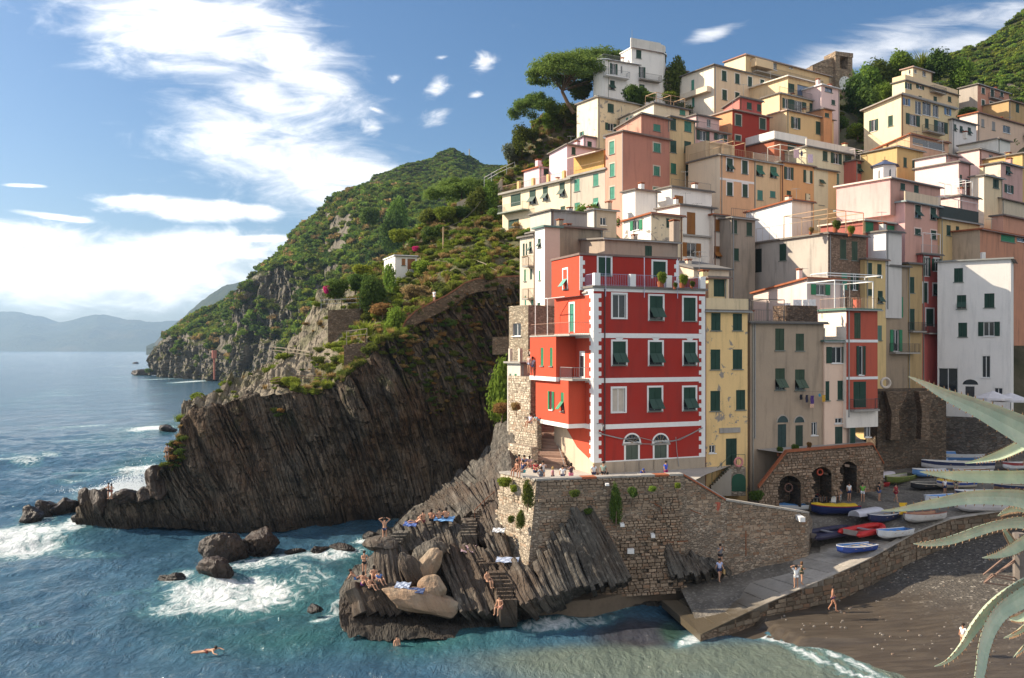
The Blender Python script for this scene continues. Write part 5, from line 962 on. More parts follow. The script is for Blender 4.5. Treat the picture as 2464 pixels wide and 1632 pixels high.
bld('peach_gable_house', 'peach house with a terracotta gable and red brown loggia', 'B', 1010, 1326, 1642, 1105, 1240, (.66, .38, .24), Y=131, th=34, lcol=(.78, .50, .28), ext=8, drop=1.3, roof=terracotta, wins=[('f', 1480, 1185, 260, 60, 'n')])
bld('ochre_big_house', 'ochre house with a broad blank side wall behind the small chapel turret', 'B', 924, 1222, 1436, 1205, 1480, (.62, .42, .15), Y=127, th=34, lcol=(.60, .42, .16), ext=8, wins=[('f', 1288, 1332, 28, 80, 'c'), ('f', 1356, 1356, 20, 78, 'c')]); terrace_rail(BL['ochre_big_house'], 1, wf, 'f', .3)
bld('pink_wall_house', 'pale pink house with a huge blank sunlit side wall', 'B', 1368, 1727, 1822, 1330, 1640, (.66, .36, .32), Y=119, th=36, lcol=(.84, .62, .60), ext=8, wear=.2, wins=[('f', 1746, 1480, 18, 92, 'c'), ('f', 1796, 1502, 16, 64, 'c')])
bld('pink_wall_top', None, 'B', 1368, 1622, 1727, 1270, 1335, (.66, .36, .32), Y=121.5, th=36, lcol=(.84, .62, .60), ext=.5, root=BL['pink_wall_house'].root, wear=.2)
bld('white_wide_house', 'wide low white house in sunlight on the upper right', 'B', 1725, 2050, 2150, 1140, 1230, (.72, .70, .64), Y=139, th=36, lcol=(.84, .82, .76), ext=8, wear=.3, roof=plaster((.26, .24, .22), .6)); chimney(BL['white_wide_house'], -4, 3, 1.0)
bld('pale_pink_cube', 'pale pink cube house with satellite dish among the right roofs', 'B', 1718, 1898, 2080, 1225, 1400, (.68, .42, .36), Y=130, th=36, lcol=(.84, .60, .56), ext=8, wear=.3, wins=[('f', 1990, 1290, 30, 40, 'n')]); dish(BL['pale_pink_cube'], 1.6, -.5, BL['pale_pink_cube'].zt - 2)
bld('cream_side_house', 'cream house with a slanted roof edge in front of the mauve house', 'B', 1820, 1935, 2085, 1440, 1620, (.72, .56, .34), Y=118, th=36, lcol=(.84, .74, .58), ext=8, wins=[('f', 2025, 1506, 34, 74, 'c'), ('f', 2145, 140, 40, 76, 'c', GRN, 'D')])
bld('mauve_house', 'mauve pink house with open shutters near the right edge', 'B', 1930, 2072, 2252, 1335, 1640, (.58, .34, .30), Y=122, th=36, lcol=(.80, .66, .52), ext=8, wins=[('f', 2133, 1400, 38, 70, 't'), ('f', 2245, 185, 70, 66, 'o', GRN, 'D')])
bld('yellow_edge_house', 'yellow house cut by the right edge of the picture', 'B', None, 2250, 2420, 1260, 1560, (.66, .44, .14), Y=126, th=36, ext=8, L=6)
bld('pink_terrace_house', 'pink house with a shaded blank side and two tilted shutters', 'D', 850, 1405, 1690, 290, 640, (.62, .32, .25), Y=104, th=36, lcol=(.72, .40, .38), ext=8, wear=.35, roof=plaster((.3, .38, .4), .5), wins=[('f', 1508, 366, 46, 104, 't'), ('f', 1632, 382, 46, 104, 't'), ('f', 1508, 532, 48, 50, 'c'), ('f', 1635, 556, 44, 70, 'c')], trim=plaster((.75, .55, .48), .3))
B = BL['pink_terrace_house']; parapet(B, 1.1, plaster((.68, .52, .36), .4), 'f')
bld('pink_terrace_top', None, 'D', 850, 1286, 1690, 100, 290, (.60, .32, .25), on='pink_terrace_house', back=2.6, th=36, ext=1.5, root=B.root, lcol=(.74, .42, .40), roof=plaster((.74, .6, .54), .3), wins=[('f', 1387, 166, 38, 54, 'c'), ('f', 1497, 186, 38, 62, 'c')])
bld('pink_sun_house', 'pink house with a sunlit stepped side below the blank pink wall', 'D', 1690, 1850, 2000, 240, 470, (.66, .40, .36), Y=112, th=36, lcol=(.84, .62, .58), ext=8, wins=[]); pergola(BL['pink_sun_house'], .2, 3.5, .2, 3, 2, whitep)
bld('mustard_lane_house', 'mustard house under a dark netted terrace', 'D', None, 1692, 2010, 425, 760, (.66, .46, .20), Y=108, th=36, ext=8, L=7, wins=[('f', 1758, 520, 34, 84, 'c'), ('f', 1830, 512, 26, 50, 'c')])
B = BL['mustard_lane_house']; m = MB(); m.obox(xy(B, .1, .1, B.zt + .19), B.a * (B.W - .2), B.b * .06, Vector((0, 0, 1.5))); m.build('terrace_netting', paint((.05, .06, .055), .9), B.root); pergola(B, .2, B.W, .3, 4, 2.6, paint((.7, .6, .58)), .05)
bld('yellow_shutter_house', 'yellow house with a row of green doors under a grey terrace', 'D', 1240, 1262, 1545, 625, 790, (.66, .46, .18), Y=104.5, th=30, ext=7, L=7, wins=[('f', 1330, 690, 70, 90, 'o'), ('f', 1440, 700, 90, 100, 'o'), ('f', 1512, 730, 30, 110, 'c')]); terrace_rail(BL['yellow_shutter_house'], 1, irongrey, 'f', .2)
bld('red_brown_back_house', 'dark red house back with green doors behind the stone house terrace', 'D', 1060, 1070, 1380, 440, 560, (.40, .13, .10), Y=102, th=32, ext=6, L=6, wins=[('f', 1110, 490, 80, 90, 'c', GRNB), ('f', 1290, 530, 60, 100, 'c', GRNB)], roof=plaster((.7, .6, .5), .4))
bld('white_gable_mid', 'white gabled house with terracotta edge below the orange row', 'D', 118, 490, 660, 278, 400, (.74, .66, .54), Y=109, th=33, lcol=(.78, .77, .78), ext=6, roof=terracotta, drop=.6, wins=[])
bld('white_stair_wall_house', 'white walled terrace with steps beside the yellow lane house', 'D', 1062, 1250, 1262, 528, 800, (.6, .58, .56), Y=100.5, th=33, lcol=(.76, .76, .78), ext=6, L=None, W=3, wear=.3, wins=[])
bld('brick_orange_house', 'weathered orange brick house with a wide green shutter at the right edge', 'D', 1755, 2012, 2480, 515, 780, (.56, .24, .13), Y=107, th=38, lcol=(.56, .42, .28), ext=10, wear=1.2, roof=terracotta, over=.4, wins=[('f', 2238, 576, 112, 74, 'c', GRNB), ('f', 2345, 575, 70, 74, 'n')])
bld('orange_edge_house', 'salmon orange house stepping up at the right edge', 'D', 2105, 2200, 2480, 400, 520, (.60, .28, .17), Y=113, th=38, lcol=(.74, .4, .28), ext=8, wear=.8, wins=[])
bld('cream_edge_house', 'cream house wall at the right edge above the orange houses', 'D', None, 2190, 2480, 265, 420, (.60, .50, .36), Y=120, th=38, ext=8, L=6, drop=-1.5)
# --- white villa on the crest, with rounded corners
def rounded(B, corner, r, z0, z1, mat, name='rounded_corner', n=10):
 pass
def villa():
 B = bld('white_villa', 'white modernist villa with rounded corners and green shutters on the crest', 'A', 992, 1080, 1322, 190, 590, (.80, .78, .74), Y=153, th=26, ext=8, lcol=(.84, .82, .79), wear=.25, roof=whitep, over=.15,
   wins=[('f', 1140, 236, 42, 74, 'c'), ('f', 1162, 386, 60, 88, 'o'), ('f', 1165, 505, 44, 40, 'c')])
 def drum(cx, ct, r, z0, z1, name, mat):
  m = MB(); k = 20; pts = [(cx + r * math.cos(6.2832 * i / k), ct + r * math.sin(6.2832 * i / k)) for i in range(k)]
  for i in range(k): a, b = pts[i], pts[(i + 1) % k]; m.quad(xy(B, *a, z0), xy(B, *b, z0), xy(B, *b, z1), xy(B, *a, z1))
  m.poly([xy(B, *p, z1) for p in pts]); return m.build(name, mat, B.root)
 wm = B.wall.data.materials[0]; r = 2.2
 drum(B.W - .15, r - .02, r, B.z0, B.zt, 'rounded_wall', wm); drum(B.W - .15, r - .02, r + .25, B.zt, B.zt + .2, 'roof_rim', whitep)
 pz = B.zt + .2; m = MB(); m.obox(xy(B, -.1, -.02, pz), B.a * B.W, B.b * .2, Vector((0, 0, 1.6))); m.build('parapet', plaster((.66, .64, .58), .9), B.root); drum(B.W - .15, r - .02, r - .02, pz, pz + 1.4, 'parapet_drum', plaster((.66, .64, .58), .9))
 for v in (252, 394, 530):
  _, z = on_face(B, 'f', fx('A', 1338), fy('A', v)); a = -0.75; c = xy(B, B.W - .15, r - .02, z); d = B.a * math.cos(a) + B.b * math.sin(a); u = d.cross(Vector((0, 0, 1)))
  m = MB(); m.obox(c + d * (r - .02) - u * .5 - Vector((0, 0, .9)), u * 1.0, d * .07, Vector((0, 0, 1.8))); w = m.build('window', shutter_mat(GRN), B.root)
 balcony(B, 'A', 'f', 1130, 1300, 446, 1.0, 1.0)
 # lower wing with a round front
 W = bld('villa_wing', None, 'A', 800, 880, 1140, 288, 600, (.80, .78, .74), Y=150.5, th=26, ext=8, lcol=(.84, .82, .79), wear=.25, root=B.root, roof=whitep, over=.2, wins=[('f', 1000, 366, 12, 60, 'n'), ('f', 935, 360, 60, 88, 'o'), ('f', 920, 490, 50, 74, 't')])
 r = 1.6; k = 20
 def drum2(s, t, rr, z0, z1, name, mat):
  m = MB(); pts = [(s + rr * math.cos(6.2832 * i / k), t + rr * math.sin(6.2832 * i / k)) for i in range(k)]
  for i in range(k): a, b = pts[i], pts[(i + 1) % k]; m.quad(xy(W, *a, z0), xy(W, *b, z0), xy(W, *b, z1), xy(W, *a, z1))
  m.poly([xy(W, *p, z1) for p in pts]); return m.build(name, mat, B.root)
 drum2(.1, r - .1, r, W.z0, W.zt, 'rounded_wall', wm); drum2(.1, r - .1, r + .25, W.zt + .01, W.zt + .2, 'roof_rim', whitep)
 zb = on_face(W, 'f', fx('A', 950), fy('A', 432))[1]; m = MB(); m.obox(xy(W, -.8, -1.1, zb - .16), W.a * (W.W * .62 + .8), W.b * 1.097, Vector((0, 0, .16))); q = m.build('balcony', whitep, B.root)
 railing(W, [xy(W, -.75, 0, zb), xy(W, -.75, -1.05, zb), xy(W, W.W * .62 - .05, -1.05, zb), xy(W, W.W * .62 - .05, -.02, zb)], 1.0, q, irongrey)
 railing(W, [xy(W, -.6, 4, W.zt + .2), xy(W, -.6, 0, W.zt + .2), xy(W, 3, 0, W.zt + .2)], .8, B.root, irongrey)
 m = MB(); m.bar(xy(B, .2, .1, B.zt + 1.8), xy(B, .2, .1, B.zt + 3.2), .04); m.build('roof_mast', irongrey, B.root)
villa()
bld('crest_hut', 'small brown flat hut on the crest right of the villa', 'A', 1355, 1365, 1530, 358, 500, (.40, .33, .22), Y=160, th=26, ext=5, L=4, roof=slabdark, over=.4)
# --- castle ruin with clock, chapel turret, church spire
def castle():
 st = rubble_mat((.40, .30, .21), 2.0); B = bld('castle_ruin', 'ruined stone castle wall with a clock turret on the skyline', 'B', 510, 530, 715, 545, 700, (.4, .3, .2), Y=182, th=18, ext=8, L=5, matf=st, matl=st, roof=st, over=.01, cat='castle', drop=-.01)
 m = MB(); z = B.zt; m.poly([xy(B, 0, -.01, z), xy(B, B.W, -.01, z), xy(B, B.W, -.01, z + 2.4), xy(B, B.W * .45, -.01, z + 1.5), xy(B, 0, -.01, z + .3)]); m.poly([xy(B, 0, .9, z), xy(B, 0, .9, z + .3), xy(B, B.W * .45, .9, z + 1.5), xy(B, B.W, .9, z + 2.4), xy(B, B.W, .9, z)])
 for a, b in (((0, .3), (.45, 1.5)), ((.45, 1.5), (1, 2.4))): m.quad(xy(B, B.W * a[0], -.01, z + a[1]), xy(B, B.W * b[0], -.01, z + b[1]), xy(B, B.W * b[0], .9, z + b[1]), xy(B, B.W * a[0], .9, z + a[1]))
 m.build('broken_wall', st, B.root)
 w = 4.2; s0 = B.W - .4; zt = P(fx('B', 740), fy('B', 470), 184).z
 m = MB(); m.obox(xy(B, s0, -.6, B.z0), B.a * w, B.b * 3.5, Vector((0, 0, zt - 2.6 - B.z0)));
 for q in (0, w - 1.1): m.obox(xy(B, s0 + q, -.6, zt - 2.6), B.a * 1.1, B.b * 3.5, Vector((0, 0, 2.6)))
 m.obox(xy(B, s0 - .1, -.7, zt), B.a * (w + .2), B.b * 3.7, Vector((0, 0, .9))); m.build('clock_turret', st, B.root)
 c = xy(B, s0 + w / 2 + .3, -.66, zt - 5.6); k = 20; r = 1.55
 m = MB(); m.poly([c + B.a * r * math.cos(-6.2832 * i / k) * -1 + Vector((0, 0, r * math.sin(6.2832 * i / k))) for i in range(k)][::-1]); f = m.build('clock_face', whitep, B.root)
 m = MB()
 for i in range(12): a = 6.2832 * i / 12; d = B.a * math.cos(a) + Vector((0, 0, math.sin(a))); m.bar(c - B.b * .05 + d * 1.15, c - B.b * .05 + d * 1.4, .06)
 m.bar(c - B.b * .06, c - B.b * .06 + Vector((0, 0, .95)) + B.a * .3, .06); m.bar(c - B.b * .06, c - B.b * .06 - B.a * .2 - Vector((0, 0, .7)), .07); m.build('clock_hand', iron, f)
castle()
def spire():
 o = tag(empty('church_spire', P(fx('B', 935), fy('B', 740), 200)), 'pale pointed church spire tip rising between the trees', 'spire'); x, y, z = o.location
 zt = P(fx('B', 935), fy('B', 640), 200).z; zm = P(fx('B', 935), fy('B', 690), 200).z; m = MB(); m.bar((x, y, z - 6), (x, y, zm), 1.5, 0, 4); m.build('tower', concrete, o); m = MB(); m.bar((x, y, zm), (x, y, zt), 1.45, 0, 8, .08); m.build('cone', plaster((.62, .5, .44), .5), o)
spire()
def turret():
 Y = 121.0; c = P(fx('B', 1122), fy('B', 1450), Y); zt = P(fx('B', 1122), fy('B', 1368), Y).z; za = P(fx('B', 1122), fy('B', 1315), Y).z; zx = P(fx('B', 1122), fy('B', 1285), Y).z; r = 1.25
 o = tag(empty('chapel_turret', (c.x, c.y, c.z - 5)), 'little white turret with a blue pyramid roof and cross', 'turret'); m = MB(); m.bar((c.x, c.y, c.z - 5), (c.x, c.y, zt), r * 1.28, 0, 6); m.build('wall', plaster((.74, .72, .70), .3), o)
 m = MB(); m.bar((c.x, c.y, zt), (c.x, c.y, za), r * 1.65, 0, 6, .05); m.build('roof', paint((.07, .09, .16)), o)
 for a in (-2.35, -1.35, -.5):
  d = Vector((math.cos(a), math.sin(a), 0)); u = Vector((-d.y, d.x, 0)); p = c + d * (r * 1.12); z0 = zt - 2.1; m = MB(); m.poly([p - u * .3 + Vector((0, 0, z0 - c.z)), p + u * .3 + Vector((0, 0, z0 - c.z)), p + u * .3 + Vector((0, 0, z0 - c.z + 1.3)), p + Vector((0, 0, z0 - c.z + 1.65)), p - u * .3 + Vector((0, 0, z0 - c.z + 1.3))]); m.build('arched_window', glass, o)
 m = MB(); m.bar((c.x, c.y, za - .1), (c.x, c.y, zx), .05); m.bar((c.x - .4, c.y, zx - .5), (c.x + .4, c.y, zx - .5), .05); m.build('cross', iron, o)
turret()
# --- garden houses on the slope
bld('white_garden_hut', 'white flat roofed garden hut with brown shutters among the bushes', 'L', 1082, 1170, 1345, 955, 1085, (.76, .74, .72), Y=128, th=22, ext=3, L=None, lcol=(.84, .82, .80), wear=.2, roof=whitep, over=.15, wins=[('f', 1238, 1003, 30, 55, 'c', (.35, .15, .06)), ('f', 1300, 1020, 62, 85, 'd', (.30, .12, .05))])
bld('garden_shack', 'low white shack with a glazed porch on the slope', 'L', 1552, 1640, 1762, 870, 985, (.70, .62, .50), Y=140, th=25, ext=3, lcol=(.84, .80, .70), drop=.5, wins=[('f', 1668, 905, 34, 60, 'n'), ('l', 1580, 925, 22, 30, 'c', TEAL), ('l', 1622, 915, 16, 40, 'c', TEAL)], roof=slabdark)
bld('garden_shed', 'narrow white shed with green door frame on the slope', 'L', 1765, 1815, 1900, 705, 870, (.62, .58, .52), Y=143, th=25, ext=3, lcol=(.82, .76, .68), wins=[], roof=paint((.1, .25, .2)))
# ------------------------------------------------------------------ ground under the village
def village_ground():
 pts = []
 for B in BL.values():
  for s, t in ((0, 0), (1, 0), (0, 1), (1, 1)):
   p = xy(B, s * B.W, t * B.L, 0)
   pts.append((p.x, p.y, B.zv - 2.5 + (0.9 * t * B.L * .6)))
 pts += [(105, 170, 60), (110, 210, 80), (70, 215, 82), (40, 200, 76), (100, 130, 36), (90, 105, 14), (70, 90, 6)]
 a = np.array(pts); xs = np.linspace(0, 125, 110); ys = np.linspace(84, 225, 130); X, Y = np.meshgrid(xs, ys, indexing='ij')
 d2 = (X[..., None] - a[:, 0]) ** 2 + (Y[..., None] - a[:, 1]) ** 2 + 1.0; w = 1 / d2 ** 1.6; Z = (w * a[:, 2]).sum(-1) / w.sum(-1)
 Z = np.minimum(Z, 5.0 + np.clip(Y - np.interp(X, [0, 28, 36, 60, 125], [86, 90, 101, 106, 106]), 0, 200) * .95)
 Z = np.where(X < 10, np.minimum(Z, 9 + np.clip(Y - 126, 0, 99)), Z); Z += .5 * fbm(X, Y, Z, .2, 3)
 grid_obj('hillside_ground', np.stack([X, Y, Z], -1), ground_mat('earth', (.12, .10, .06), (.06, .065, .025), 1, .3)); return np.stack([X, Y, Z], -1)
vill_g = village_ground()
# ------------------------------------------------------------------ quay, slipway, harbour square
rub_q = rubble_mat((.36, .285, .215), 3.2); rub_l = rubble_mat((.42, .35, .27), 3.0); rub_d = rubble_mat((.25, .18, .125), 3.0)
TZ = 8.7
def stones_on(O, ax, n, w_of, z0, z1, parent, mat, keep=None, seed=1, single=0, hrow=(.12, .26), wrow=(.22, .65), prot=.05, name='stone'):
 """coursed rubble: each stone a small block of its own, the largest ones objects, the rest joined"""
 r = random.Random(seed); z = z0; S = []
 while z < z1:
  h = r.uniform(*hrow); u0, u1 = w_of(z + h / 2); u = u0 + r.uniform(0, .3)
  while u < u1:
   w = r.uniform(*wrow) * (1.0 if h > .2 else .8)
   if u + w > u1: break
   if (keep is None or keep(u + w / 2, z + h / 2)) and r.random() < .93: S.append((w * h, u, u + w, z, z + h, r.uniform(.25, 1) * prot, r.random()))
   u += w + .035
  z += h + .03
 S.sort(reverse=True); rest = MB()
 for k, (_, a, b, c, d, p, q) in enumerate(S):
  t = MB() if k < single else rest; j = lambda: (random.Random(int(q * 1e6) + 7).random() - .5) * .05
  e = .02; f = lambda u, z, dd: O + ax * u + n * dd + Vector((0, 0, z))
  sk = (q - .5) * .07
  base = [f(a, c, -.12), f(b, c + sk, -.12), f(b, d + sk, -.12), f(a, d, -.12)]; top = [f(a + e, c + e, p), f(b - e, c + e + sk, p * .9), f(b - e * 1.5, d - e + sk, p), f(a + e, d - e, p * .85)]
  t.poly(top if ax.cross(Vector((0, 0, 1))).dot(n) > 0 else top[::-1])
  for i in range(4):
   jx = (i + 1) % 4; fc = [base[i], base[jx], top[jx], top[i]]; t.poly(fc if ax.cross(Vector((0, 0, 1))).dot(n) > 0 else fc[::-1])
  if k < single: t.build(name, mat, parent)
 if rest.f: o = rest.build('masonry', mat, parent); o['kind'] = 'stuff'
def quay():
 q = tag(empty('quay_wall', (2, 65, 2)), 'high rubble stone quay wall carrying the terrace in front of the red house', 'wall')
 # plan of the top edge: left end, corner, right along the front to its low end
 A = P(1204, 1110, 69.5); C = P(1291, 1155, 64.6); E1 = P(1644, 1136, 67.2); E2 = P(1745, 1205, 68.3); E3 = P(1945, 1236, 70.5); E3b = P(1955, 1250, 73.5)
 C.z = 9.45; A.z = 9.3; E1.z = 9.45
 A0 = P(1190, 1330, 68); C0 = P(1262, 1356, 63.4); base = 0.8
 st = stone_piece_mat((.32, .235, .165)); stl = stone_piece_mat((.50, .42, .32))  # one quay stone: darker copy for the shaded front, paler for the sunlit face
 m = MB()
 def strip(p0, p1, z_lo, b0=None, b1=None, mi=0):
  a, b = Vector(b0 or p0), Vector(b1 or p1); a.z = z_lo; b.z = z_lo; m.quad(a, b, p1, p0, mi)
 Cb = Vector((C0.x, C0.y, 0)); Ab = Vector((A0.x, A0.y, 0))
 strip(A, C, base, Ab, Cb, 1); strip(C, E1, base, Cb, Vector((E1.x, E1.y - .2, 0))); strip(E1, E2, base, Vector((E1.x, E1.y - .2, 0)), Vector((E2.x, E2.y - .1, 0))); strip(E2, E3, base, Vector((E2.x, E2.y - .1, 0)), E3); strip(E3, E3b, base)
 back = [Vector((p.x + .35, p.y + .75, p.z)) for p in (A, C, E1, E2, E3)]
 for p0, p1, k0, k1 in zip((A, C, E1, E2), (C, E1, E2, E3), back[:-1], back[1:]): m.quad(p0, p1, k1, k0, 2); d = Vector((0, 0, -1.2)); m.quad(k0, k1, k1 + d, k0 + d)
 m.build('wall_core', [rub_q, rub_l, concrete], q)
 # stones, face by face
 def facing(p0, p1, b0, b1, mat, seed, single, keep=None, extra=0):
  ax = (Vector((p1.x, p1.y, 0)) - Vector((p0.x, p0.y, 0))); W = ax.length; ax.normalize(); n = Vector((ax.y, -ax.x, 0))
  lean = ((Vector((b0.x, b0.y, 0)) - Vector((p0.x, p0.y, 0))).dot(n)) / max(p0.z - base, .1)
  O = Vector((p0.x, p0.y, 0)); zt = max(p0.z, p1.z); zl = min(p0.z, p1.z)
  def w_of(z):
   if z < zl: return 0.05, W - .05
   k = (z - zl) / (zt - zl + 1e-6); return (0.05, W * (1 - k) - .05) if p0.z > p1.z else (W * k + .05, W - .05)
  # build in slabs of height so that the batter is followed
  nn = 6
  for i in range(nn):
   za = base + (zt - .1 - base) * i / nn; zb = base + (zt - .1 - base) * (i + 1) / nn; off = lean * (p0.z - (za + zb) / 2)
   stones_on(O + n * (off + .02), ax, n, w_of, za + .02, zb - .02, q, mat, keep, seed + i, single // nn)
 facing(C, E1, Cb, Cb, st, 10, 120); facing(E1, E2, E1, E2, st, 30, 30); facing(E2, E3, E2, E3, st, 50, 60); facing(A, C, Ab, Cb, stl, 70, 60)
 # coping
 for p0, p1 in ((C, E1), (E1, E2), (E2, E3), (A, C)):
  L = (p1 - p0).length; k = max(2, int(L / 1.1)); d = (p1 - p0) / k; n = Vector((d.y, -d.x, 0)).normalized()
  for i in range(k):
   c = MB(); c.obox(p0 + d * i + n * .12 + Vector((0, 0, .005)), d * .97, -n * .85, Vector((0, 0, .14 + .03 * math.sin(i * 3.1)))); c.build('coping_stone', [concrete, terracotta][1 if (p0 is E1 or (p0 is C and i % 5 == 3)) else 0], q)
 # plates and notices fixed to the wall
 for f, u, v, w, h, Y in (('H', 392, 703, 46, 32, 66.2), ('H', 1566, 485, 36, 32, 70), ('H', 335, 524, 28, 20, 66), ('H', 545, 598, 26, 24, 66.6), ('H', 232, 248, 24, 14, 66)):
  a = Q(f, u - w / 2, v + h / 2, Y - 1.0); b = Q(f, u + w / 2, v + h / 2, Y - .95); c = Q(f, u - w / 2, v - h / 2, Y - 1.0); t = MB(); t.obox(a, b - a, Vector((0, 1.6, 0)), Vector((0, 0, c.z - a.z))); t.build('notice_plate', whitep, q)
 # mooring chain bars
 t = MB()
 for f, u0, v0, u1, v1 in (('H', 550, 375, 600, 400), ('H', 525, 665, 690, 655), ('H', 640, 640, 780, 630), ('H', 800, 420, 870, 445), ('H', 600, 400, 600, 500), ('H', 1178, 560, 1178, 730)): t.bar(Q(f, u0, v0, 66.3), Q(f, u1, v1, 66.6), .045)
 t.build('iron_bar', rust, q)
 # terrace paving behind the wall
 g = MB(); pts = [A, C, E1, P(1700, 1175, 73.5), P(1760, 1165, 79), P(1690, 1150, 81), P(1352, 1130, 88), P(1240, 1130, 84)]
 g.poly([(p.x, p.y, TZ - .02 * i) for i, p in enumerate(pts[:3])] + [(p.x, p.y, TZ - .05) for p in pts[3:]]); o = g.build('terrace_paving', ground_mat('paving', (.46, .42, .36), (.38, .34, .29), 1, .05)); o['kind'] = 'structure'
quay()
def stairs():
 st = tag(empty('stone_stairs', (3, 78, TZ)), 'pink worn stone stairs climbing left of the red house', 'stairs'); sm = stone_piece_mat((.44, .29, .22), 'stair'); n = 15
 B0, B1 = P(1296, 1122, 77.8), P(1359, 1122, 76.6); T0, T1 = P(1296, 1034, 84.5), P(1328, 1034, 84.0)
 for i in range(n):
  a = i / n; p0 = B0.lerp(T0, a); p1 = B1.lerp(T1, a); d = (T0 - B0) / n; m = MB(); z = TZ + 3.5 * a; e = Vector((d.x, d.y, 0)) * 1.5
  p0 = Vector((p0.x - .2, p0.y, TZ - 1)); p1 = Vector((p1.x + .2, p1.y, TZ - 1)); m.obox(p0, p1 - p0, e, Vector((0, 0, z - TZ + 1.24))); m.build('step', sm, st)
 m = MB(); h = P(1352, 1060, 78.5); m.bar(P(1333, 1040, 82), P(1358, 1118, 76.5), .03); m.build('handrail', irongrey, st)
 # rubble retaining wall at the left of the stairs, a stepped mass
 w = tag(empty('stair_retaining_wall', (1, 80, 4)), 'broken rubble retaining wall with a sunlit face left of the stairs', 'wall')
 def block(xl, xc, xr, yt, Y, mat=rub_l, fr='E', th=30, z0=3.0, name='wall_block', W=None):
  px = fx(fr, xc); C = P(px, HY, Y); t = R(th); a = Vector((math.cos(t), math.sin(t), 0)); b = Vector((-math.sin(t), math.cos(t), 0)); c2 = Vector((C.x, C.y))
  L = line_x(c2, b.xy, fx(fr, xl)); W = W or line_x(c2, a.xy, fx(fr, xr)); zt = P(px, fy(fr, yt), Y).z; m = MB(); O = Vector((C.x, C.y, z0)); m.obox(O, a * W, b * L, Vector((0, 0, zt - z0))); m.build(name, mat, w)
  stm = stone_piece_mat((.56, .47, .36), 'lit'); stones_on(Vector((C.x, C.y, 0)), b, -a, lambda z: (0, L), max(z0, zt - 6), zt, w, stm, None, int(xc), 14)  # sun and shade put into the stone colour: paler here, darker on the front
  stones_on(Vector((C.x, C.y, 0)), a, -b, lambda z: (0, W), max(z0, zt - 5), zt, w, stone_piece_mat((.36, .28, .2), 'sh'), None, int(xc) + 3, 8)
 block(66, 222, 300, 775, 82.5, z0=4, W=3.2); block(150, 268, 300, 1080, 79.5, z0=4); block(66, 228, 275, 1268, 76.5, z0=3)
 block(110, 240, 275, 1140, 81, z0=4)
stairs()
def shingle_mat():
 m, t, b = newmat('shingle'); p = t.node('ShaderNodeNewGeometry').outputs['Position']; z = t.sep(p)[2]
 v = t.node('ShaderNodeTexVoronoi'); v.inputs['Scale'].default_value = 6.0; t.link(p, v.inputs['Vector'])
 c = t.mix(t.ramp(t.sep(v.outputs['Color'])[0], .2, 1.0), (.05, .042, .034), (.105, .09, .072)); c = t.mix(t.ramp(t.sep(v.outputs['Color'])[1], .92, 1.0, 0, .8), c, (.36, .32, .27))
 n = t.noise(t.mapping(p, rot=(0, 0, R(-55)), scale=(.35, 2.2, 1)), 1.0, 6, .65, .6); wetc = t.mix(t.ramp(n, .35, .7), (.055, .043, .032), (.095, .076, .056))
 w = t.ramp(t.math('ADD', z, t.math('MULTIPLY', t.noise(p, .3, 3), .8)), 1.0, 1.7, 1, 0); t.link(t.mix(w, c, wetc), b.inputs['Base Color']); t.link(t.ramp(w, 0, 1, .9, .35), b.inputs['Roughness'])
 t.link(t.bump(t.mix(w, v.outputs['Distance'], n), .6, .12), b.inputs['Normal']); return m
def slip_mat():
 m, t, b = newmat('slip_concrete'); p = t.node('ShaderNodeNewGeometry').outputs['Position']; z = t.sep(p)[2]; rp = t.node('ShaderNodeObjectInfo').outputs['Random']
 n = t.noise(p, .8, 6, .7); n2 = t.noise(p, 6, 5, .7); c = t.mix(t.ramp(n, .35, .68), (.46, .41, .35), (.27, .24, .2)); c = t.mix(t.ramp(n2, .5, .75, 0, .5), c, (.2, .17, .14)); c = t.mix(t.ramp(rp, 0, 1, 0, .45, False), c, (.25, .225, .19))
 w = t.ramp(t.math('ADD', z, t.math('MULTIPLY', n, 1.6)), 1.4, 2.6, .95, 0); c = t.mix(w, c, (.075, .058, .036)); t.link(c, b.inputs['Base Color']); t.link(t.ramp(w, 0, 1, .9, .35), b.inputs['Roughness']); t.link(t.bump(n2, .7, .05), b.inputs['Normal']); return m
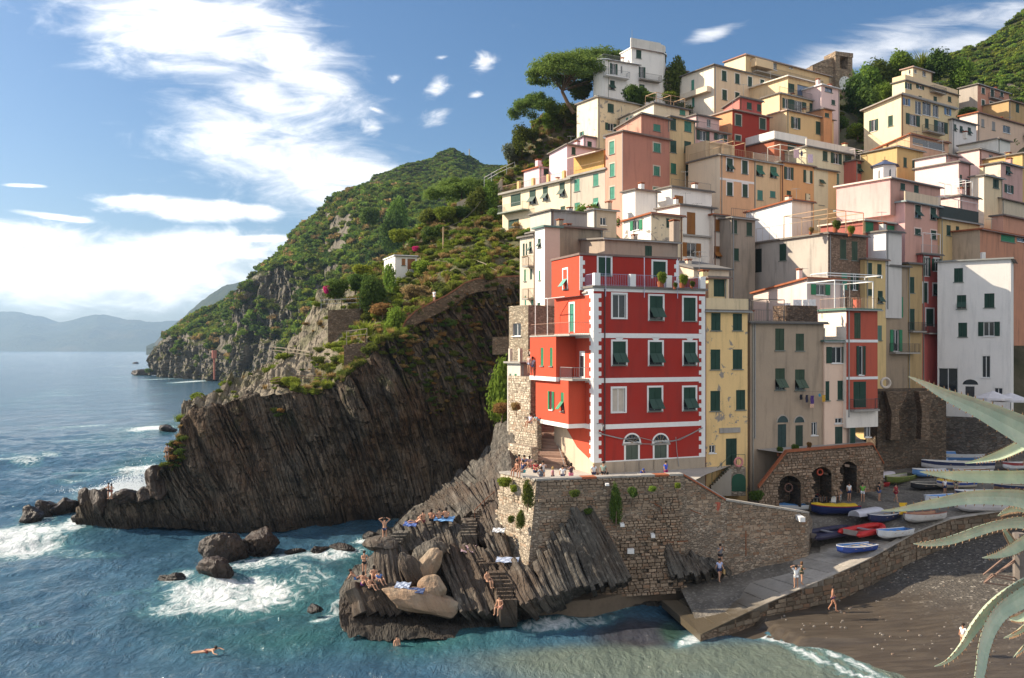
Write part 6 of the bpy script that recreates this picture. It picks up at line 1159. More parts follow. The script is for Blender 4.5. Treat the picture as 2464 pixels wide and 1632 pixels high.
def harbour():
 K = [(1686, 1527, .25), (1841, 1453, 1.15), (2042, 1367, 2.7), (2093, 1327, 3.2), (2284, 1277, 4.0), (2464, 1240, 4.6), (1714, 1383, 2.0), (1855, 1340, 2.6), (1943, 1300, 3.2), (1941, 1253, 4.1), (1879, 1214, 5.4), (2045, 1174, 6.1), (2124, 1214, 5.0), (2144, 1072, 6.6), (2443, 1072, 6.8), (2300, 1140, 6.0), (2250, 1050, 7), (2460, 1000, 8), (2200, 1240, 4.6), (2050, 1270, 4.0), (1700, 1440, 1.1), (1780, 1410, 1.7)]
 pts = np.array([Gz(*k) for k in K]);
 edge = [Gz(1686, 1527, .25), Gz(1841, 1453, 1.15), Gz(2042, 1367, 2.7), Gz(2093, 1343, 3.0), Gz(2201, 1282, 3.9), Gz(2284, 1250, 4.4), Gz(2640, 1195, 5.4)]
 ex = np.array([p.x for p in edge]); ey = np.array([p.y for p in edge]); ez = np.array([p.z for p in edge])
 global ground_z
 def ground_z(x, y):
  d2 = (np.asarray(x)[..., None] - pts[:, 0]) ** 2 + (np.asarray(y)[..., None] - pts[:, 1]) ** 2 + 9.0; w = 1 / d2 ** 2.0; return (w * pts[:, 2]).sum(-1) / w.sum(-1)
 xs = np.linspace(12.6, 85, 150); nv = 120; g = np.zeros((150, nv, 3))
 for i, x in enumerate(xs):
  y0 = np.interp(x, ex, ey); t = np.linspace(0, 1, nv) ** 1.5; ys = y0 + t * (140 - y0); g[i, :, 0] = x; g[i, :, 1] = ys; g[i, :, 2] = ground_z(np.full(nv, x), ys)
 g[..., 2] += .05 * fbm(g[..., 0], g[..., 1], g[..., 2] * 0, .5, 3) * np.clip((g[..., 1] - 70) / 5, 0, 1)
 dd = g[..., 1] - np.interp(g[..., 0], ex, ey); g[..., 2] -= .45 * np.clip((9.5 - dd) / 1.5, 0, 1) * np.clip((31.5 - g[..., 0]) / 1.5, 0, 1); g[..., 2] = np.where(dd < .05, np.interp(g[..., 0], ex, ez) - .1, g[..., 2])
 grid_obj('harbour_pavement', g, ground_mat('wet_paving', (.19, .165, .135), (.09, .078, .064), 1.6, .12, (.26, .23, .19)))
 # slipway of concrete slabs
 s = tag(empty('slipway', (18, 64, 1)), 'concrete slab slipway running up from the water to the boats', 'slipway'); cm = slip_mat()
 n = 13
 for i in range(n):
  a, b = i / n, (i + .94) / n
  E = lambda t: (lambda x: Vector((x, np.interp(x, ex, ey), 0)))(12.4 + t * 18.5)
  U = lambda t: (lambda x: Vector((x, np.interp(x, ex, ey) + 6.8 + 1.2 * t, 0)))(11.0 + t * 16.2)
  q = [E(a), E(b), U(b), U(a)]; m = MB(); top = [Vector((p.x, p.y, np.interp(p.x, ex, ez) + .02 + (.3 if k > 1 else 0))) for k, p in enumerate(q)]
  m.hexa([p - Vector((0, 0, .5)) for p in top] + top); m.build('slab', cm, s)
 # side wall of the slipway and square, with stone blocks
 w = tag(empty('slipway_wall', (20, 62, 0)), 'dark weathered stone block wall along the beach side of the slipway', 'wall'); m = MB(); bm = stone_piece_mat((.20, .155, .11), 'block')
 P5 = edge
 for p0, p1 in zip(P5[:-1], P5[1:]):
  a, b = Vector((p0.x, p0.y, -1)), Vector((p1.x, p1.y, -1)); m.quad(a, b, p1 + Vector((0, 0, .02)), p0 + Vector((0, 0, .02)))
 m.build('wall_core', rub_d, w)
 for k, (p0, p1) in enumerate(zip(P5[:-1], P5[1:])):
  ax = Vector((p1.x - p0.x, p1.y - p0.y, 0)); W = ax.length; ax.normalize(); nn = Vector((ax.y, -ax.x, 0)); zt = lambda u: p0.z + (p1.z - p0.z) * u / W
  stones_on(Vector((p0.x, p0.y, 0)) + nn * .03, ax, nn, lambda z: (0, W), .1, max(p0.z, p1.z), w, bm, lambda u, z: z < zt(u) - .25, 90 + k, 50, (.25, .42), (.4, 1.0), .1, 'stone_block')
  c = MB(); c.obox(p0 + nn * .12, (p1 - p0), -nn * .5, Vector((0, 0, .07))); c.build('coping', cm, w)
 # walkway ledge along the rocks
 l = MB(); a = [Gz(1180, 1486, .2), Gz(1420, 1470, .25), Gz(1570, 1440, .3), Gz(1720, 1418, .6)]; b = [Gz(1210, 1440, 1.1), Gz(1430, 1420, 1.3), Gz(1600, 1392, 1.8), Gz(1735, 1376, 2.1)]
 for i in range(3):
  l.quad(a[i] - Vector((0, 0, 1.2)), a[i + 1] - Vector((0, 0, 1.2)), a[i + 1] + Vector((0, 0, .8)), a[i] + Vector((0, 0, .7))); l.quad(a[i] + Vector((0, 0, .7)), a[i + 1] + Vector((0, 0, .8)), b[i + 1], b[i]); l.quad(b[i], b[i + 1], b[i + 1] + Vector((0, 4, .2)), b[i] + Vector((0, 4, .2)))
 o = l.build('ledge_path', ground_mat('ledge', (.17, .125, .085), (.11, .085, .06), 1.0, .1)); o['kind'] = 'structure'
 # beach and sea floor of the little bay
 xs = np.linspace(14, 90, 160); ys = np.linspace(38, 84, 130); X, Y = np.meshgrid(xs, ys, indexing='ij'); pA, pB = Gz(1830, 1512, 0), Gz(2110, 1640, 0)
 nx_, ny_ = (pB.y - pA.y), -(pB.x - pA.x); L = math.hypot(nx_, ny_); d = ((X - pA.x) * nx_ + (Y - pA.y) * ny_) / L; d = -d if ((30 - pA.x) * nx_ + (60 - pA.y) * ny_) < 0 else d
 d = d - 1.6; Z = -.05 + .075 * d + .0009 * np.clip(d, 0, 40) ** 2 + .06 * fbm(X, Y, X * 0, .6, 3) * np.clip(d / 6, 0, 1); Z = np.where((Y > pA.y - 3.5) & (d > -1.2), np.maximum(Z, .3), Z); lim = np.interp(X, ex, ey) + 2.0; Z = np.where(Y > lim, -3, Z)
 grid_obj('beach', np.stack([X, Y, Z], -1), shingle_mat())
 r = random.Random(4); pm = MB()
 for i in range(900):
  x = r.uniform(16, 60); y = r.uniform(48, 80); i0 = int((x - 14) / 76 * 159); j0 = int((y - 38) / 46 * 129)
  if y > np.interp(x, ex, ey) - .2: continue
  z = Z[i0, j0]; s = r.uniform(.03, .10)
  if z < .1: continue
  pm.hexa([(x + sx * s * q, y + sy * s * q, z + dz) for dz, q in ((-.02, 1), (s * .8, .6)) for sx, sy in ((-1, -1), (1, -1), (1, 1), (-1, 1))])
 o = pm.build('pebbles', stone_piece_mat((.24, .21, .18), 'pebble')); o['kind'] = 'stuff'; tag(o, 'loose grey pebbles strewn over the dark beach', 'pebbles')
harbour()
def arcade():
 w = tag(empty('arcade_wall', (24, 79, 5)), 'stone retaining wall with three arched recesses below the grey house', 'wall')
 # polygon of the face in frame F with the three arches cut out column by column
 Y0, Y1 = 75.6, 81.5; ux = np.linspace(438, 1345, 90)
 top = lambda u: np.interp(u, [438, 640, 1265, 1345], [1312, 1052, 997, 1135]); bot = lambda u: np.interp(u, [438, 600, 900, 1345], [1430, 1440, 1350, 1290]) + 30
 Yu = lambda u: np.interp(u, [438, 1345], [Y0, Y1]); arch = [(665, 82, 1222, 1450), (898, 72, 1158, 1380), (1092, 58, 1118, 1340)]
 m = MB(); dk = MB()
 def atop(u):
  for c, h, t, b in arch:
   if abs(u - c) < h: return t + (1 - math.sqrt(1 - ((u - c) / h) ** 2)) * h * .9, b
  return None
 for u0, u1 in zip(ux[:-1], ux[1:]):
  uc = (u0 + u1) / 2; A = atop(uc); y = Yu(uc)
  if A is None: m.quad(Q('F', u0, bot(u0), Yu(u0)), Q('F', u1, bot(u1), Yu(u1)), Q('F', u1, top(u1), Yu(u1)), Q('F', u0, top(u0), Yu(u0)))
  else:
   a0 = (atop(u0) or A)[0]; a1 = (atop(u1) or A)[0]
   m.quad(Q('F', u0, a0, Yu(u0)), Q('F', u1, a1, Yu(u1)), Q('F', u1, top(u1), Yu(u1)), Q('F', u0, top(u0), Yu(u0)))
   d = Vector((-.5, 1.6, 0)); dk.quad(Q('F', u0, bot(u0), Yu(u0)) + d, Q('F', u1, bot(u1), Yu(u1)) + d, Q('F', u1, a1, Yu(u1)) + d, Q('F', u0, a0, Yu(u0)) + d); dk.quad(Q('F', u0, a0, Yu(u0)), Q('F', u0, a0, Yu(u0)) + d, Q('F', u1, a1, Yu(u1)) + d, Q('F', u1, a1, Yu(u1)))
 for c, h, t, b in arch:
  for s in (-1, 1):
   u = c + s * h; p = [Q('F', u, b, Yu(u)), Q('F', u, t + h * .9, Yu(u))]; d = Vector((-.5, 1.6, 0)); dk.quad(p[0], p[0] + d, p[1] + d, p[1])
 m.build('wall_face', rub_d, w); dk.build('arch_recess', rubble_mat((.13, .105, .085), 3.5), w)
 tp = [Q('F', u, top(u), Yu(u)) for u in (438, 500, 570, 640, 850, 1050, 1265, 1345)]
 for a, b in zip(tp[:-1], tp[1:]): c = MB(); c.obox(a + Vector((0, -.15, 0)), b - a, Vector((.1, .9, 0)), Vector((0, 0, .16))); c.build('brick_coping', terracotta, w)
 g = MB(); g.poly([tp[3] - Vector((0, 0, .1)), tp[6] - Vector((0, 0, .1)), tp[6] + Vector((2, 9, -.1)), tp[3] + Vector((-3, 6, -.1))]); o = g.build('upper_terrace_paving', concrete); o['kind'] = 'structure'
 stn = stone_piece_mat((.30, .215, .15), 'arc'); O = Q('F', 438, 1300, Y0); e = Q('F', 1345, 1300, Y1); ax = Vector((e.x - O.x, e.y - O.y, 0)); W = ax.length; ax.normalize(); n = Vector((ax.y, -ax.x, 0))
 def keep(u, z):
  f = 438 + (1345 - 438) * u / W; p = O + ax * u; Y = p.y; v = (HY + (CAMZ - z) * F / Y - 740) * 3.0153; A = atop(f); pad = 10
  for c, h, t, b in arch:
   if abs(f - c) < h + pad and v > t - pad: return False
  return v > top(f) + 14 and v < bot(f)
 stones_on(Vector((O.x, O.y, 0)) + n * .02, ax, n, lambda z: (0, W), 4.5, 11.5, w, stn, keep, 123, 60)
 # darker vaulted mass under the lane houses
 v = tag(empty('vault_wall', (38, 94, 6)), 'dark stone vaulted base with flared buttress under the lane houses', 'wall'); m = MB(); Yv = 96
 a_ = Q('F', 1300, 960, Yv); b_ = Q('F', 1800, 960, Yv + 3); a_.z = b_.z = 4; m.obox(a_, b_ - a_, Vector((0, 3, 0)), Vector((0, 0, 10.6)));
 m.build('wall_core', rubble_mat((.17, .13, .095), 2.6), v)
 for u0, ut0, ut1 in ((1430, 1360, 1520), (1650, 1600, 1720)):
  c = MB(); p = Q('F', u0 - 35, 960, Yv - .8); q = Q('F', u0 + 35, 960, Yv - .8); a = Q('F', ut0, 610, Yv - .6); b = Q('F', ut1, 610, Yv - .6); mid0 = Q('F', u0 - 25, 760, Yv - .8); mid1 = Q('F', u0 + 25, 760, Yv - .8); d = Vector((0, 1.2, 0))
  c.hexa([p, q, q + d, p + d, mid0, mid1, mid1 + d, mid0 + d]); c.hexa([mid0, mid1, mid1 + d, mid0 + d, a, b, b + d, a + d]); c.build('buttress', rub_d, v)
 # yellow house outside stair with green arched door
 s = tag(empty('outside_stair', (17, 76, 7)), 'small outside stair with iron rail and arched green door by the yellow house', 'stairs'); m = MB(); Yt = 77.5
 n = 9
 for i in range(n):
  a = Q('F', 95 + 145 * i / n, 1290 - 135 * i / n, Yt); b = Q('F', 95 + 145 * (i + 1) / n, 1290 - 135 * i / n, Yt); k = MB(); k.obox(Vector((a.x, a.y, 6.2)), Vector((b.x - a.x, 0, 0)), Vector((0, 1.2, 0)), Vector((0, 0, a.z - 6.2))); k.build('step', plaster((.40, .36, .3), .8), s)
 a = Q('F', 240, 1160, Yt); b = Q('F', 345, 1160, Yt); m.obox(Vector((a.x, a.y, 6.2)), Vector((b.x - a.x, 0, 0)), Vector((0, 1.4, 0)), Vector((0, 0, a.z - 6.2))); m.build('landing', rub_l, s)
 railing(None, [Q('F', 100, 1285, Yt - .02), Q('F', 240, 1150, Yt - .02), Q('F', 340, 1150, Yt - .02)], 1.0, s, paint((.05, .10, .07)), .5)
 c = Q('F', 295, 1335, Yt - .03); r = .62; k = MB(); k.poly([c + Vector((-r, 0, 0)), c + Vector((r, 0, 0))] + [c + Vector((r * math.cos(math.pi * i / 10), 0, 1.0 + r * .9 * math.sin(math.pi * i / 10))) for i in range(11)]); k.build('door', paint((.02, .09, .05)), s)
arcade()
# ------------------------------------------------------------------ rocks at the water's edge
def slab_rock(pt, pb, wid, thick, nrm, r):
 """one tilted bed of rock from its upper end pt to its lower end pb"""
 d = pb - pt; L = d.length; d.normalize(); u = d.cross(nrm).normalized(); n = u.cross(d).normalized()
 if n.dot(nrm) < 0: n = -n
 m = MB(); k = 5; rings = []
 for i in range(k + 1):
  t = i / k; c = pt + d * L * t; w = wid * (1 + r.uniform(-.16, .12)) / 2; j = r.uniform(-.12, .12) * wid; f = r.uniform(-.16, .10) * wid
  if i == 0: w *= .8; f -= .12 * wid
  rings.append([c + u * (-w + j) - n * thick, c + u * (w + j) - n * thick, c + u * (w * .96 + j) + n * (f - .06 * wid), c + u * (w * .55 + j) + n * (f + .10 * wid), c + u * (-w * .5 + j) + n * (f + .12 * wid), c + u * (-w + j) + n * (f - .04 * wid)])
 q = len(rings[0])
 for i in range(k):
  for a in range(q): b = (a + 1) % q; m.quad(rings[i][a], rings[i][b], rings[i + 1][b], rings[i + 1][a])
 m.poly(rings[0][::-1]); m.poly(rings[-1]); return m
ROCKS = []
def outcrop(label, top, bot, n, seed, nrm=(-.25, -.9, .35), mat=None, thick=1.8, name='rock_outcrop', ends=.6, jut=.5):
 """top/bot: polylines [(frame, u, v, Y)...]; n beds run from one to the other"""
 r = random.Random(seed); nrm = Vector(nrm).normalized(); tp = [Q(*p) for p in top]; bp = [Q(*p) for p in bot]
 def al(pl, t):
  t = t * (len(pl) - 1); i = min(int(t), len(pl) - 2); return pl[i].lerp(pl[i + 1], t - i)
 c = (tp[0] + bp[-1]) / 2; o = tag(empty(name, (c.x, c.y, min(p.z for p in bp))), label, 'rock'); W = ((tp[-1] - tp[0]).length + (bp[-1] - bp[0]).length) / 2
 ts = [0.0]
 while ts[-1] < 1: ts.append(ts[-1] + r.uniform(.55, 1.5) / n)
 for a, b in zip(ts[:-1], ts[1:]):
  t = min((a + b) / 2, 1); w = max(.16, W * (b - a) * 1.12); p = al(tp, t); q = al(bp, t); off = nrm * r.uniform(-jut, jut) * .55; d = (q - p).normalized()
  slab_rock(p + off - d * r.uniform(-.3, ends), q + off * .6 + d * r.uniform(0, .5), w, thick * r.uniform(.8, 1.3), nrm, r).build('rock_slab', mat or rock_near, o)
 ROCKS.append(o); return o
def boulder(name, label, c, size, seed, mat, rot=(0, 0, 0), rough=.25, cuts=7, group=None, sub=4, cat='boulder', sink=0):
 bm = bmesh.new(); bmesh.ops.create_icosphere(bm, subdivisions=sub, radius=1.0); v = np.array([q.co[:] for q in bm.verts]); r = np.random.RandomState(seed)
 for _ in range(cuts):                                   # fracture planes
  n = r.randn(3); n /= np.linalg.norm(n); h = r.uniform(.62, .9); d = v @ n - h; v -= np.clip(d, 0, None)[:, None] * n * .93
 k = seed * 3.7; v *= (1 + rough * fbm(v[:, 0] + k, v[:, 1], v[:, 2], 1.3, 4)[:, None]); v *= np.array(size)
 R3 = np.array(Euler([R(q) for q in rot]).to_matrix()); v = v @ R3.T
 for q, w in zip(bm.verts, v): q.co = w
 me = bpy.data.meshes.new(name); bm.to_mesh(me); bm.free(); me.materials.append(mat); o = link_mesh(name, me); o.location = c
 for f in me.polygons: f.use_smooth = False
 tag(o, label, cat, group); return o
outcrop('steep ribbed rock ledge under the row of sunbathers', [('G', 545, 650, 68.5), ('G', 800, 612, 68.8), ('G', 1130, 590, 69)], [('G', 640, 830, 66.5), ('G', 900, 860, 66.3), ('G', 1210, 800, 66.5)], 14, 1)
outcrop('blocky rock toe where bathers sit at the sea edge', [('G', 150, 1085, 61.6), ('G', 330, 1110, 61.2), ('G', 500, 1100, 61.4)], [('G', 215, 1310, 60.6), ('G', 450, 1330, 60.6), ('G', 720, 1330, 60.8)], 6, 2, ends=.3)
outcrop('dark stepped rock under the man with hands on his head', [('G', 395, 800, 64.3), ('G', 600, 770, 65)], [('G', 400, 1120, 61.8), ('G', 690, 1150, 62)], 7, 3)
outcrop('broad ribbed rock slope in front of the quay corner', [('G', 925, 880, 64.8), ('G', 1100, 800, 65), ('G', 1330, 840, 64.5)], [('G', 1095, 1290, 60.6), ('G', 1330, 1320, 60.6), ('G', 1580, 1250, 61)], 14, 4)
outcrop('ribbed rock slope with a striped towel below the quay corner', [('G', 1390, 930, 63.8), ('G', 1520, 890, 63.6), ('G', 1660, 960, 63)], [('G', 1580, 1240, 60.2), ('G', 1680, 1210, 60.4), ('G', 1800, 1180, 60.8)], 8, 5)
outcrop('grey bedded rock leaning against the front of the quay wall', [('G', 1690, 930, 63.2), ('H', -50, 480, 64.4), ('H', 100, 375, 65.4)], [('G', 1790, 1170, 61), ('H', 120, 920, 62), ('H', 375, 880, 63)], 18, 6, nrm=(-.1, -.95, .3))
outcrop('low triangular bedded rock at the foot of the quay wall', [('H', 600, 640, 66.3), ('H', 760, 720, 66.4), ('H', 950, 770, 66.6)], [('H', 660, 850, 65.2), ('H', 820, 835, 65.6), ('H', 1030, 800, 66)], 12, 7, nrm=(-.1, -.95, .3))
outcrop('sunlit ribbed ridge left of the quay above the sunbathers', [('G', 900, 440, 77), ('G', 1080, 300, 77.5), ('G', 1400, 250, 76)], [('G', 1040, 560, 74.5), ('G', 1250, 500, 73.5), ('G', 1420, 420, 72.5)], 18, 8, nrm=(-.4, -.7, .6))
outcrop('brown jagged ridge running up from the cove behind the sunbathers', [('G', 700, 530, 86), ('G', 940, 330, 87), ('G', 1180, 150, 87)], [('G', 860, 570, 84), ('G', 1060, 420, 84.5), ('G', 1290, 260, 84)], 26, 9, nrm=(-.5, -.8, .3), ends=.2)
outcrop('pale upright rock pillars at the head of the cove below the stone tower', [('E', -30, 1110, 92), ('E', 10, 1090, 90), ('E', 80, 1100, 88)], [('E', -60, 1330, 86), ('E', 10, 1330, 84), ('E', 120, 1300, 82)], 10, 10, nrm=(-.5, -.8, .3), ends=.3)
outcrop('pale tumbled rock beds between the cove and the quay', [('G', 1180, 100, 86), ('G', 1350, 80, 82), ('G', 1500, 20, 79)], [('G', 1260, 300, 80), ('G', 1420, 260, 77), ('G', 1510, 220, 74.5)], 12, 11, nrm=(-.5, -.7, .5))
outcrop('rock beds beside the carved steps left of the quay wall', [('G', 1180, 600, 70), ('G', 1290, 480, 71.5), ('G', 1400, 400, 72)], [('G', 1260, 760, 67.5), ('G', 1380, 700, 67.5), ('G', 1450, 650, 68)], 9, 12)
outcrop('dark rock beds below the white cloth at the wall foot', [('G', 1290, 720, 66.2), ('G', 1370, 660, 66.6), ('G', 1450, 700, 66)], [('G', 1360, 860, 64.8), ('G', 1460, 880, 64.6), ('G', 1500, 850, 65)], 7, 13)
boulder('boulder', 'large grey rounded boulder leaning between the rock ribs', Q('G', 850, 880, 64.4), (1.75, 1.3, 1.05), 3, rock_near, (10, -38, 0), .18)
boulder('boulder', 'cream upright boulder wedged in front of the grey one', Q('G', 848, 965, 62.9), (1.75, .9, .8), 5, rock_pale, (0, -55, 10), .14)
boulder('boulder', 'dark narrow boulder left of the cream one', Q('G', 712, 1015, 62.6), (1.5, .9, .75), 8, rock_near, (0, 62, 0), .15)
boulder('boulder', 'small cream round boulder behind the flat towel rock', Q('G', 885, 1140, 61.4), (1.05, .8, .9), 9, rock_pale, (0, 20, 0), .12)
boulder('boulder', 'long flat boulder with towels at the water edge', Q('G', 820, 1240, 61), (3.3, 1.3, .9), 12, rock_pale, (0, 12, 0), .14)
boulder('boulder', 'flat stone platform under the standing man', Q('G', 470, 770, 65.2), (1.4, 1.4, .5), 14, rock_near, (0, 0, 0), .12)
# rock body under the beds
def shore_mass():
 cols = [(812, [(1480, 58.8), (1440, 60), (1400, 63), (1380, 66)]), (840, [(1490, 58), (1430, 61), (1380, 64), (1330, 68)]), (900, [(1500, 57.8), (1430, 61.2), (1345, 65), (1285, 71)]), (960, [(1500, 57.8), (1430, 61.4), (1350, 65), (1280, 71)]), (1030, [(1500, 58), (1450, 61), (1350, 65.4), (1262, 72)]), (1100, [(1500, 58), (1440, 61.4), (1340, 66), (1215, 76)]), (1180, [(1508, 60), (1440, 61.8), (1340, 66.5), (1190, 78)]), (1250, [(1500, 61.2), (1440, 62.4), (1390, 64), (1200, 78)]), (1330, [(1492, 62.2), (1435, 63), (1390, 63.8), (1300, 70)]), (1450, [(1476, 63.6), (1424, 64.4), (1400, 65.4), (1330, 70)]), (1560, [(1466, 64.8), (1412, 65.6), (1395, 67), (1330, 70)]), (1730, [(1445, 67), (1395, 67.8), (1385, 68.6), (1330, 71)])]
 g = sheet(cols, 260, 110, back=[(6, 2), (3, 9)], weights=[1, 1, 1, .2, .1]); X, Y, Z = g[..., 0], g[..., 1], g[..., 2]
 d = bedded(g, .9, .6, .5, .5, -20, 15, 21); g[..., 1] -= (d - .9) * .8; g[..., 2] += .35 * fbm(X, Y, Z, .5, 4) - 1.4
 grid_obj('shore_rock_ground', g, rock_near, False)
 cols = [(880, [(1290, 82), (1260, 84), (1240, 88)]), (960, [(1270, 80), (1225, 84), (1180, 92)]), (1040, [(1255, 78), (1200, 84), (1130, 94)]), (1120, [(1240, 74), (1160, 83), (1070, 96)]), (1180, [(1230, 72), (1120, 82), (1000, 98)]), (1215, [(1220, 71), (1100, 82), (960, 98)]), (1260, [(1210, 71), (1090, 82), (950, 98)]), (1330, [(1200, 74), (1090, 84), (950, 98)])]
 g = sheet(cols, 150, 110, back=[(8, 1), (4, 8)], weights=[1, 1, .2, .1]); X, Y, Z = g[..., 0], g[..., 1], g[..., 2]
 d = bedded(g, .9, .8, .4, .4, -30, 10, 22); g[..., 1] -= (d - .9) * .7; g[..., 2] += 1.1 * fbm(X, Y, Z, .35, 4) - 3.4
 grid_obj('cove_rock_ground', g, rock_near, False)
shore_mass()
# carved steps down through the rock
def rock_steps():
 for lab, pts, n in (('carved rock steps with a rail climbing beside the quay wall', [('G', 1240, 560, 70.5), ('G', 1390, 400, 73)], 9), ('broad carved steps below the sunbathers ledge', [('G', 1180, 700, 67), ('G', 1170, 560, 70)], 6), ('concrete steps going down into the water in front of the quay', [('G', 1500, 1230, 60.3), ('G', 1400, 980, 62.8)], 8), ('rough steps under the pink towel', [('G', 1330, 930, 63.6), ('G', 1230, 800, 65.6)], 6), ('small steps up from the flat platform', [('G', 550, 790, 65.4), ('G', 620, 660, 67.5)], 5)):
  o = tag(empty('rock_steps', Q(*pts[0])), lab, 'steps'); a, b = Q(*pts[0]), Q(*pts[1]); d = b - a
  for i in range(n):
   p = a + d * (i / n); m = MB(); m.obox(p + Vector((-.55 + .1 * math.sin(i * 5), -.2, -1.8)), Vector((1.15, .12, 0)), Vector((d.x / n * 1.3, max(.4, d.y / n * 2.2), 0)), Vector((0, 0, 1.75 + d.z / n * .5))); m.build('step', rock_near, o)
 m = MB(); ps = [Q('G', 1225, 500, 70.3), Q('G', 1305, 420, 71.5), Q('G', 1385, 350, 73)]
 for p in ps: m.bar(p - Vector((0, 0, 1.0)), p, .03)
 m.tube(ps, .03); o = m.build('step_rail', rust); tag(o, 'thin rusty handrail beside the carved rock steps', 'railing')
rock_steps()
# rocks standing in the sea
SR = [('J', 1545, 1125, 0, (2.6, 1.8, 2.0), 31, 'blocky dark rock with a ridged top, left of the two big sea rocks'), ('J', 1790, 1075, 0, (2.3, 1.8, 1.75), 32, 'round dark rock, right of the two big sea rocks'), ('J', 1500, 1255, 0, (2.1, 1.3, 1.35), 33, 'low reddish rock in front of the two big sea rocks'), ('J', 1205, 1265, 0, (1.1, .7, .45), 34, 'tiny rock awash in the foam left of the big sea rocks'), ('J', 2060, 1085, 0, (1.1, .6, .4), 35, 'low brown reef rock right of the round sea rock'), ('J', 2230, 1075, 0, (1.3, .7, .45), 36, 'longer low reef rock close to the bathing platform'),
      ('G', 380, 720, 0, (1.1, .8, .5), 37, 'low rock beside the foam at the bathing platform'), ('G', 120, 830, 0, (1.7, .9, .5), 38, 'weedy low rock left of the standing man'), ('J', 200, 840, 0, (1.5, 1.2, 1.2), 39, 'outermost dark rock off the left point'), ('J', 318, 800, 0, (1.3, 1.1, 1.25), 40, 'second dark rock in the chain off the left point'), ('J', 440, 785, 0, (2.4, 1.4, 1.3), 41, 'long dark rock in the chain off the left point'), ('J', 590, 770, 0, (1.6, 1.2, 1.9), 42, 'jagged dark rock next to the left point'), ('J', 690, 720, 1.0, (1.3, 1.1, 2.0), 43, 'spiky dark rock beside the embracing couple'), ('J', 590, 845, 0, (1.5, 1.0, .9), 44, 'dark wet rock at the foot of the left point'), ('J', 865, 690, 2.2, (1.5, 1.0, .9), 45, 'knobbly dark rock right of the couple'), ('J', 1090, 590, 2.5, (1.7, 1.5, 2.3), 46, 'lumpy dark rock behind the splash'), ('J', 1000, 680, 1.6, (1.2, .9, .9), 47, 'small dark rock under the splash'), ('J', 1160, 225, 0, (2.4, 1.8, 1.1), 48, 'distant flat rock left of the cliff edge'),
      ('V', 322, 868, 0, (7, 5, 4.4), 49, 'distant rock islet off the far headland'), ('V', 355, 862, 0, (4.5, 3.5, 3.0), 50, 'small distant rock beside the far headland'), ('V', 311, 841, 0, (5, 4, 2.0), 51, 'faint rock on the distant water'), ('G', -80, 1320, 0, (.7, .5, .3), 52, 'dark rock awash left of the bathing toe')]
for f, u, v, z, size, sd, lab in SR:
 p = Gz(fx(f, u), fy(f, v), 0) if z == 0 else P(fx(f, u), fy(f, v), 95.6)
 boulder('sea_rock', lab, (p.x, p.y + size[1] * .3, size[2] * .25 if z == 0 else p.z), size, sd, rock_sea, (0, 0, sd * 37), .24, 13, None, 5, 'rock')
# spray thrown up behind the left point
def spray():
 r = np.random.RandomState(5); n = 12000; c = Gz(330, 1192, 0); t = r.rand(n); x = c.x - 1.0 + r.randn(n) * 3.4; z = np.abs(r.randn(n)) ** 1.1 * 1.25 * np.clip(1.2 - np.abs(x - c.x - 1) / 7, .12, 1); y = c.y + 2.5 + r.randn(n) * 1.2; s = .022 + .07 * r.rand(n) ** 3
 v = np.zeros((n, 4, 3)); a = r.rand(n) * 6.28
 for k in range(4):
  v[:, k, 0] = x + np.cos(a + k * 1.57) * s; v[:, k, 1] = y + (k % 2) * s * .6; v[:, k, 2] = z + np.sin(a + k * 1.57) * s + .2
 o = link_mesh('sea_spray', np_mesh('sea_spray', v.reshape(-1, 3), np.arange(n * 4).reshape(-1, 4), paint((.85, .88, .9), .6, .05), False)); tag(o, 'white spray bursting over the rocks of the left point', 'spray', kind='stuff')
spray()
# ------------------------------------------------------------------ vegetation
def _lm(k, a, b, t=.45):
 f = 2.7 if k in ('leaf_dark', 'leaf_pine', 'leaf_green') else 1.55
 return leaf_mat(k, tuple(min(.9, q * f) for q in a), tuple(min(.9, q * f) for q in b), t)
LM = {'olive': _lm('leaf_olive', (.060, .085, .022), (.105, .125, .030)), 'green': _lm('leaf_green', (.040, .075, .016), (.085, .125, .022)), 'lime': _lm('leaf_lime', (.105, .150, .022), (.17, .20, .035)), 'dark': _lm('leaf_dark', (.022, .042, .012), (.045, .070, .018)),
      'pine': _lm('leaf_pine', (.038, .066, .018), (.075, .105, .026), .4), 'dry': _lm('leaf_dry', (.17, .12, .055), (.25, .185, .085)), 'rust': _lm('leaf_rust', (.17, .085, .035), (.20, .13, .05)), 'magenta': _lm('petal_magenta', (.35, .02, .12), (.50, .05, .20)), 'grey': _lm('leaf_grey', (.10, .125, .085), (.16, .18, .12))}
bark = paint((.16, .11, .075), .95, .5, 4.0, .1)
def leaves(cl, per, size, seed, up=.25, asp=.55, shell=.65):
 """leaf quads spread through ellipsoid clumps cl = [(centre, radii)]"""
 r = np.random.RandomState(seed); V = []
 for c, rad in cl:
  n = per; d = r.randn(n, 3); d /= np.linalg.norm(d, axis=1, keepdims=True); rr = shell + (1 - shell) * r.rand(n) ** .6; rr[r.rand(n) < .18] *= .6
  p = d * rr[:, None] * (1 + .22 * r.randn(n, 1) * .6) * np.array(rad) + np.array(c)
  nn = d * .7 + r.randn(n, 3) * .55 + np.array([0, 0, up]); nn /= np.linalg.norm(nn, axis=1, keepdims=True)
  a = np.cross(nn, r.randn(n, 3)); a /= np.linalg.norm(a, axis=1, keepdims=True); b = np.cross(nn, a); s = size * (.55 + .9 * r.rand(n, 1))
  V.append(np.stack([p - a * s, p - b * s * asp + nn * s * .15, p + a * s, p + b * s * asp - nn * s * .1], 1))
 V = np.concatenate(V); return V.reshape(-1, 3)
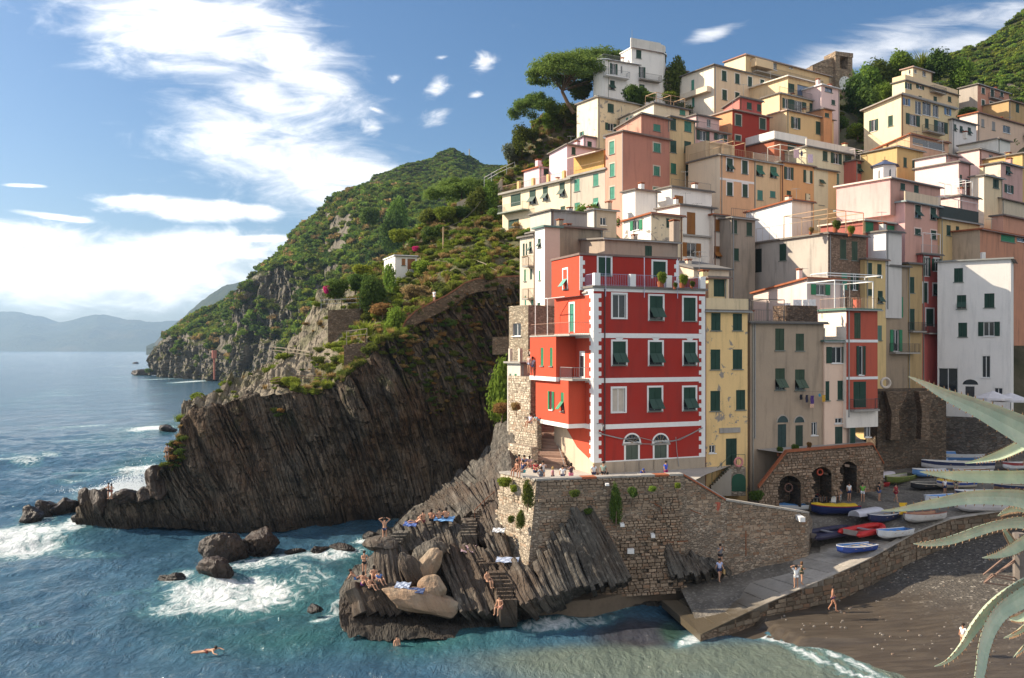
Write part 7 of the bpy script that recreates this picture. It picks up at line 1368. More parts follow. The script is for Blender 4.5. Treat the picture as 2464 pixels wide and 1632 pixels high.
def leaf_mesh(name, V, mat): return np_mesh(name, V, np.arange(len(V)).reshape(-1, 4), mat, False)
def bush_mesh(name, mat, seed, per=120, size=.13, k=6, sq=.8):
 r = np.random.RandomState(seed); cl = [((r.uniform(-.55, .55), r.uniform(-.55, .55), .35 + r.uniform(-.15, .4) * sq), (r.uniform(.35, .6), r.uniform(.35, .6), r.uniform(.3, .5) * sq)) for _ in range(k)]
 return leaf_mesh(name, leaves(cl, per, size, seed), mat)
def tuft_mesh(name, mat, seed, n=90, h=1.0, spread=.7, w=.035):
 """upright blades: reeds, dry grass, agave rosettes"""
 r = np.random.RandomState(seed); V = []
 for i in range(n):
  a = r.rand() * 6.28; t = spread * r.rand() ** .7; b = np.array([r.randn() * .12, r.randn() * .12, 0]); d = np.array([math.cos(a) * t, math.sin(a) * t, 1.0]); L = h * r.uniform(.5, 1.1); s = np.array([-math.sin(a), math.cos(a), 0]) * w * (1.5 if n < 40 else 1)
  m = b + d * L * .55; e = b + d * L * .95 + np.array([math.cos(a), math.sin(a), -.35]) * L * .22 * t; V += [b - s, b + s, m + s * .9, m - s * .9, m - s * .9, m + s * .9, e + s * .1, e - s * .1]
 return leaf_mesh(name, np.array(V), mat)
def pick(g, n, seed, test=None, lo=.0, hi=1.0, zmin=.45):
 """random points with upward ground on a terrain grid"""
 r = np.random.RandomState(seed); nu, nv, _ = g.shape; N = normals(g); N *= np.sign(N[..., 2:3] + 1e-9); out = []
 area = np.linalg.norm(np.cross(np.gradient(g, axis=0), np.gradient(g, axis=1)), axis=2).copy(); area[:, :int(lo * nv)] = 0; area[:, int(hi * nv):] = 0; area[N[..., 2] < zmin] = 0
 pr = area.ravel() / area.sum(); idx = r.choice(nu * nv, size=n, p=pr); p = g.reshape(-1, 3)[idx] + r.randn(n, 3) * np.array([.3, .3, 0]); keep = np.ones(n, bool) if test is None else test(p); return p[keep]
def scatter(name, pts, protos, smin, smax, label, cat, seed, zs=1.0):
 r = np.random.RandomState(seed); n = len(pts); col = bpy.data.collections.new(name + '_kinds')
 for i, me in enumerate(protos): o = bpy.data.objects.new('%s_kind' % name, me); col.objects.link(o)
 me = bpy.data.meshes.new(name); me.vertices.add(n); me.vertices.foreach_set('co', np.asarray(pts, dtype=np.float32).ravel())
 s = (smin + (smax - smin) * r.rand(n) ** 1.8).astype(np.float32); a = me.attributes.new('scl', 'FLOAT', 'POINT'); a.data.foreach_set('value', s); a = me.attributes.new('rotz', 'FLOAT', 'POINT'); a.data.foreach_set('value', (r.rand(n) * 6.28).astype(np.float32)); a = me.attributes.new('kind_index', 'INT', 'POINT'); a.data.foreach_set('value', r.randint(0, len(protos), n).astype(np.int32))
 o = link_mesh(name, me); tag(o, label, cat, kind='stuff')
 ng = bpy.data.node_groups.new(name, 'GeometryNodeTree'); ng.interface.new_socket('Geometry', in_out='INPUT', socket_type='NodeSocketGeometry'); ng.interface.new_socket('Geometry', in_out='OUTPUT', socket_type='NodeSocketGeometry')
 N = ng.nodes; L = ng.links; gi = N.new('NodeGroupInput'); go = N.new('NodeGroupOutput'); ip = N.new('GeometryNodeInstanceOnPoints'); ci = N.new('GeometryNodeCollectionInfo'); ci.inputs['Collection'].default_value = col; ci.inputs['Separate Children'].default_value = True; ci.inputs['Reset Children'].default_value = True
 def attr(nm, t): q = N.new('GeometryNodeInputNamedAttribute'); q.data_type = t; q.inputs['Name'].default_value = nm; return q.outputs['Attribute']
 L.new(gi.outputs[0], ip.inputs['Points']); L.new(ci.outputs[0], ip.inputs['Instance']); ip.inputs['Pick Instance'].default_value = True; L.new(attr('kind_index', 'INT'), ip.inputs['Instance Index'])
 cx = N.new('ShaderNodeCombineXYZ'); L.new(attr('rotz', 'FLOAT'), cx.inputs[2]); L.new(cx.outputs[0], ip.inputs['Rotation']); cs = N.new('ShaderNodeCombineXYZ'); sa = attr('scl', 'FLOAT'); L.new(sa, cs.inputs[0]); L.new(sa, cs.inputs[1]); mz = N.new('ShaderNodeMath'); mz.operation = 'MULTIPLY'; mz.inputs[1].default_value = zs; L.new(sa, mz.inputs[0]); L.new(mz.outputs[0], cs.inputs[2]); L.new(cs.outputs[0], ip.inputs['Scale']); L.new(ip.outputs[0], go.inputs[0])
 md = o.modifiers.new('scatter', 'NODES'); md.node_group = ng; return o
BM = {k: [bush_mesh('bush_' + k, LM[k], 11 * i + 3, 110, .12, 6, .75 + .25 * i) for i in range(2)] for k in LM}
BF = {k: [bush_mesh('far_bush_' + k, LM[k], 17 * i + 5, 46, .20, 5, .8) for i in range(2)] for k in ('olive', 'green', 'dark', 'dry', 'lime')}
TUFT = {k: tuft_mesh('tuft_' + k, LM[k], 4, 110, 1.2, .6) for k in ('dry', 'lime', 'olive', 'grey')}
ROS = tuft_mesh('rosette', LM['grey'], 9, 30, 1.0, 1.3, .06)
scatter('headland_scrub', pick(head_g, 17000, 1, lambda p: ~((HY - F * (p[:, 2] - CAMZ) / p[:, 1] > 812 + 6 * np.sin(p[:, 0])) & (CX + F * p[:, 0] / p[:, 1] < 720) & (fbm(p[:, 0], p[:, 1], p[:, 2], .05, 2) > -.6)) & ~((abs(CX + F * p[:, 0] / p[:, 1] - 650 - 12 * np.sin(p[:, 2] * .3)) < 75) & (abs(HY - F * (p[:, 2] - CAMZ) / p[:, 1] - 715) < 62) & (fbm(p[:, 0], p[:, 1], p[:, 2], .03, 3) > -.35)), .1, .97, .55), BF['olive'] * 2 + BF['green'] * 2 + BF['dark'] * 2 + BF['dry'][:1] + BF['lime'][:1], 1.3, 4.6, 'dense scrub and small trees covering the far headland', 'scrub', 1, .9)
scatter('ridge_scrub', pick(ridge_g, 9000, 2, None, .1, .97, .2), BF['olive'] * 2 + BF['green'] * 2 + BF['dark'] + BF['lime'][:1], 1.8, 6.0, 'scrub and vine rows on the ridge behind the headland', 'scrub', 2, .8)
scatter('terraced_scrub', pick(right_g, 6000, 3, None, .05, .97, .2), BF['green'] * 2 + BF['olive'] * 2 + BF['dark'] + BF['lime'], 1.0, 3.6, 'vines and bushes on the terraced hill at the upper right', 'scrub', 3, .8)
up = lambda p: (p[:, 0] > -24 + 6 * fbm(p[:, 0], p[:, 1], p[:, 2], .1, 2))
scatter('slope_scrub', pick(slope_g, 6500, 4, lambda p: up(p), .02, .95, .25), BM['olive'] + BM['green'][:1] + BM['lime'] * 2 + [TUFT['dry'], TUFT['dry'], TUFT['olive'], TUFT['lime']] + BM['dry'] + BM['olive'], .35, 1.25, 'low scrub and grasses covering the garden slope', 'scrub', 4, .85)
scatter('rocky_slope_tufts', pick(slope_g, 500, 5, lambda p: ~up(p), .02, .95, .3), BM['olive'] + BM['lime'] + [TUFT['lime'], TUFT['dry']], .3, 1.3, 'scattered tufts on the bare rocky slope at the left', 'scrub', 5, .8)
N_c = normals(cliff_g)
def cliff_plants():
 r = np.random.RandomState(8); n = 1500; nu, nv, _ = cliff_g.shape; i = r.randint(200, nu - 4, n); j = (nv * (.36 + .48 * r.rand(n) ** .8)).astype(int); p = cliff_g[i, j]; k = fbm(p[:, 0], p[:, 1], p[:, 2], .14, 3) + .35 * (p[:, 0] > -14) + .02 * (p[:, 2] - 10); p = p[(k > .18) & (p[:, 2] > 4)] + np.array([0, -.15, 0])
 scatter('cliff_plants', p, BM['olive'] + BM['rust'][:1] + BM['dark'] + [TUFT['dry'], TUFT['olive']] + BM['dry'][:1], .18, .85, 'plants clinging to the dark cliff face', 'scrub', 6, .8)
 t = cliff_g[np.random.RandomState(9).randint(520, nu - 4, 300), int(nv * .87)]; scatter('cliff_top_tufts', t, BM['olive'] + [TUFT['dry'], TUFT['lime'], TUFT['olive']] + BM['lime'][:1], .3, 1.1, 'grass and low plants along the top edge of the cliff', 'scrub', 7)
cliff_plants()
scatter('village_greenery', pick(vill_g, 1500, 10, lambda p: (p[:, 1] > 120) & (p[:, 2] > 20), 0, 1, .2), BM['green'] + BM['olive'] + BM['dark'], .6, 2.0, 'greenery growing in the gaps between the houses', 'scrub', 8)
# bushes one can tell apart
def plant(name, label, mesh, p, s, cat='bush', group=None, stem=True, sz=None):
 o = empty(name, p); tag(o, label, cat, group); c = bpy.data.objects.new('crown', mesh); COL.objects.link(c); c.parent = o; c.scale = (s[0], s[1], s[2]); c.rotation_euler = (0, 0, rnd.uniform(0, 6.28)); c.location = (0, 0, .15)
 if stem: m = MB(); m.bar((0, 0, -.6), (.05, 0, s[2] * .5), .05 * max(s), 0, 5, .02 * max(s)); t = bpy.data.objects.new('trunk', m.mesh('trunk', bark)); COL.objects.link(t); t.parent = o
 return o
dense = {k: bush_mesh('dense_' + k, LM[k], 40, 420, .085, 8, 1.0) for k in ('dark', 'green', 'lime', 'olive', 'rust', 'dry', 'magenta', 'grey')}
tall = {k: bush_mesh('tall_' + k, LM[k], 51, 420, .085, 9, 1.7) for k in ('dark', 'green', 'olive')}
PL = [('L', 690, 1230, 121, (3.4, 2.6, 3.2), dense['dark'], 'dense dark hedge bush with pink blossom at the garden corner'), ('L', 615, 1235, 120.5, (.9, .8, 1.3), dense['magenta'], 'pink flowering bougainvillea at the left garden corner'), ('L', 1345, 905, 136, (1.1, .8, .9), dense['magenta'], 'magenta bougainvillea above the white garden hut'), ('L', 850, 1180, 122, (3.0, 2.4, 2.8), dense['dark'], 'dark leafy bush right of the garden corner'), ('L', 985, 1290, 117, (3.0, 2.2, 3.4), tall['dark'], 'tall rounded dark bush below the white garden hut'), ('L', 1115, 1190, 124, (1.9, 1.6, 3.6), tall['green'], 'slim upright bush left of the hut path'), ('L', 880, 1085, 128, (2.6, 2, 2.2), dense['lime'], 'light green bush behind the garden hedge'), ('L', 1180, 1520, 110, (2.4, 2.2, 2.8), tall['green'], 'bright green cone bush at the foot of the path wall'), ('L', 930, 1560, 108.5, (3.0, 2.2, 2.4), TUFT['lime'], 'feathery yellow green shrub on the cliff edge'), ('L', 1070, 1390, 114, (2.6, 2, 1.8), dense['rust'], 'rusty brown bush beside the path'), ('L', 1300, 1260, 118, (3.6, 2.6, 2.4), dense['dry'], 'dry tan reeds above the walled path'), ('L', 1420, 1190, 121, (3.2, 2.4, 2.6), TUFT['dry'], 'tall dry grass clump above the walled path'), ('L', 1520, 1090, 126, (2.6, 2, 2.4), dense['lime'], 'lime green bush below the utility pole'), ('L', 1390, 1060, 128, (3.0, 2.4, 2.4), dense['green'], 'broad green bush right of the white hut'), ('L', 1400, 1120, 129, (1.4, 1.2, 1.4), dense['lime'], 'small light bush at the hut door'), ('L', 1450, 800, 142, (3.2, 2.6, 3.4), dense['dark'], 'dark round tree bush left of the shack'), ('L', 1240, 800, 142, (3.4, 2.6, 2.4), dense['lime'], 'spreading lime bush above the white hut'), ('L', 1770, 930, 137, (2.6, 2.2, 3.4), TUFT['olive'], 'arching palm like clump right of the shack'), ('L', 1600, 620, 148, (3.4, 2.6, 2.6), dense['lime'], 'yellow green bush on the upper slope'), ('L', 1450, 640, 150, (3.2, 2.6, 2.8), dense['olive'], 'olive bush on the slope crest'), ('L', 1690, 610, 149, (2.6, 2, 2.2), dense['dark'], 'dark bush on the upper slope under the wall'), ('L', 1840, 560, 150, (3.4, 2.6, 3.6), tall['olive'], 'tall olive bush under the steep steps'), ('L', 1950, 520, 150, (3.2, 2.4, 4.2), tall['green'], 'leafy green tree beside the cream balconies'), ('L', 1960, 640, 146, (2.6, 2, 2.8), dense['green'], 'green bush left of the lower balcony'), ('L', 1180, 650, 300, (6, 5, 8), tall['green'], 'upright pine like tree on the near headland slope'), ('L', 1150, 780, 290, (7, 5, 9), tall['dark'], 'dark broad tree at the foot of the headland'), ('L', 960, 640, 330, (7, 6, 7), dense['dark'], 'dark rounded tree on the headland shoulder'),
      ('A', 190, 960, 156, (3.4, 2.6, 3.6), tall['olive'], 'olive bush mass on the crest left of the houses'), ('A', 90, 1040, 157, (3.4, 2.6, 3.4), dense['grey'], 'grey green prickly clump on the crest'), ('A', 280, 900, 157, (2.8, 2.2, 2.4), dense['olive'], 'olive shrub halfway up the crest'), ('A', 450, 780, 157, (3.4, 2.6, 3.4), tall['green'], 'green leafy bush left of the patched house'), ('A', 540, 720, 156, (3.4, 2.6, 3.4), dense['olive'], 'olive bush under the umbrella pine'), ('A', 700, 540, 156, (4, 3, 3.6), dense['olive'], 'bush below the villa wall'), ('A', 1080, 590, 146, (4.0, 2.6, 4.0), dense['dark'], 'dark clipped tree in front of the villa'), ('A', 1440, 470, 157, (3.4, 2.6, 5.0), tall['olive'], 'leafy tree between the villa and the cream house'), ('A', 1380, 590, 147, (3, 2, 1.6), dense['lime'], 'low light bush right of the villa'), ('A', 1230, 600, 146, (2.6, 2, 1.8), dense['green'], 'garden bush at the villa foot'),
      ('B', 830, 740, 192, (4.4, 3.4, 5.6), tall['green'], 'leafy tree right of the clock turret'), ('B', 880, 800, 172, (5, 4, 5.4), tall['dark'], 'dark tree in the gap between the houses'), ('B', 1010, 720, 178, (5.6, 4.4, 5.4), tall['green'], 'big green tree in the middle of the gap'), ('B', 1080, 650, 184, (5, 4, 5), tall['olive'], 'rounded tree beside the spire'), ('B', 960, 880, 168, (4.6, 3.6, 4.6), tall['dark'], 'dark lower tree above the stone terrace'), ('B', 1110, 770, 176, (4, 3, 4), dense['green'], 'green tree left of the tall cream house'), ('B', 760, 1020, 152, (3, 2.4, 2.6), dense['dark'], 'ivy dark bush on the garden terrace'), ('B', 900, 1080, 148, (4.6, 3, 2.6), dense['green'], 'hedge above the peach gable'), ('B', 1440, 520, 186, (5, 3.6, 4.6), TUFT['lime'], 'yellow feathery tree on the skyline'), ('B', 1270, 560, 184, (5, 4, 4.4), tall['green'], 'dark pine like tree left of the penthouse'), ('B', 1560, 560, 184, (4.6, 3.6, 4.4), tall['dark'], 'dark tree right of the penthouse'), ('B', 1770, 640, 182, (5, 4, 4.6), tall['green'], 'bushy tree above the brick pink house'), ('B', 1800, 930, 158, (3, 2.4, 2.0), dense['dark'], 'dark hedge below the brick pink house'),
      ('E', 30, 905, 92, (1.8, 1.4, 3.6), tall['green'], 'green bush growing beside the small grey house'), ('E', 20, 1010, 90, (1.8, 1.4, 1.8), dense['lime'], 'yellow green bush above the rock pillars'), ('T', 60, 330, 88, (1.2, .9, 1.0), dense['rust'], 'reddish bush on the retaining wall'), ('T', 300, 300, 81.5, (.8, .6, .7), dense['dry'], 'dry twiggy bush on the retaining wall'), ('G', 1455, 290, 67.0, (.9, .6, .7), dense['lime'], 'lime green bush on the corner of the quay wall'), ('G', 1655, 400, 64.1, (.55, .4, 1.1), tall['olive'], 'trailing green plant on the sunlit quay wall'), ('G', 1600, 600, 63.8, (.42, .3, .75), tall['olive'], 'small drooping plant low on the quay wall'), ('G', 1530, 590, 64.6, (.4, .3, .5), dense['olive'], 'little tuft on the sunlit quay wall'), ('G', 1545, 340, 65.3, (.5, .35, .5), dense['lime'], 'second tuft under the quay coping'), ('H', 290, 410, 65.2, (.6, .4, 1.6), tall['dark'], 'long trailing ivy on the shaded quay wall'), ('H', 400, 310, 65.3, (.55, .4, .7), dense['dark'], 'dark plant hanging below the quay parapet'), ('H', 540, 290, 65.6, (.55, .35, .4), dense['green'], 'small fern on the shaded quay wall'), ('H', 715, 265, 66.2, (.4, .3, .4), dense['lime'], 'tiny light tuft near the descending coping'), ('H', 110, 440, 64.8, (.5, .3, .4), dense['dark'], 'dark tuft above the leaning rock'), ('H', 20, 320, 64.2, (.6, .4, .5), dense['olive'], 'plant under the quay corner on the shaded side'), ('F', 440, 1380, 74.8, (.9, .6, .8), dense['dark'], 'dark shrub at the foot of the arcade wall'), ('V', 965, 725, 110, (1.4, 1.2, 1.4), dense['olive'], 'shrub hanging over the walled path'), ('V', 670, 885, 101.5, (1.6, 1.2, 1.0), dense['lime'], 'bright green cushion on the cliff top')]
for f, u, v, Y, s, me, lab in PL:
 p = Q(f, u, v, Y); s = tuple(q * (.72 if f in 'LAB' else .9) for q in s); plant('bush' if max(s) < 3.4 else 'small_tree', lab, me, (p.x, p.y, p.z - s[2] * .42), s, 'bush' if max(s) < 3.4 else 'tree')
# umbrella pines
def pine(label, base, top, R0, seed, lean=(0, 0), h=.34, n=34, per=330, sz=.17, k_=1.9):
 o = empty('umbrella_pine', base); tag(o, label, 'pine tree'); r = random.Random(seed); b = Vector((0, 0, 0)); t = Vector(top) - Vector(base); k = t * .42 + Vector((lean[0], lean[1], 0)); m = MB(); H = t.length
 path = [b, t * .18 + Vector((lean[0] * .5, 0, 0)), k, t * .68]; rr = [.042 * H, .036 * H, .03 * H, .022 * H]
 for i in range(3): m.bar(path[i], path[i + 1], rr[i], 0, 7, rr[i + 1])
 cl = []
 for i in range(n):
  a = i * 2.4; d = math.sqrt((i + .5) / n); q = t + Vector((math.cos(a) * R0[0] * d, math.sin(a) * R0[1] * d, -R0[2] * .9 * d * d + r.uniform(-.35, .25) * R0[2])); s = r.uniform(.20, .34) * R0[0]
  cl.append((tuple(q), (s, s * .9, s * h * 1.6)));
  if i % 2 == 0: c = path[3 if d > .3 else 2].lerp(q, .45) + Vector((0, 0, -.10 * H * d)); m.bar(path[2 if i % 4 else 3], c, .012 * H, 0, 5, .008 * H); m.bar(c, q, .008 * H, 0, 4, .003 * H)
 t_ = m.build('trunk', bark); t_.parent = o; c = link_mesh('crown', leaf_mesh('crown', leaves(cl, int(per * k_), sz, seed, .45, .5, .45), LM['pine'])); c.parent = o; return o
pb = Q('A', 612, 720, 153); pine('big umbrella pine leaning over the cliff beside the villa', pb, Q('A', 560, 285, 153), (6.6, 5.6, 3.4), 3, (-1.6, 0), .34, 46, 330, .17)
pine('second umbrella pine crown merging behind the villa', Q('A', 700, 560, 160), Q('A', 790, 245, 161), (7.0, 5, 2.2), 6, (0, 0), .34, 40, 300, .17)
pine('small wind bent pine jutting out over the cliff', Q('A', 420, 680, 155), Q('A', 285, 585, 153), (4.2, 3.4, 2.6), 7, (-.6, 0), .5, 24, 330, .14)
pine('umbrella pine alone on the hillside below the ridge', Q('L', 1705, 500, 165), Q('L', 1705, 355, 165), (6.6, 5, 2.8), 9, (0, 0), .34, 34, 300, .18)
pine('broad pine on the skyline left of the tall cream house', Q('B', 1250, 640, 190), Q('B', 1260, 520, 190), (4.6, 4, 2.0), 12, (0, 0), .4, 22, 280, .17)
# walled path, terrace walls, fences and pole on the slope
def slope_things():
 def wall_path(label, pts, h, w, mat, cap, name='garden_wall', cat='wall'):
  o = tag(empty(name, pts[0] - Vector((0, 0, h))), label, cat)
  for a, b in zip(pts[:-1], pts[1:]):
   m = MB(); d = b - a; m.obox(a - Vector((0, 0, h)), d, Vector((w * .3, w, 0)), Vector((0, 0, h))); m.build('wall_section', mat, o)
   if cap: c = MB(); c.obox(a + Vector((-.1, -.1, .003)), d, Vector((w * .3 + .1, w + .2, 0)), Vector((0, 0, .18))); c.build('coping', cap, o)
 brick = paint((.30, .14, .085), .95, .4, 2.5, .1)
 wall_path('curving brick topped wall of the path along the cliff top', [Q('K', u, v, Y) for u, v, Y in ((1540, 378, 107.4), (1560, 330, 107.8), (1620, 270, 108.6), (1700, 228, 109.8), (1790, 185, 111), (1850, 148, 112), (1910, 105, 113), (1980, 80, 114), (2080, 72, 115.5), (2240, 62, 118))], 1.6, .5, rubble_mat((.20, .15, .105), 2.4), brick)
 wall_path('inner brick edge of the cliff top path', [Q('K', u, v, Y) for u, v, Y in ((1570, 290, 109.5), (1640, 245, 110.6), (1740, 205, 112), (1800, 165, 113.2), (1880, 95, 115))], .9, .4, rub_l, brick)
 wall_path('long pale wall of the coastal path on the far headland', [Q('K', u, v, Y) for u, v, Y in ((250, 425, 592), (480, 425, 575), (700, 425, 545), (930, 425, 500))], 4, 2.0, plaster((.40, .34, .26), .6), None)
 wall_path('pale square retaining wall on the headland path', [Q('K', u, v, Y) for u, v, Y in ((710, 390, 524), (850, 390, 510))], 8, 2.0, plaster((.46, .39, .31), .5), None)
 wall_path('dry stone terrace wall on the cliff top', [Q('K', u, v, Y) for u, v, Y in ((1195, 468, 104.8), (1330, 450, 105.4))], 4, .8, rub_d, None)
 wall_path('garden terrace wall with railing above the rocks', [Q('K', u, v, Y) for u, v, Y in ((1100, 262, 117), (1290, 250, 118))], 4.5, .8, rub_d, None)
 wall_path('pale terrace wall high on the slope', [Q('L', u, v, Y) for u, v, Y in ((1665, 525, 153), (1780, 475, 154), (1905, 440, 155), (2030, 340, 156))], 2.5, .5, plaster((.55, .46, .36), .6), None)
 wall_path('short stone wall behind the stone tower', [Q('K', u, v, Y) for u, v, Y in ((2070, 420, 110), (2170, 416, 111))], 2.2, .6, rub_q, None)
 def fence(label, pts, h, mat, gap=2.0):
  m = MB(); m.tube([p + Vector((0, 0, h)) for p in pts], .05); m.tube([p + Vector((0, 0, h * .55)) for p in pts], .04)
  for a, b in zip(pts[:-1], pts[1:]):
   n = max(1, int((b - a).length / gap))
   for i in range(n + 1): c = a.lerp(b, i / n); m.bar(c - Vector((0, 0, .3)), c + Vector((0, 0, h + .1)), .05)
  o = m.build('wooden_fence', mat); tag(o, label, 'fence')
 fw = paint((.42, .34, .25), .9)
 fence('wooden railing curving below the cream house', [Q('L', u, v, Y) for u, v, Y in ((1795, 1045, 124), (1890, 1080, 122), (1985, 1140, 120))], 1.1, fw); fence('wooden railing climbing to the shack', [Q('L', u, v, Y) for u, v, Y in ((1640, 1130, 124), (1720, 1080, 126), (1800, 1040, 127))], 1.1, fw)
 fence('rough fence on the bare slope', [Q('K', u, v, Y) for u, v, Y in ((770, 520, 112), (860, 530, 111), (995, 550, 109))], .9, fw); fence('fence along the garden terrace edge', [Q('K', u, v, Y) for u, v, Y in ((1060, 255, 117.5), (1180, 250, 118), (1290, 245, 118))], 1.2, irongrey); fence('fence posts beside the cliff top wall', [Q('K', u, v, Y) for u, v, Y in ((1210, 455, 105), (1330, 440, 105.5))], 1.4, fw); fence('stair railing on the crest above the balconies', [Q('L', u, v, Y) for u, v, Y in ((1885, 385, 156), (2000, 320, 157), (2130, 260, 158))], 1.3, whitep, 1.5); fence('low timber rail on the cliff edge', [Q('K', u, v, Y) for u, v, Y in ((750, 705, 101.6), (920, 680, 101.9), (1100, 680, 102.5))], .6, paint((.25, .15, .09)), 3)
 m = MB(); a, b = Q('L', 1556, 1020, 133), Q('L', 1556, 722, 133); m.bar(a, b, .13, 0, 7, .10); o = m.build('utility_pole', paint((.42, .30, .18), .9)); tag(o, 'wooden utility pole standing on the garden slope', 'pole')
 m = MB(); e = Q('L', 1890, 470, 150); pts = [b.lerp(e, t) - Vector((0, 0, 4 * 1.2 * t * (1 - t))) for t in np.linspace(0, 1, 12)]; m.tube(pts, .035); o = m.build('overhead_cable', iron); tag(o, 'sagging cable from the utility pole up the slope', 'cable')
 m = MB(); p = Q('K', 430, 670, 330); q = Q('K', 430, 545, 330); m.bar(p, q, .35, 0, 6); m.bar(q, q + Vector((0, 0, 3)), .9, 0, 6); o = m.build('beacon_post', paint((.45, .16, .11))); tag(o, 'reddish beacon post on the rocks by the far shore', 'post')
 m = MB(); p = Q('L', 1766, 160, 735); q = Q('L', 1766, 95, 735); m.bar(p, q, .5, 0, 5); o = m.build('ridge_mast', irongrey); tag(o, 'thin mast on the ridge skyline', 'mast')
slope_things()
# ------------------------------------------------------------------ people
SK = [(.50, .27, .17), (.42, .20, .12), (.60, .36, .25)]
def skinmat(i): return paint(SK[i], .6, .15, 8)
BASE = dict(pelvis=(0, 0, .93), chest=(0, .01, 1.27), neck=(0, 0, 1.46), head=(0, -.03, 1.61), shL=(-.18, 0, 1.41), shR=(.18, 0, 1.41), elL=(-.25, .02, 1.14), elR=(.25, .02, 1.14), haL=(-.24, -.08, .90), haR=(.24, -.08, .90), hiL=(-.10, 0, .90), hiR=(.10, 0, .90), knL=(-.11, -.03, .49), knR=(.11, -.03, .49), anL=(-.11, .03, .07), anR=(.11, .03, .07), toL=(-.13, -.13, .03), toR=(.13, -.13, .03))
def pose(**k): d = dict(BASE); d.update(k); return d
def shift(d, dz, keys=None): return {k: (v[0], v[1], v[2] + dz) for k, v in d.items()}
SITL = dict(knL=(-.13, -.42, .96), knR=(.13, -.42, .94), anL=(-.13, -.46, .54), anR=(.12, -.42, .52), toL=(-.14, -.6, .50), toR=(.13, -.56, .48), haL=(-.2, -.3, 1.0), haR=(.2, -.3, 1.0))
KNEE = dict(knL=(-.14, -.36, 1.22), knR=(.14, -.38, 1.20), anL=(-.13, -.58, .88), anR=(.13, -.60, .87), toL=(-.13, -.74, .85), toR=(.13, -.76, .85), elL=(-.27, -.12, 1.2), elR=(.27, -.12, 1.2), haL=(-.12, -.4, 1.2), haR=(.12, -.4, 1.2))
POSE = {'stand': pose(), 'walk': pose(knL=(-.11, -.2, .5), anL=(-.11, -.22, .08), toL=(-.11, -.38, .05), knR=(.11, .06, .5), anR=(.11, .3, .1), toR=(.11, .2, .03), haL=(-.25, .14, .92), haR=(.25, -.2, .95)),
  'head': pose(elL=(-.42, .04, 1.62), elR=(.42, .04, 1.62), haL=(-.12, .08, 1.74), haR=(.12, .08, 1.74)), 'camera': pose(elL=(-.26, -.18, 1.22), elR=(.26, -.18, 1.22), haL=(-.06, -.3, 1.5), haR=(.06, -.3, 1.5)),
  'ledge': shift(pose(**SITL), -.83), 'knees': shift(pose(**KNEE), -.83), 'lean': pose(chest=(0, -.22, 1.2), neck=(0, -.36, 1.34), head=(0, -.46, 1.45), shL=(-.18, -.32, 1.3), shR=(.18, -.32, 1.3), elL=(-.25, -.42, 1.05), elR=(.25, -.42, 1.05), haL=(-.15, -.6, .95), haR=(.15, -.6, .95)),
  'hug': pose(elL=(-.26, -.15, 1.18), elR=(.26, -.15, 1.18), haL=(-.05, -.32, 1.25), haR=(.05, -.32, 1.2)), 'reach': pose(elR=(.42, 0, 1.30), haR=(.66, -.04, 1.22)), 'recline': shift(pose(chest=(0, .25, 1.10), neck=(0, .38, 1.24), head=(0, .42, 1.40), shL=(-.18, .34, 1.2), shR=(.18, .34, 1.2), elL=(-.24, .48, 1.0), elR=(.24, .48, 1.0), haL=(-.24, .56, .84), haR=(.24, .56, .84), knL=(-.12, -.42, 1.12), anL=(-.12, -.78, .88), toL=(-.12, -.92, .92), knR=(.12, -.44, .96), anR=(.12, -.88, .86), toR=(.12, -.98, .94)), -.83),
  'swim': shift(pose(chest=(0, -.34, .95), neck=(0, -.5, 1.02), head=(0, -.6, 1.12), shL=(-.18, -.46, .98), shR=(.18, -.46, .98), elL=(-.42, -.6, .9), elR=(.4, -.66, .98), haL=(-.5, -.9, .86), haR=(.3, -1.0, .9), hiL=(-.1, .02, .9), hiR=(.1, .02, .9), knL=(-.11, .42, .84), knR=(.11, .42, .84), anL=(-.11, .85, .8), anR=(.11, .85, .8), toL=(-.11, 1.0, .78), toR=(.11, 1.0, .78)), -.9)}
RAD = dict(pelvis=.125, chest=.135, neck=.055, head=.098, sh=.062, el=.043, ha=.036, hi=.092, kn=.060, an=.042, to=.036)
EDG = [('pelvis', 'chest'), ('chest', 'neck'), ('neck', 'head')] + [(a, b) for s in 'LR' for a, b in (('chest', 'sh' + s), ('sh' + s, 'el' + s), ('el' + s, 'ha' + s), ('pelvis', 'hi' + s), ('hi' + s, 'kn' + s), ('kn' + s, 'an' + s), ('an' + s, 'to' + s))]
def skinned(name, J, E, rad, mat, parent):
 ks = list(dict.fromkeys(k for e in E for k in e)); me = bpy.data.meshes.new(name); me.from_pydata([J[k] for k in ks], [(ks.index(a), ks.index(b)) for a, b in E], []); me.materials.append(mat)
 o = bpy.data.objects.new(name, me); COL.objects.link(o); o.parent = parent
 md = o.modifiers.new('skin', 'SKIN'); md.use_smooth_shade = True; sv = me.skin_vertices[0].data
 for i, k in enumerate(ks): r = rad(k); sv[i].radius = (r, r * (.8 if k in ('pelvis', 'chest') else 1)); sv[i].use_root = (i == 0)
 s = o.modifiers.new('sub', 'SUBSURF'); s.levels = 1; s.render_levels = 1; return o
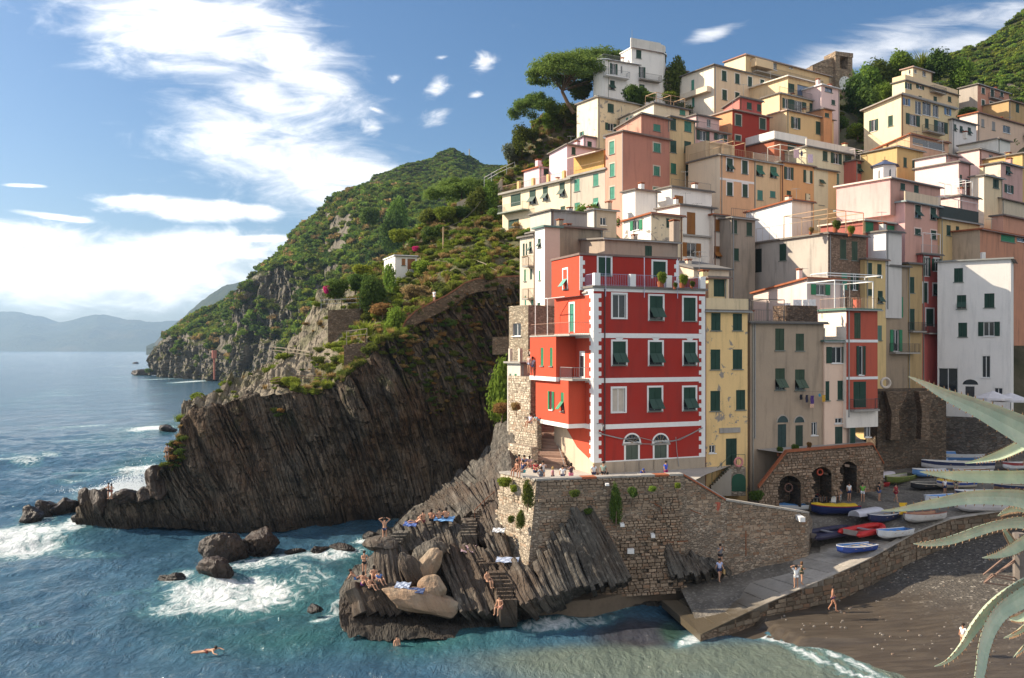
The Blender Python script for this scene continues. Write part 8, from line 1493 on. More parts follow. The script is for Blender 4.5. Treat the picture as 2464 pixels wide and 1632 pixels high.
def person(label, p, ps, rz, top, bot, hair=(.03, .02, .015), sk=0, s=1.0, long=False, leg=.45, hat=None, bag=None):
 J = POSE[ps]; o = empty('person', p, rz); o.scale = (s, s, s); tag(o, label, 'person'); rb = lambda k: RAD.get(k, RAD.get(k[:2], .05))
 skinned('body', J, EDG, rb, skinmat(sk), o); lp = lambda a, b, t: tuple(np.array(J[a]) * (1 - t) + np.array(J[b]) * t)
 if top:
  K = dict(J); K['w'] = lp('pelvis', 'chest', .05); K['n'] = lp('chest', 'neck', .75); E = [('w', 'chest'), ('chest', 'n')]
  for q in 'LR': K['m' + q] = lp('sh' + q, 'el' + q, .6); E += [('chest', 'sh' + q), ('sh' + q, 'm' + q)]
  skinned('shirt', K, E, lambda k: {'w': .145, 'chest': .158, 'n': .09}.get(k, .078 if k[0] == 's' else .066), paint(top, .85, .15, 6), o)
 if bot:
  K = dict(J); E = []
  for q in 'LR': K['t' + q] = lp('hi' + q, 'kn' + q, leg); E += [('pelvis', 'hi' + q), ('hi' + q, 't' + q)]
  skinned('shorts', K, E, lambda k: .142 if k == 'pelvis' else (.106 if k[0] == 'h' else .092), paint(bot, .85, .15, 6), o)
 h = Vector(J['head']); bm = bmesh.new(); bmesh.ops.create_icosphere(bm, subdivisions=2, radius=1)
 for v in bm.verts:
  c = v.co; f = 1.0 if (c.y > -.35 or c.z > .45) else .8; z = c.z * (.118 if c.z > 0 else (.22 if long else .10)); v.co = Vector((c.x * .112 * f, c.y * .118 * f + .022, z + .03)) + h
 me = bpy.data.meshes.new('hair'); bm.to_mesh(me); bm.free(); me.materials.append(paint(hat or hair, .8, .2, 9)); q = bpy.data.objects.new('hat' if hat else 'hair', me); COL.objects.link(q); q.parent = o
 if bag: m = MB(); c = Vector(J['hiR']) + Vector((.16, -.02, -.18)); m.box(c.x, c.x + .12, c.y - .17, c.y + .17, c.z - .16, c.z + .2); m.tube([c + Vector((.06, 0, .2)), Vector(J['neck']) + Vector((.05, -.06, -.05))], .012); q = m.build('bag', paint(bag, .8)); q.parent = o; q.matrix_parent_inverse = Matrix()
 return o
PI = math.pi
BLK = (.02, .02, .025); NAVY = (.03, .04, .10); WHT = (.75, .75, .75)
def seat(f, u, v, Y): return Q(f, u, v, Y)
PE = [('man standing with both hands on his head in dark trunks', Q('G', 492, 752, 65.2), 'head', PI, None, NAVY, 0), ('sunbather at the right end of the seated row on the blue towel', Q('G', 992, 572, 68.7), 'knees', PI, None, BLK, 0, 1, 1), ('sunbather next to the right end of the seated row', Q('G', 938, 580, 68.6), 'knees', PI + .3, None, BLK, 0), ('sunbather in the middle of the seated row', Q('G', 872, 584, 68.6), 'knees', PI - .2, None, BLK, 1, 1, 1), ('sunbather leaning forward, second from the left of the row', Q('G', 805, 596, 68.5), 'knees', PI + .8, None, (.15, .04, .05), 0), ('sunbather at the left end of the row with bent legs', Q('G', 748, 612, 68.4), 'recline', -1.4, None, (.12, .02, .04), 0),
      ('slim bather standing above the group on the sea edge rocks', Q('G', 326, 1030, 62.2), 'hug', .6, None, BLK, 0), ('bather stretched out on the left of the sea edge group', Q('G', 262, 1060, 61.9), 'recline', 1.5, None, (.05, .15, .4), 0), ('woman sitting with long hair on the sea edge rock', Q('G', 318, 1105, 61.3), 'knees', .9, None, (.2, .05, .25), 0, 1, 1), ('woman in a dark bikini seated in front of the sea edge group', Q('G', 372, 1140, 61.0), 'knees', 1.0, None, BLK, 0, 1, 1), ('man in a blue shirt seated in the sea edge group', Q('G', 445, 1095, 61.4), 'knees', .8, (.10, .18, .42), (.1, .1, .1), 0), ('woman with auburn hair behind the man in blue', Q('G', 405, 1055, 61.9), 'knees', .2, None, (.3, .1, .1), 0, 1, 1),
      ('woman in a black bikini sitting on the rock steps', Q('G', 1325, 1085, 61.6), 'ledge', .9, None, BLK, 0), ('woman in a pink bikini sitting above the water', Q('G', 1428, 1300, 60.0), 'ledge', -.5, None, (.6, .25, .22), 0),
      ('bare backed man sitting on the quay parapet with legs over the edge', Q('T', 315, 1390, 66.2), 'ledge', -.9, None, (.3, .2, .15), 1), ('man in navy shirt and turquoise shorts sitting on the quay corner', Q('T', 420, 1400, 65.4), 'ledge', -.9, (.03, .04, .10), (.05, .40, .42), 0), ('shaded man seated at the back of the quay corner group', Q('T', 350, 1290, 70.5), 'knees', 0, None, (.06, .1, .08), 1), ('man seated in the middle of the quay corner group', Q('T', 440, 1300, 70.0), 'knees', .3, (.2, .2, .3), NAVY, 0), ('girl leaning back in the quay corner group', Q('T', 530, 1310, 70.0), 'knees', -.6, (.5, .3, .3), (.5, .15, .15), 0, 1, 1), ('person with a red backpack in the quay corner group', Q('T', 630, 1400, 69), 'knees', .8, (.45, .04, .05), NAVY, 0),
      ('person in a grey hoodie bending over the parapet', Vector((P(1302, 1140, 66.4).x, 66.4, TZ)), 'lean', 0, (.30, .34, .40), (.2, .26, .35), 0), ('man in a white shirt with camera behind the hoodie', Vector((P(1306, 1140, 68.4).x, 68.4, TZ)), 'camera', .2, WHT, NAVY, 0), ('girl with a long blond ponytail by the parapet', Vector((P(1330, 1140, 66.6).x, 66.6, TZ)), 'stand', 1.4, (.5, .2, .25), NAVY, 0, .86, 1, (.45, .28, .10)), ('boy in a printed white T shirt at the parapet', Vector((P(1354, 1140, 66.8).x, 66.8, TZ)), 'stand', -.2, WHT, NAVY, 0, .92), ('woman in a long pink skirt holding a camera', Vector((P(1374, 1140, 67).x, 67, TZ)), 'camera', .2, (.10, .06, .08), (.72, .22, .30), 0, 1, 1), ('woman in a sun hat and white top at the house corner', Vector((P(1429, 1140, 67.6).x, 67.6, TZ)), 'stand', .3, WHT, NAVY, 0, .96, 0, None, (.62, .48, .28), (.2, .1, .06)), ('man with a shoulder bag in a grey green shirt at the house corner', Vector((P(1452, 1140, 67.8).x, 67.8, TZ)), 'stand', -.3, (.30, .38, .32), BLK, 0, 1, 0, None, None, (.02, .02, .02)), ('person in a blue cap resting on the parapet', Vector((P(1541, 1140, 68).x, 68, TZ - .2)), 'lean', .5, (.03, .05, .22), NAVY, 0, .9, 0, None, (.03, .06, .25)), ('woman in a bright blue top leaning by the second door', Vector((P(1602, 1140, 69).x, 69, TZ)), 'stand', .9, (.06, .11, .62), (.3, .02, .15), 0, .95),
      ('person sitting on the stair wall in a lilac shirt', Q('T', 545, 560, 79.3), 'ledge', -1.0, (.55, .52, .62), (.4, .42, .38), 1), ('person in orange trousers with a red backpack at the stair wall', Q('T', 690, 690, 79.8), 'lean', -1.1, (.30, .50, .58), (.75, .22, .08), 0, .95), ('onlooker in pale clothes on the upper landing', Q('E', 213, 752, 80), 'stand', -.8, (.6, .4, .35), (.3, .3, .4), 0), ('dark haired onlooker on the upper landing', Q('E', 238, 768, 80), 'stand', -.6, (.5, .5, .6), (.2, .2, .3), 1, 1, 1), ('onlooker in a black top on the upper landing', Q('E', 262, 782, 80), 'stand', -.4, BLK, (.45, .2, .1), 1), ('onlooker at the right end of the upper landing', Q('E', 294, 798, 80), 'stand', -.2, (.2, .3, .5), NAVY, 0),
      ('woman in a pale blue shirt and navy shorts walking with a tan bag', Q('S', 490, 748, 65), 'walk', .2, (.45, .50, .72), NAVY, 0, .98, 0, None, None, (.45, .30, .13)), ('man in grey standing against the quay wall', Q('S', 500, 560, 66.5), 'camera', .3, (.20, .20, .22), BLK, 0), ('girl in a white dress standing in the sun on the slipway', Q('S', 1480, 835, 63.3), 'head', PI, WHT, WHT, 0, .95), ('girl with curly hair beside the white dress on the slipway', Q('S', 1552, 785, 64.2), 'hug', 1.4, (.10, .10, .06), (.12, .12, .08), 0, .95, 1, (.14, .07, .03)), ('man in dark trunks walking below the slipway wall', Q('S', 1955, 1130, 61.5), 'walk', 1.2, None, (.12, .06, .14), 1),
      ('child in a white top wading on the beach behind the agave', Q('N', 862, 1325, 53.6), 'stand', -1.2, WHT, (.5, .3, .2), 1, .95), ('man in dark shorts hugging on the left rock point', Q('J', 758, 700, 93.8), 'hug', -1.4, None, BLK, 0), ('woman hugging on the left rock point', Q('J', 778, 700, 93.8), 'hug', 1.6, None, (.3, .05, .05), 0, .94, 1), ('climber in dark shorts holding on to the cliff edge', Q('J', 1168, 430, 94.2), 'reach', .1, None, BLK, 0), ('walker in white on the brick edged cliff path', Q('K', 1727, 222, 110.2), 'stand', -.6, WHT, WHT, 0),
      ('swimmer doing breaststroke in the open water', Vector(Gz(498, 1567, -.05)), 'swim', 1.5, None, (.2, .05, .04), 0), ('swimmer with only head and shoulders above the water', Vector(Gz(955, 1560, -.55)), 'stand', .8, None, BLK, 0)]
def args(label, p, ps, rz, top, bot, sk, s=1.0, long=0, hair=None, hat=None, bag=None):
 if 'head and shoulders' in label: p = p - Vector((0, 0, .85))
 person(label, p, ps, rz, top, bot, hair or (.03, .02, .015), sk, s, bool(long), 1.0 if 'skirt' in label else (.95 if 'trousers' in label else (.16 if top is None else .45)), hat, bag)
for q in PE: args(*q)
def on_ground(f, u, v):
 z = 5.0
 for _ in range(14): p = Gz(fx(f, u), fy(f, v), z); z = .5 * z + .5 * float(ground_z(np.array(p.x), np.array(p.y)))
 return Vector((p.x, p.y, float(ground_z(np.array(p.x), np.array(p.y)))))
for lab, u, v, ps, rz, top, bot in (('grey haired person seated alone under the first arch', 392, 855, 'ledge', -.3, (.3, .4, .45), NAVY), ('person in a red shirt at the cafe table', 566, 845, 'ledge', .5, (.5, .03, .04), NAVY), ('person in grey at the cafe table', 620, 840, 'ledge', 0, (.4, .38, .38), BLK), ('man in a white shirt with his back to us at the cafe table', 694, 880, 'ledge', PI, WHT, NAVY), ('person in blue at the cafe table', 742, 835, 'ledge', -.5, (.05, .08, .22), NAVY), ('person in white standing by the third arch', 828, 840, 'stand', .3, WHT, NAVY), ('person with a green backpack near the third arch', 940, 845, 'stand', -.6, (.2, .45, .08), WHT), ('man in dark shirt and jeans by the white canoes', 1075, 838, 'stand', .8, BLK, (.07, .12, .28)), ('man in red and black near the green boat', 1212, 848, 'walk', .5, (.30, .03, .04), (.25, .02, .03)), ('person in a white top among the far boats', 1612, 795, 'stand', .4, WHT, NAVY), ('man in black beside the yellow boat', 1706, 778, 'stand', -.4, BLK, (.35, .3, .22)), ('person in dark clothes by the white boat at the edge', 2112, 585, 'stand', 0, BLK, BLK)):
 p = on_ground('I', u, v); p.z += .45 if ps == 'ledge' else 0; person(lab, p, ps, rz, top, bot, (.35, .35, .35) if 'grey haired' in lab else (.03, .02, .015), 0, 1.0, False, .8 if ps == 'ledge' else .5)
 if ps == 'ledge': m = MB(); m.box(-.22, .22, -.22, .22, -.05, 0); m.box(-.22, .22, .19, .23, 0, .45); [m.bar((a, b, -.45), (a, b, -.05), .02) for a in (-.2, .2) for b in (-.2, .2)]; c = m.build('cafe_chair', whitep); c.location = p - Vector((0, 0, .02)); c.rotation_euler = (0, 0, rz); tag(c, 'white plastic cafe chair, seat of the ' + lab.replace(' with his back to us', '').replace(' seated alone', ''), 'chair')
# ------------------------------------------------------------------ boats
def boat_mesh(L, W, H):
 n = 14; S = []
 for i in range(n + 1):
  t = i / n; w = W / 2 * min(1, .74 + .8 * t) * math.sqrt(max(0, 1 - max(0, (t - .5) / .5) ** 2.3)) + .012; sh = H * (.86 + .34 * t * t + .1 * (1 - t) ** 2); kl = H * (.9 * max(0, t - .82) / .18 * .5); x = -L / 2 + L * t
  S.append((x, w, sh, kl))
 return S
def boat(label, p, rz, L, W, H, hull, inside, gun=(.6, .45, .3), stripe=None, cover=None, flip=False, tilt=0.0, thw=3, oars=False, keel=True):
 S = boat_mesh(L, W, H); o = empty('boat', p, rz); o.rotation_euler = (tilt, PI if flip else 0, rz)
 if flip: o.location = Vector(p) + Vector((0, 0, H * 1.05))
 tag(o, label, 'boat'); a = MB(); b = MB(); g = MB(); st = MB()
 sec = lambda s, k: [(s[0], y * s[1] * (1 - k * .06 / max(s[1], .1)) * 1.0, s[3] + (s[2] - s[3]) * z + (k * .05 if z < .9 else 0)) for y, z in ((-1, 1), (-.93, .62), (-.78, .28), (-.42, .06), (0, 0), (.42, .06), (.78, .28), (.93, .62), (1, 1))]
 for s0, s1 in zip(S[:-1], S[1:]):
  q0, q1, r0, r1 = sec(s0, 0), sec(s1, 0), sec(s0, 1), sec(s1, 1)
  for i in range(8):
   (st if stripe and i in (0, 7) else a).quad(q0[i], q1[i], q1[i + 1], q0[i + 1]); b.quad(r0[i], r0[i + 1], r1[i + 1], r1[i])
  for i in (0, 8): y = 1 if i else -1; g.obox((q0[i][0], q0[i][1] - (.05 if y > 0 else .03), q0[i][2] - .02), (q1[i][0] - q0[i][0], q1[i][1] - q0[i][1], q1[i][2] - q0[i][2]), (0, .08, 0), (0, 0, .06))
 a.poly(sec(S[0], 0)); b.poly(sec(S[0], 1)[::-1])
 def put(m, nm, mat, sm=True): q = m.build(nm, mat, None, sm); q.parent = o; return q
 put(a, 'hull', paint(hull, .4, .25, 2)); put(b, 'interior', paint(inside, .6, .3, 2)); put(g, 'gunwale', paint(gun, .6), False)
 if stripe: put(st, 'hull_stripe', paint(stripe, .45, .2, 2))
 if cover:
  c = MB()
  for s0, s1 in zip(S[1:-1], S[2:]):
   for i in range(6): f = lambda s, k: (s[0], s[1] * (k / 3 - 1), s[2] + .05 + (.22 * H + .05 * math.sin(s[0] * 5)) * (1 - (k / 3 - 1) ** 2)); c.quad(f(s0, i), f(s1, i), f(s1, i + 1), f(s0, i + 1))
  put(c, 'tarpaulin', paint(cover, .7, .3, 3))
 else:
  for k in range(thw): s = S[int(3 + k * 3.4)]; m = MB(); m.box(s[0] - .1, s[0] + .1, -s[1] + .03, s[1] - .03, s[2] * .68, s[2] * .68 + .04); put(m, 'thwart', paint((.45, .32, .2), .7), False)
  if oars:
   for y in (-.18, .2): m = MB(); m.bar((-L * .3, y, H * .95), (L * .28, y * 1.4, H * .92), .025); m.box(-L * .42, -L * .3, y - .06, y + .06, H * .94, H * .97); put(m, 'oar', paint((.7, .6, .45), .7), False)
 return o
def inflatable(label, p, rz, L, W, col, floor):
 o = empty('inflatable_boat', p, rz); tag(o, label, 'boat'); r = .24
 pts = [Vector((-L / 2, -W / 2, r)), Vector((L * .2, -W / 2, r)), Vector((L * .36, -W * .4, r + .06)), Vector((L * .47, -W * .2, r + .12)), Vector((L * .5, 0, r + .14)), Vector((L * .47, W * .2, r + .12)), Vector((L * .36, W * .4, r + .06)), Vector((L * .2, W / 2, r)), Vector((-L / 2, W / 2, r))]
 m = MB(); k = 10; R_ = []
 for i, q in enumerate(pts):
  d = (pts[min(i + 1, 8)] - pts[max(i - 1, 0)]).normalized(); u = d.cross(Vector((0, 0, 1))).normalized(); w = u.cross(d); R_.append([q + (u * math.cos(6.2832 * j / k) + w * math.sin(6.2832 * j / k)) * r for j in range(k)])
 for a, b in zip(R_[:-1], R_[1:]):
  for j in range(k): m.quad(a[j], a[(j + 1) % k], b[(j + 1) % k], b[j])
 for q, s in ((pts[0], 1), (pts[8], 1)): m.bar(q, q - Vector((.35, 0, 0)), r * .98, 0, 10, .06)
 t = m.build('tube', paint(col, .45, .2, 3), None, True); t.parent = o; m = MB(); m.box(-L / 2 + .1, L * .38, -W / 2 + .1, W / 2 - .1, .06, .14); t = m.build('floor', paint(floor, .7)); t.parent = o; m = MB(); m.box(-L * .05, L * .03, -W / 2 + .15, W / 2 - .15, .3, .36); t = m.build('seat', paint((.3, .3, .32))); t.parent = o; m = MB(); m.box(-L / 2 + .02, -L / 2 + .07, -W / 2 + .2, W / 2 - .2, .1, .5); t = m.build('transom', paint((.35, .3, .26))); t.parent = o
BLU = (.03, .07, .30); SKY = (.16, .34, .68); WB = (.70, .70, .70); CRM = (.62, .55, .45)
BO = [('blue rowing boat with white gunwale and oars on the slipway', 880, 1262, 3.55, 3.7, 1.35, .55, BLU, (.05, .20, .50), WHT, None, None, 0, 1), ('white boat with bright blue inside beside the red inflatable', 1195, 1140, 3.6, 3.6, 1.35, .6, WB, (.07, .25, .62), WHT, None, None), ('white overturned catamaran hull on the square', 985, 950, 3.75, 4.2, 1.5, .5, (.66, .64, .68), WB, WB, None, None, 1), ('navy boat under a teal and yellow cover by the cafe', 710, 950, 3.3, 4.4, 1.6, .75, (.02, .03, .10), (.1, .1, .1), (.30, .02, .04), None, (.70, .45, .03)), ('boat under a sky blue tarpaulin behind the low quay wall', 330, 915, 3.2, 3.4, 1.2, .45, WB, WB, WHT, None, (.12, .30, .62)), ('white and brown boat with a wheel near the yellow sign', 1440, 1010, 3.6, 4.4, 1.6, .7, (.60, .57, .54), (.45, .25, .15), (.35, .12, .08), None, None), ('white boat with yellow deck behind the agave leaf', 1930, 930, 3.1, 5.0, 1.8, .8, (.66, .62, .60), (.60, .40, .05), (.25, .05, .04), None, (.62, .42, .05)),
      ('long green and cream boat lying beside the white canoes', 1245, 690, 3.85, 5.4, 1.6, .7, (.14, .17, .04), (.50, .46, .38), (.30, .34, .10), None, None), ('white overturned canoe, front one of the pair', 1110, 640, 3.85, 5.0, 1.0, .42, (.66, .60, .62), WB, WB, None, None, 1), ('grey overturned canoe behind the white one', 1010, 625, 3.75, 4.8, 1.0, .42, (.34, .31, .30), WB, WB, None, None, 1), ('small black boat with a pale keel on the square', 1470, 745, 3.3, 3.6, 1.3, .6, (.04, .04, .045), (.1, .1, .1), CRM, None, None), ('cream boat with a yellow cover behind two people', 1700, 735, 3.3, 4.0, 1.4, .65, CRM, CRM, WHT, BLU, (.66, .42, .04)),
      ('white boat with a navy stripe, nearest of the row by the square', 1710, 590, 3.16, 7.6, 1.9, .95, (.66, .63, .62), CRM, WHT, NAVY, None), ('sky blue open boat, second in the row by the square', 1680, 512, 3.16, 7.2, 1.9, .95, (.13, .30, .62), SKY, WHT, WB, None), ('sky blue boat with white rail, third in the row', 1745, 455, 3.16, 7.4, 1.9, .9, SKY, SKY, WHT, WB, None), ('royal blue boat, fourth in the row', 1810, 400, 3.16, 7.6, 1.9, .8, (.05, .12, .45), SKY, WHT, None, None), ('white and blue striped boat, fifth in the row', 1840, 362, 3.16, 7.8, 1.9, .8, WB, SKY, WHT, (.04, .08, .25), None), ('pale blue boat, sixth in the row', 1860, 322, 3.16, 8.0, 1.9, .85, (.22, .36, .62), SKY, WHT, None, None), ('dark blue boat under a red tarpaulin at the back of the row', 1800, 278, 3.16, 8.4, 2.0, .9, (.03, .05, .20), NAVY, NAVY, None, (.42, .02, .04)),
      ('blue boat under a black cover next to the coral house', 1195, 400, 3.0, 5.6, 1.7, .8, (.04, .12, .45), NAVY, WHT, None, (.03, .04, .04)), ('light blue boat behind the black covered one', 1345, 385, 3.0, 4.2, 1.5, .8, (.22, .36, .55), SKY, WHT, None, None), ('turquoise boat half hidden behind the kayaks', 1370, 425, 3.3, 4.2, 1.4, .7, (.04, .28, .30), (.1, .3, .3), WHT, None, None), ('deep blue boat beside the kayaks', 1310, 500, 3.3, 5.0, 1.6, .8, (.015, .05, .30), BLU, BLU, None, None), ('white boat with blue and yellow bands below the kayaks', 1165, 535, 3.2, 4.0, 1.4, .7, WB, (.6, .35, .05), (.08, .2, .5), BLU, None), ('yellow kayak lying on the boats, front one', 1175, 452, 2.75, 4.6, .75, .35, (.68, .36, .03), (.5, .25, .02), (.6, .3, .02), None, (.68, .36, .03)), ('yellow kayak with a red tip behind the first', 1215, 425, 2.75, 4.6, .75, .35, (.62, .30, .02), (.5, .25, .02), (.5, .02, .03), None, (.62, .30, .02)), ('red boat under the white canoes', 1000, 735, 3.5, 4.0, 1.3, .5, (.30, .02, .02), (.2, .02, .02), (.4, .05, .05), None, None), ('white boat cut by the right edge of the square', 2215, 585, 3.5, 4.4, 1.5, .8, WB, CRM, WHT, (.3, .05, .05), None), ('brown boat at the right edge below the agave leaf', 2225, 770, 3.2, 5, 1.6, .7, (.20, .12, .07), (.15, .1, .07), CRM, NAVY, None)]
for q in BO:
 lab, u, v, rz, L, W, H = q[:7]; p = on_ground('I', u, v);
 if 'kayak' in lab: p.z += .9
 boat(lab, p + Vector((0, 0, .05)), rz, L, W, H, q[7], q[8], q[9], q[10], q[11], bool(q[12]) if len(q) > 12 else False, 0.0 if 'canoe' in lab else rnd.uniform(-.08, .08), 3, len(q) > 13)
for k, (lab, u, v, c, i) in enumerate((('small sky blue boat squeezed behind the white canoes', 1500, 640, SKY, WB), ('white dinghy left of the blue row', 1560, 560, WB, SKY), ('navy dinghy at the head of the slipway', 1110, 1010, NAVY, (.3, .3, .32)), ('blue and white boat near the yellow covered one', 1860, 820, (.06, .14, .45), WB), ('white dinghy with blue inside right of the small black boat', 1590, 860, WB, SKY), ('red dinghy among the far boats', 1560, 420, (.40, .05, .03), CRM), ('cream boat with brown rail in front of the blue row', 1830, 640, CRM, (.3, .18, .1)))): boat(lab, on_ground('I', u, v) + Vector((0, 0, .05)), 3.3 + .25 * (k % 3), 4.2, 1.5, .7, c, i, WHT, NAVY if k % 2 else None)
inflatable('red inflatable dinghy with grey engine on the slipway head', on_ground('I', 960, 1110) + Vector((0, 0, .1)), .62, 4.2, 1.7, (.55, .03, .025), (.40, .10, .09)); inflatable('dark navy inflatable dinghy next to the quay wall end', on_ground('I', 660, 1130) + Vector((0, 0, .1)), .55, 4.8, 1.8, (.035, .03, .06), (.04, .04, .09))
# ------------------------------------------------------------------ smaller things
def flat(name, label, cat, p, a, b, th, mat, wob=.05, n=5):
 m = MB(); p, a, b = Vector(p), Vector(a), Vector(b); c = a.cross(b).normalized(); g = [[p + a * i / n + b * j / n + c * (wob * math.sin(i * 2.3 + j * 1.7)) for j in range(n + 1)] for i in range(n + 1)]
 for i in range(n):
  for j in range(n): q = [g[i][j], g[i + 1][j], g[i + 1][j + 1], g[i][j + 1]]; m.hexa(q + [x + c * th for x in q])
 o = m.build(name, mat); tag(o, label, cat); return o
for f, u, v, Y, w, d, col, lab in (('G', 890, 598, 68.2, 1.5, .9, (.16, .34, .62), 'light blue towel under the seated row'), ('G', 640, 640, 67.8, 1.0, .8, (.10, .16, .40), 'blue and red bundle of towels on the ledge'), ('G', 1110, 850, 64.6, 1.0, 1.2, (.62, .42, .45), 'pink towel drying on the rock ribs'), ('G', 1395, 935, 63.2, 1.6, .7, (.45, .50, .62), 'striped towel on the rock below the quay corner'), ('G', 1365, 690, 65.8, .9, .6, WHT, 'white cloth at the foot of the quay wall'), ('G', 570, 1145, 60.6, 1.0, .8, (.42, .47, .58), 'pale towel on the long flat boulder'), ('G', 650, 1185, 60.2, 1.3, .6, (.08, .11, .22), 'dark printed towel on the long flat boulder')):
 flat('beach_towel', lab, 'towel', Q(f, u, v, Y) + Vector((0, -.1, .12)), (w, 0, -.05), (.1, d, .2), .03, paint(col, .9, .3, 6))
def torus(p, n, R1, r, mat, name, label):
 m = MB(); n = Vector(n).normalized(); u = n.cross(Vector((0, 0, 1))).normalized(); w = n.cross(u); k = 16; g = []
 for i in range(k): a = 6.2832 * i / k; d = u * math.cos(a) + w * math.sin(a); g.append([Vector(p) + d * (R1 + r * math.cos(6.2832 * j / 8)) + n * r * math.sin(6.2832 * j / 8) for j in range(8)])
 for i in range(k):
  for j in range(8): m.quad(g[i][j], g[(i + 1) % k][j], g[(i + 1) % k][(j + 1) % 8], g[i][(j + 1) % 8])
 o = m.build(name, mat, None, True); tag(o, label, 'life ring')
torus(Q('F', 293, 1122, 77.2), (.2, -1, 0), .36, .1, paint((.62, .24, .22)), 'life_ring', 'faded pink life ring on the outside stair landing'); torus(Q('F', 883, 1195, 79), (.2, -1, 0), .26, .08, paint((.45, .08, .04)), 'life_ring', 'orange red life ring in the middle arch'); torus(Q('F', 655, 1308, 77.6), (.2, -1, 0), .36, .07, paint((.14, .07, .05)), 'life_ring', 'dark brown life ring in the first arch'); torus(Q('F', 1360, 548, 95), (.1, -1, 0), .5, .14, paint((.7, .6, .5)), 'life_ring', 'cream life ring hanging below the lane balcony')
m = MB(); p = Q('H', 970, 365, 68.4); m.bar(p - Vector((0, 0, .65)), p, .38, 0, 10, .42); m.bar(p, p + Vector((0, 0, .55)), .42, 0, 10, .08); o = m.build('buoy', paint((.42, .10, .06), .7)); tag(o, 'red cone buoy standing on the quay wall', 'buoy')
m = MB(); p = Q('H', 1005, 400, 68.6); m.bar(p - Vector((0, 0, .3)), p + Vector((0, 0, .25)), .22, 0, 10); m.bar(p + Vector((0, 0, .25)), p + Vector((0, 0, .4)), .15, 0, 8); o = m.build('canister', paint((.6, .5, .36))); tag(o, 'pale canister next to the red buoy', 'canister')
p = on_ground('I', 1270, 1000); m = MB(); m.bar(p, p + Vector((0, 0, 1.3)), .03); q = tag(empty('warning_sign', p), 'small yellow sign on a post near the white brown boat', 'sign'); m.build('post', irongrey, q); m = MB(); m.obox(p + Vector((-.33, -.05, .55)), (.66, 0, 0), (0, .03, 0), (0, 0, 1.0)); m.build('board', paint((.75, .45, .02)), q)
for k, (u, v, lab) in enumerate(((2140, 655, 'white cafe parasol, left of the pair in front of the white building'), (2268, 668, 'white cafe parasol, right of the pair in front of the white building'))):
 c = Q('F', u, v, 96); o = tag(empty('parasol', c - Vector((0, 0, 2.6))), lab, 'parasol'); m = MB(); m.bar(c - Vector((0, 0, 2.6)), c + Vector((0, 0, .7)), .04); m.build('pole', irongrey, o); m = MB(); r = 2.0; ring = [c + Vector((math.cos(PI / 4 * i) * r, math.sin(PI / 4 * i) * r, 0)) for i in range(8)]
 for i in range(8): a, b = ring[i], ring[(i + 1) % 8]; m.poly([a, b, c + Vector((0, 0, .75))]); m.quad(a - Vector((0, 0, .22)), b - Vector((0, 0, .22)), b, a)
 m.build('canopy', paint((.70, .66, .66), .9), o)
G_ = BL['grey_house']
for k, (u, v, w, h, col, lab) in enumerate(((722, 645, 34, 46, BLK, 'black shirt'), (762, 655, 30, 66, (.03, .03, .06), 'long dark shirt'), (800, 662, 44, 76, (.10, .05, .20), 'purple dress'), (798, 708, 52, 34, (.66, .42, .30), 'peach cloth'), (852, 632, 26, 26, (.05, .35, .50), 'turquoise shirt'), (880, 652, 40, 60, (.62, .36, .05), 'mustard yellow shirt'))):
 s, z = on_face(G_, 'f', fx('F', u), fy('F', v + h / 2)); ww = w * .0085 * 1.05; hh = h * .0105; flat('laundry', lab + ' hanging on the washing line of the grey house', 'laundry', xy(G_, s - ww / 2, -.45 - .02 * k, z), G_.a * ww, Vector((0, 0, hh)), .02, paint(col, .9), .03)
m = MB(); s0, z = on_face(G_, 'f', fx('F', 690), fy('F', 612)); s1, _ = on_face(G_, 'f', fx('F', 915), fy('F', 608)); m.bar(xy(G_, s0, -.5, z), xy(G_, s1, -.5, z), .012); [m.bar(xy(G_, s, -.5, z), xy(G_, s, 0, z), .015) for s in (s0, s1)]; o = m.build('clothes_line', iron, G_.root)
for k, (u, w, h) in enumerate(((455, 50, 52), (535, 72, 80), (600, 45, 80), (655, 62, 82))):
 p = Q('D', u - w / 2, 1160, 83.4 + k * .3); flat('laundry', ('white sheet', 'large white sheet', 'white towel', 'broad white sheet')[k] + ' on the grey house roof line, ' + ('first', 'second', 'third', 'last')[k] + ' from the left', 'laundry', p, (w * .0117, .1, 0), (0, 0, h * .0117), .02, paint((.78, .76, .76), .9), .03)
for u, v, w, h in ((375, 1260, 46, 70), (430, 1260, 20, 40), (490, 1300, 44, 70)):
 p = Q('B', u, v + h / 2, 117.5); flat('laundry', {375: 'pink sheet drying on the orange house terrace', 430: 'dark shirt drying on the orange house terrace', 490: 'lilac sheet drying on the orange house terrace'}[u], 'laundry', p, (w * .016, .1, 0), (0, 0, h * .016), .02, paint({375: (.7, .5, .52), 430: (.1, .1, .16), 490: (.62, .5, .6)}[u], .9), .03)
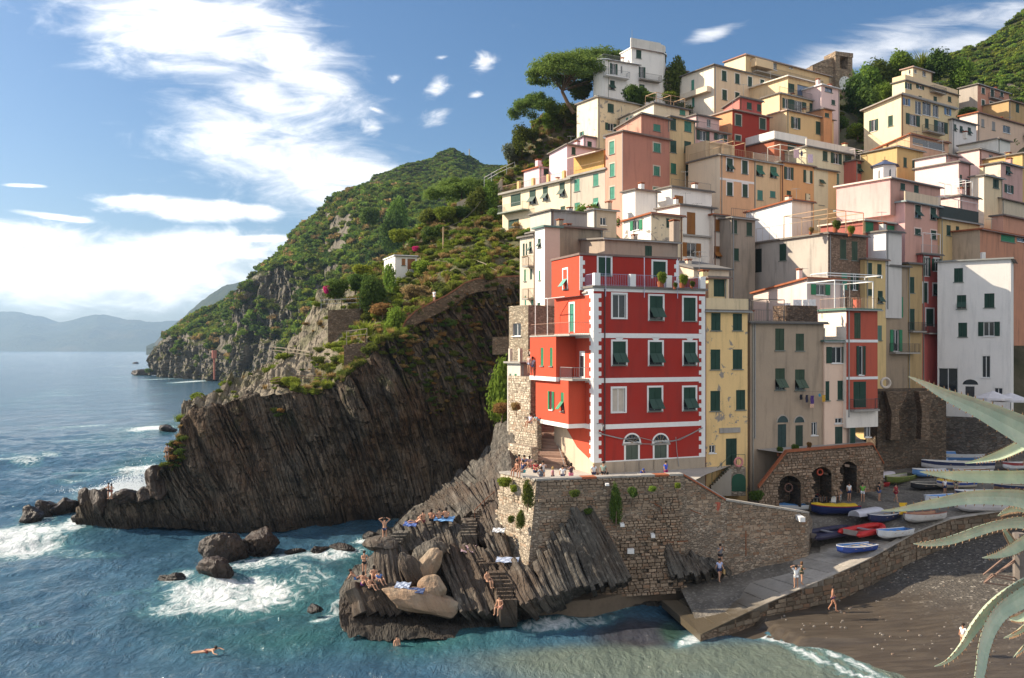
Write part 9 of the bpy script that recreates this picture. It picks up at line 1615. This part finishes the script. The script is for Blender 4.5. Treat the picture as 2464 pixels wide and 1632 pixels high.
# wires on the red house, wall lamp, pot plants
m = MB();
for pts in ([(690, 1165), (790, 1190), (900, 1215), (990, 1242), (1110, 1245), (1230, 1220), (1330, 1175), (1420, 1128)], [(700, 1172), (850, 1208), (990, 1200), (1100, 1228), (1260, 1215), (1420, 1132)], [(1255, 1400), (1240, 1300), (1232, 1195)]): m.tube([xy(RH, *(lambda q: (q[0], -.12, q[1]))(on_face(RH, 'f', fx('E', a), fy('E', b)))) for a, b in pts], .028)
m.build('wall_cable', irongrey, RH.root); s, z = on_face(RH, 'f', fx('E', 700), fy('E', 1135)); m = MB(); m.tube([xy(RH, s - .2, -.02, z + .4), xy(RH, s + .1, -.5, z + .45), xy(RH, s + .1, -.5, z + .2)], .03); m.bar(xy(RH, s + .1, -.5, z + .2), xy(RH, s + .1, -.5, z - .15), .06, 0, 8, .2); m.build('wall_lamp', iron, RH.root)
for f, u, v, Y, s, k, lab in (('C', 1525, 1060, 74.6, .75, 'lime', 'tall lime green potted shrub on the red house terrace'), ('C', 1730, 1075, 75.6, .7, 'lime', 'bushy potted plant on the red house terrace near the end'), ('C', 1660, 1125, 75.2, .35, 'olive', 'low red flowering pot on the red house terrace'), ('C', 1820, 1115, 76, .4, 'olive', 'small potted plant in the terrace corner'), ('D', 840, 480, 96.5, .8, 'olive', 'flowering bush on the stone house roof corner'), ('D', 960, 520, 97.5, .7, 'lime', 'row of yellow flowering pots on the stone house roof'), ('D', 640, 520, 97.6, .5, 'dry', 'terracotta flower pots along the stone house roof edge'), ('F', 585, 1040, 78.6, .5, 'dark', 'potted shrub on the arcade terrace by the grey house'), ('F', 695, 1028, 79, .6, 'dark', 'rounded potted shrub between the arched doorways'), ('F', 800, 1000, 80, .4, 'rust', 'red potted flowers under the small grey house window')):
 p = Q(f, u, v, Y); o = tag(empty('potted_plant', p), lab, 'potted plant'); m = MB(); m.bar((0, 0, -s * .95), (0, 0, -s * .35), s * .28, 0, 10, s * .38); q = m.build('pot', terracotta); q.parent = o; q = bpy.data.objects.new('foliage', dense[k]); COL.objects.link(q); q.parent = o; q.scale = (s * .7, s * .7, s * 1.1); q.location = (0, 0, -s * .4)
# weather, wires and aerials on the houses
def clutter():
 r = random.Random(21)
 for B in list(BL.values()):
  if B.name in ('red_house', 'red_house_attic', 'castle_ruin', 'stone_tower', 'crest_hut') or B.W < 2: continue
  if r.random() < .65: chimney(B, r.uniform(.2, .8) * B.W, r.uniform(.25, .7) * B.L, r.uniform(.7, 1.3), r.uniform(.4, .65))
  if r.random() < .5:
   m = MB(); p = xy(B, r.uniform(.2, .8) * B.W, r.uniform(.2, .7) * B.L, B.zt); h = r.uniform(1.6, 2.8); m.bar(p, p + Vector((0, 0, h)), .03)
   for k in range(5): w = .5 - .07 * k; q = p + Vector((-.5 + .25 * k, 0, h - .1)); m.bar(q - Vector((0, w, 0)), q + Vector((0, w, 0)), .015)
   m.bar(p + Vector((-.6, 0, h - .1)), p + Vector((.6, 0, h - .1)), .02); m.build('aerial', irongrey, B.root)
  if r.random() < .7: s = r.choice((.25, B.W - .25)); m = MB(); m.bar(xy(B, s, -.09, B.z0 + 1), xy(B, s, -.09, B.zt), .06, 0, 6); m.build('drainpipe', r.choice((irongrey, paint((.25, .12, .07)), paint((.35, .33, .28)))), B.root)
  m = MB(); m.obox(xy(B, -.3, -.42, B.zt - .06), B.a * (B.W + .6), B.b * .12, Vector((0, 0, .11))); m.build('gutter', r.choice((iron, paint((.22, .13, .1)), irongrey)), B.root)
clutter()
# ------------------------------------------------------------------ agave in the foreground
def agave():
 o = tag(empty('agave', (3.35, 4.6, 17.0)), 'large pale green agave with toothed leaves at the right edge', 'agave')
 m, t, b = newmat('agave_leaf'); p = t.node('ShaderNodeNewGeometry').outputs['Position']; n = t.noise(p, 9, 5, .6); n2 = t.noise(p, 60, 3, .6)
 c = t.mix(t.ramp(n, .35, .7), (.36, .43, .30), (.50, .54, .37)); c = t.mix(t.ramp(n2, .62, .75, 0, .5), c, (.36, .30, .18)); t.link(c, b.inputs['Base Color']); b.inputs['Roughness'].default_value = .5; b.inputs['Subsurface Weight'].default_value = .08; t.link(t.bump(n2, .25, .01), b.inputs['Normal'])
 edge = paint((.30, .18, .10), .7)
 LV = [('M', [(340, 262, 4), (480, 330, 26), (700, 448, 56), (1000, 580, 92), (1427, 800, 150), (1800, 1010, 170)], 4.2, 4.6, .15), ('M', [(870, 1078, 3), (1010, 1052, 18), (1180, 1010, 40), (1330, 945, 46), (1500, 850, 60)], 4.9, 4.9, .3), ('M', [(445, 1158, 3), (620, 1185, 28), (900, 1208, 54), (1427, 1214, 62), (1800, 1200, 80)], 4.5, 4.7, .25), ('M', [(80, 1525, 3), (260, 1510, 20), (560, 1458, 44), (900, 1400, 60), (1250, 1396, 74), (1427, 1420, 84), (1800, 1500, 100)], 4.0, 4.5, -.1), ('N', [(430, 392, 3), (560, 388, 26), (760, 350, 44), (1000, 268, 52), (1200, 215, 50), (1394, 200, 60), (1800, 260, 90)], 3.9, 4.5, -.5), ('N', [(1030, 518, 3), (1150, 500, 24), (1270, 455, 42), (1394, 385, 50), (1650, 250, 70)], 4.4, 4.7, .3), ('N', [(1165, 150, 3), (1230, 105, 24), (1310, 85, 30), (1394, 88, 30), (1700, 160, 60)], 4.6, 4.8, -.5), ('N', [(612, 1465, 3), (720, 1415, 20), (840, 1290, 42), (940, 1130, 62), (1060, 980, 76), (1200, 860, 84), (1394, 745, 90), (1750, 560, 110)], 3.5, 4.2, -.45), ('N', [(965, 1680, 40), (1000, 1500, 48), (1030, 1300, 58), (1090, 1120, 66), (1200, 970, 72), (1394, 850, 86), (1750, 640, 110)], 3.4, 4.1, .05), ('N', [(1215, 1218, 3), (1300, 1180, 20), (1394, 1120, 34), (1700, 900, 70)], 3.9, 4.3, -.4), ('N', [(1300, 1385, 3), (1394, 1290, 26), (1700, 1010, 70)], 3.8, 4.2, -.4), ('N', [(1270, 1055, 10), (1394, 1040, 34), (1700, 880, 60)], 4.6, 4.6, .6), ('M', [(1427, 1100, 5), (1500, 1030, 30), (1700, 900, 60)], 5.2, 5.2, .2), ('N', [(1290, 385, 22), (1250, 320, 16), (1205, 255, 8)], 4.9, 4.9, .3)]
 for f, ln, Y0, Y1, tw in LV:
  k = len(ln); c = [Q(f, u, v, Y0 + (Y1 - Y0) * i / (k - 1)) for i, (u, v, w) in enumerate(ln)]; hw = [1.06 * w / FR[f][2] * (Y0 + Y1) / 2 / F for u, v, w in ln]
  n = 26; C = []; W = []
  tt = np.linspace(0, k - 1, n)
  for q in tt:                                        # smooth spline through the stations
   i = min(int(q), k - 2); x = q - i; p0, p1, p2, p3 = c[max(i - 1, 0)], c[i], c[i + 1], c[min(i + 2, k - 1)]
   C.append(.5 * ((2 * p1) + (p2 - p0) * x + (2 * p0 - 5 * p1 + 4 * p2 - p3) * x * x + (3 * p1 - p0 - 3 * p2 + p3) * x ** 3)); W.append(hw[i] * (1 - x) + hw[i + 1] * x)
  m2 = MB(); sp = MB(); rg = []
  for i in range(n):
   T = (C[min(i + 1, n - 1)] - C[max(i - 1, 0)]).normalized(); V = Vector((0, -1, .12)).normalized(); S = T.cross(V).normalized(); N = S.cross(T).normalized(); N = N if N.z + N.y * -.3 > 0 else -N
   S2 = S * math.cos(tw) + N * math.sin(tw); N2 = N * math.cos(tw) - S * math.sin(tw); w = max(W[i], .002)
   rg.append([C[i] + S2 * w * a + N2 * w * h for a, h in ((-1, .34), (-.55, .06), (0, -.04), (.55, .06), (1, .34), (.6, -.16), (0, -.30), (-.6, -.16))]);
   if 1 < i and w > .008:
    for a in (0, 4): e = rg[-1][a]; d = (S2 * (-1 if a == 0 else 1) * .8 - T * .7 + N2 * .3).normalized(); sp.bar(e, e + d * .013, .0035, 0, 4, .0008)
  for a, b2 in zip(rg[:-1], rg[1:]):
   for j in range(8): m2.quad(a[j], a[(j + 1) % 8], b2[(j + 1) % 8], b2[j])
  m2.poly(rg[0]); m2.poly(rg[-1][::-1]); l = m2.build('leaf', m, o, True)
  if sp.f: sp.build('spine_row', edge, l)
agave()
def davit():
 o = tag(empty('boat_davit', Q('N', 1350, 690, 48) - Vector((0, 0, 4))), 'rusty white mast with struts of a boat davit at the right edge', 'davit'); m = MB(); m.bar(Q('N', 1355, 1000, 48), Q('N', 1345, 300, 48), .3, 0, 8); m.build('mast', paint((.2, .165, .14), .9, .6, 2), o); m = MB()
 for a, b in (((1115, 660), (1320, 690)), ((1130, 680), (1330, 720)), ((1050, 735), (1340, 770)), ((1050, 735), (1330, 520)), ((1150, 660), (1330, 540)), ((1040, 665), (1340, 420)), ((1045, 735), (1115, 660))): m.bar(Q('N', *a, 47), Q('N', *b, 48), .05)
 m.build('strut', paint((.24, .15, .11), .9), o)
davit()
# ------------------------------------------------------------------ air over the sea
def haze():
 m = MB(); m.box(-11900, 11900, -400, 12300, -30, 640); o = m.build('haze', []); o.data.materials.clear(); mt = bpy.data.materials.new('haze_air'); mt.use_nodes = True; t = mt.node_tree; t.nodes.clear(); out = t.nodes.new('ShaderNodeOutputMaterial'); v = t.nodes.new('ShaderNodeVolumePrincipled'); v.inputs['Color'].default_value = (.50, .72, 1.0, 1); v.inputs['Density'].default_value = 0.00008; v.inputs['Anisotropy'].default_value = .35; t.links.new(v.outputs[0], out.inputs['Volume']); o.data.materials.append(mt); tag(o, 'pale blue sea haze fading the distant coast', 'haze', kind='stuff')
haze()
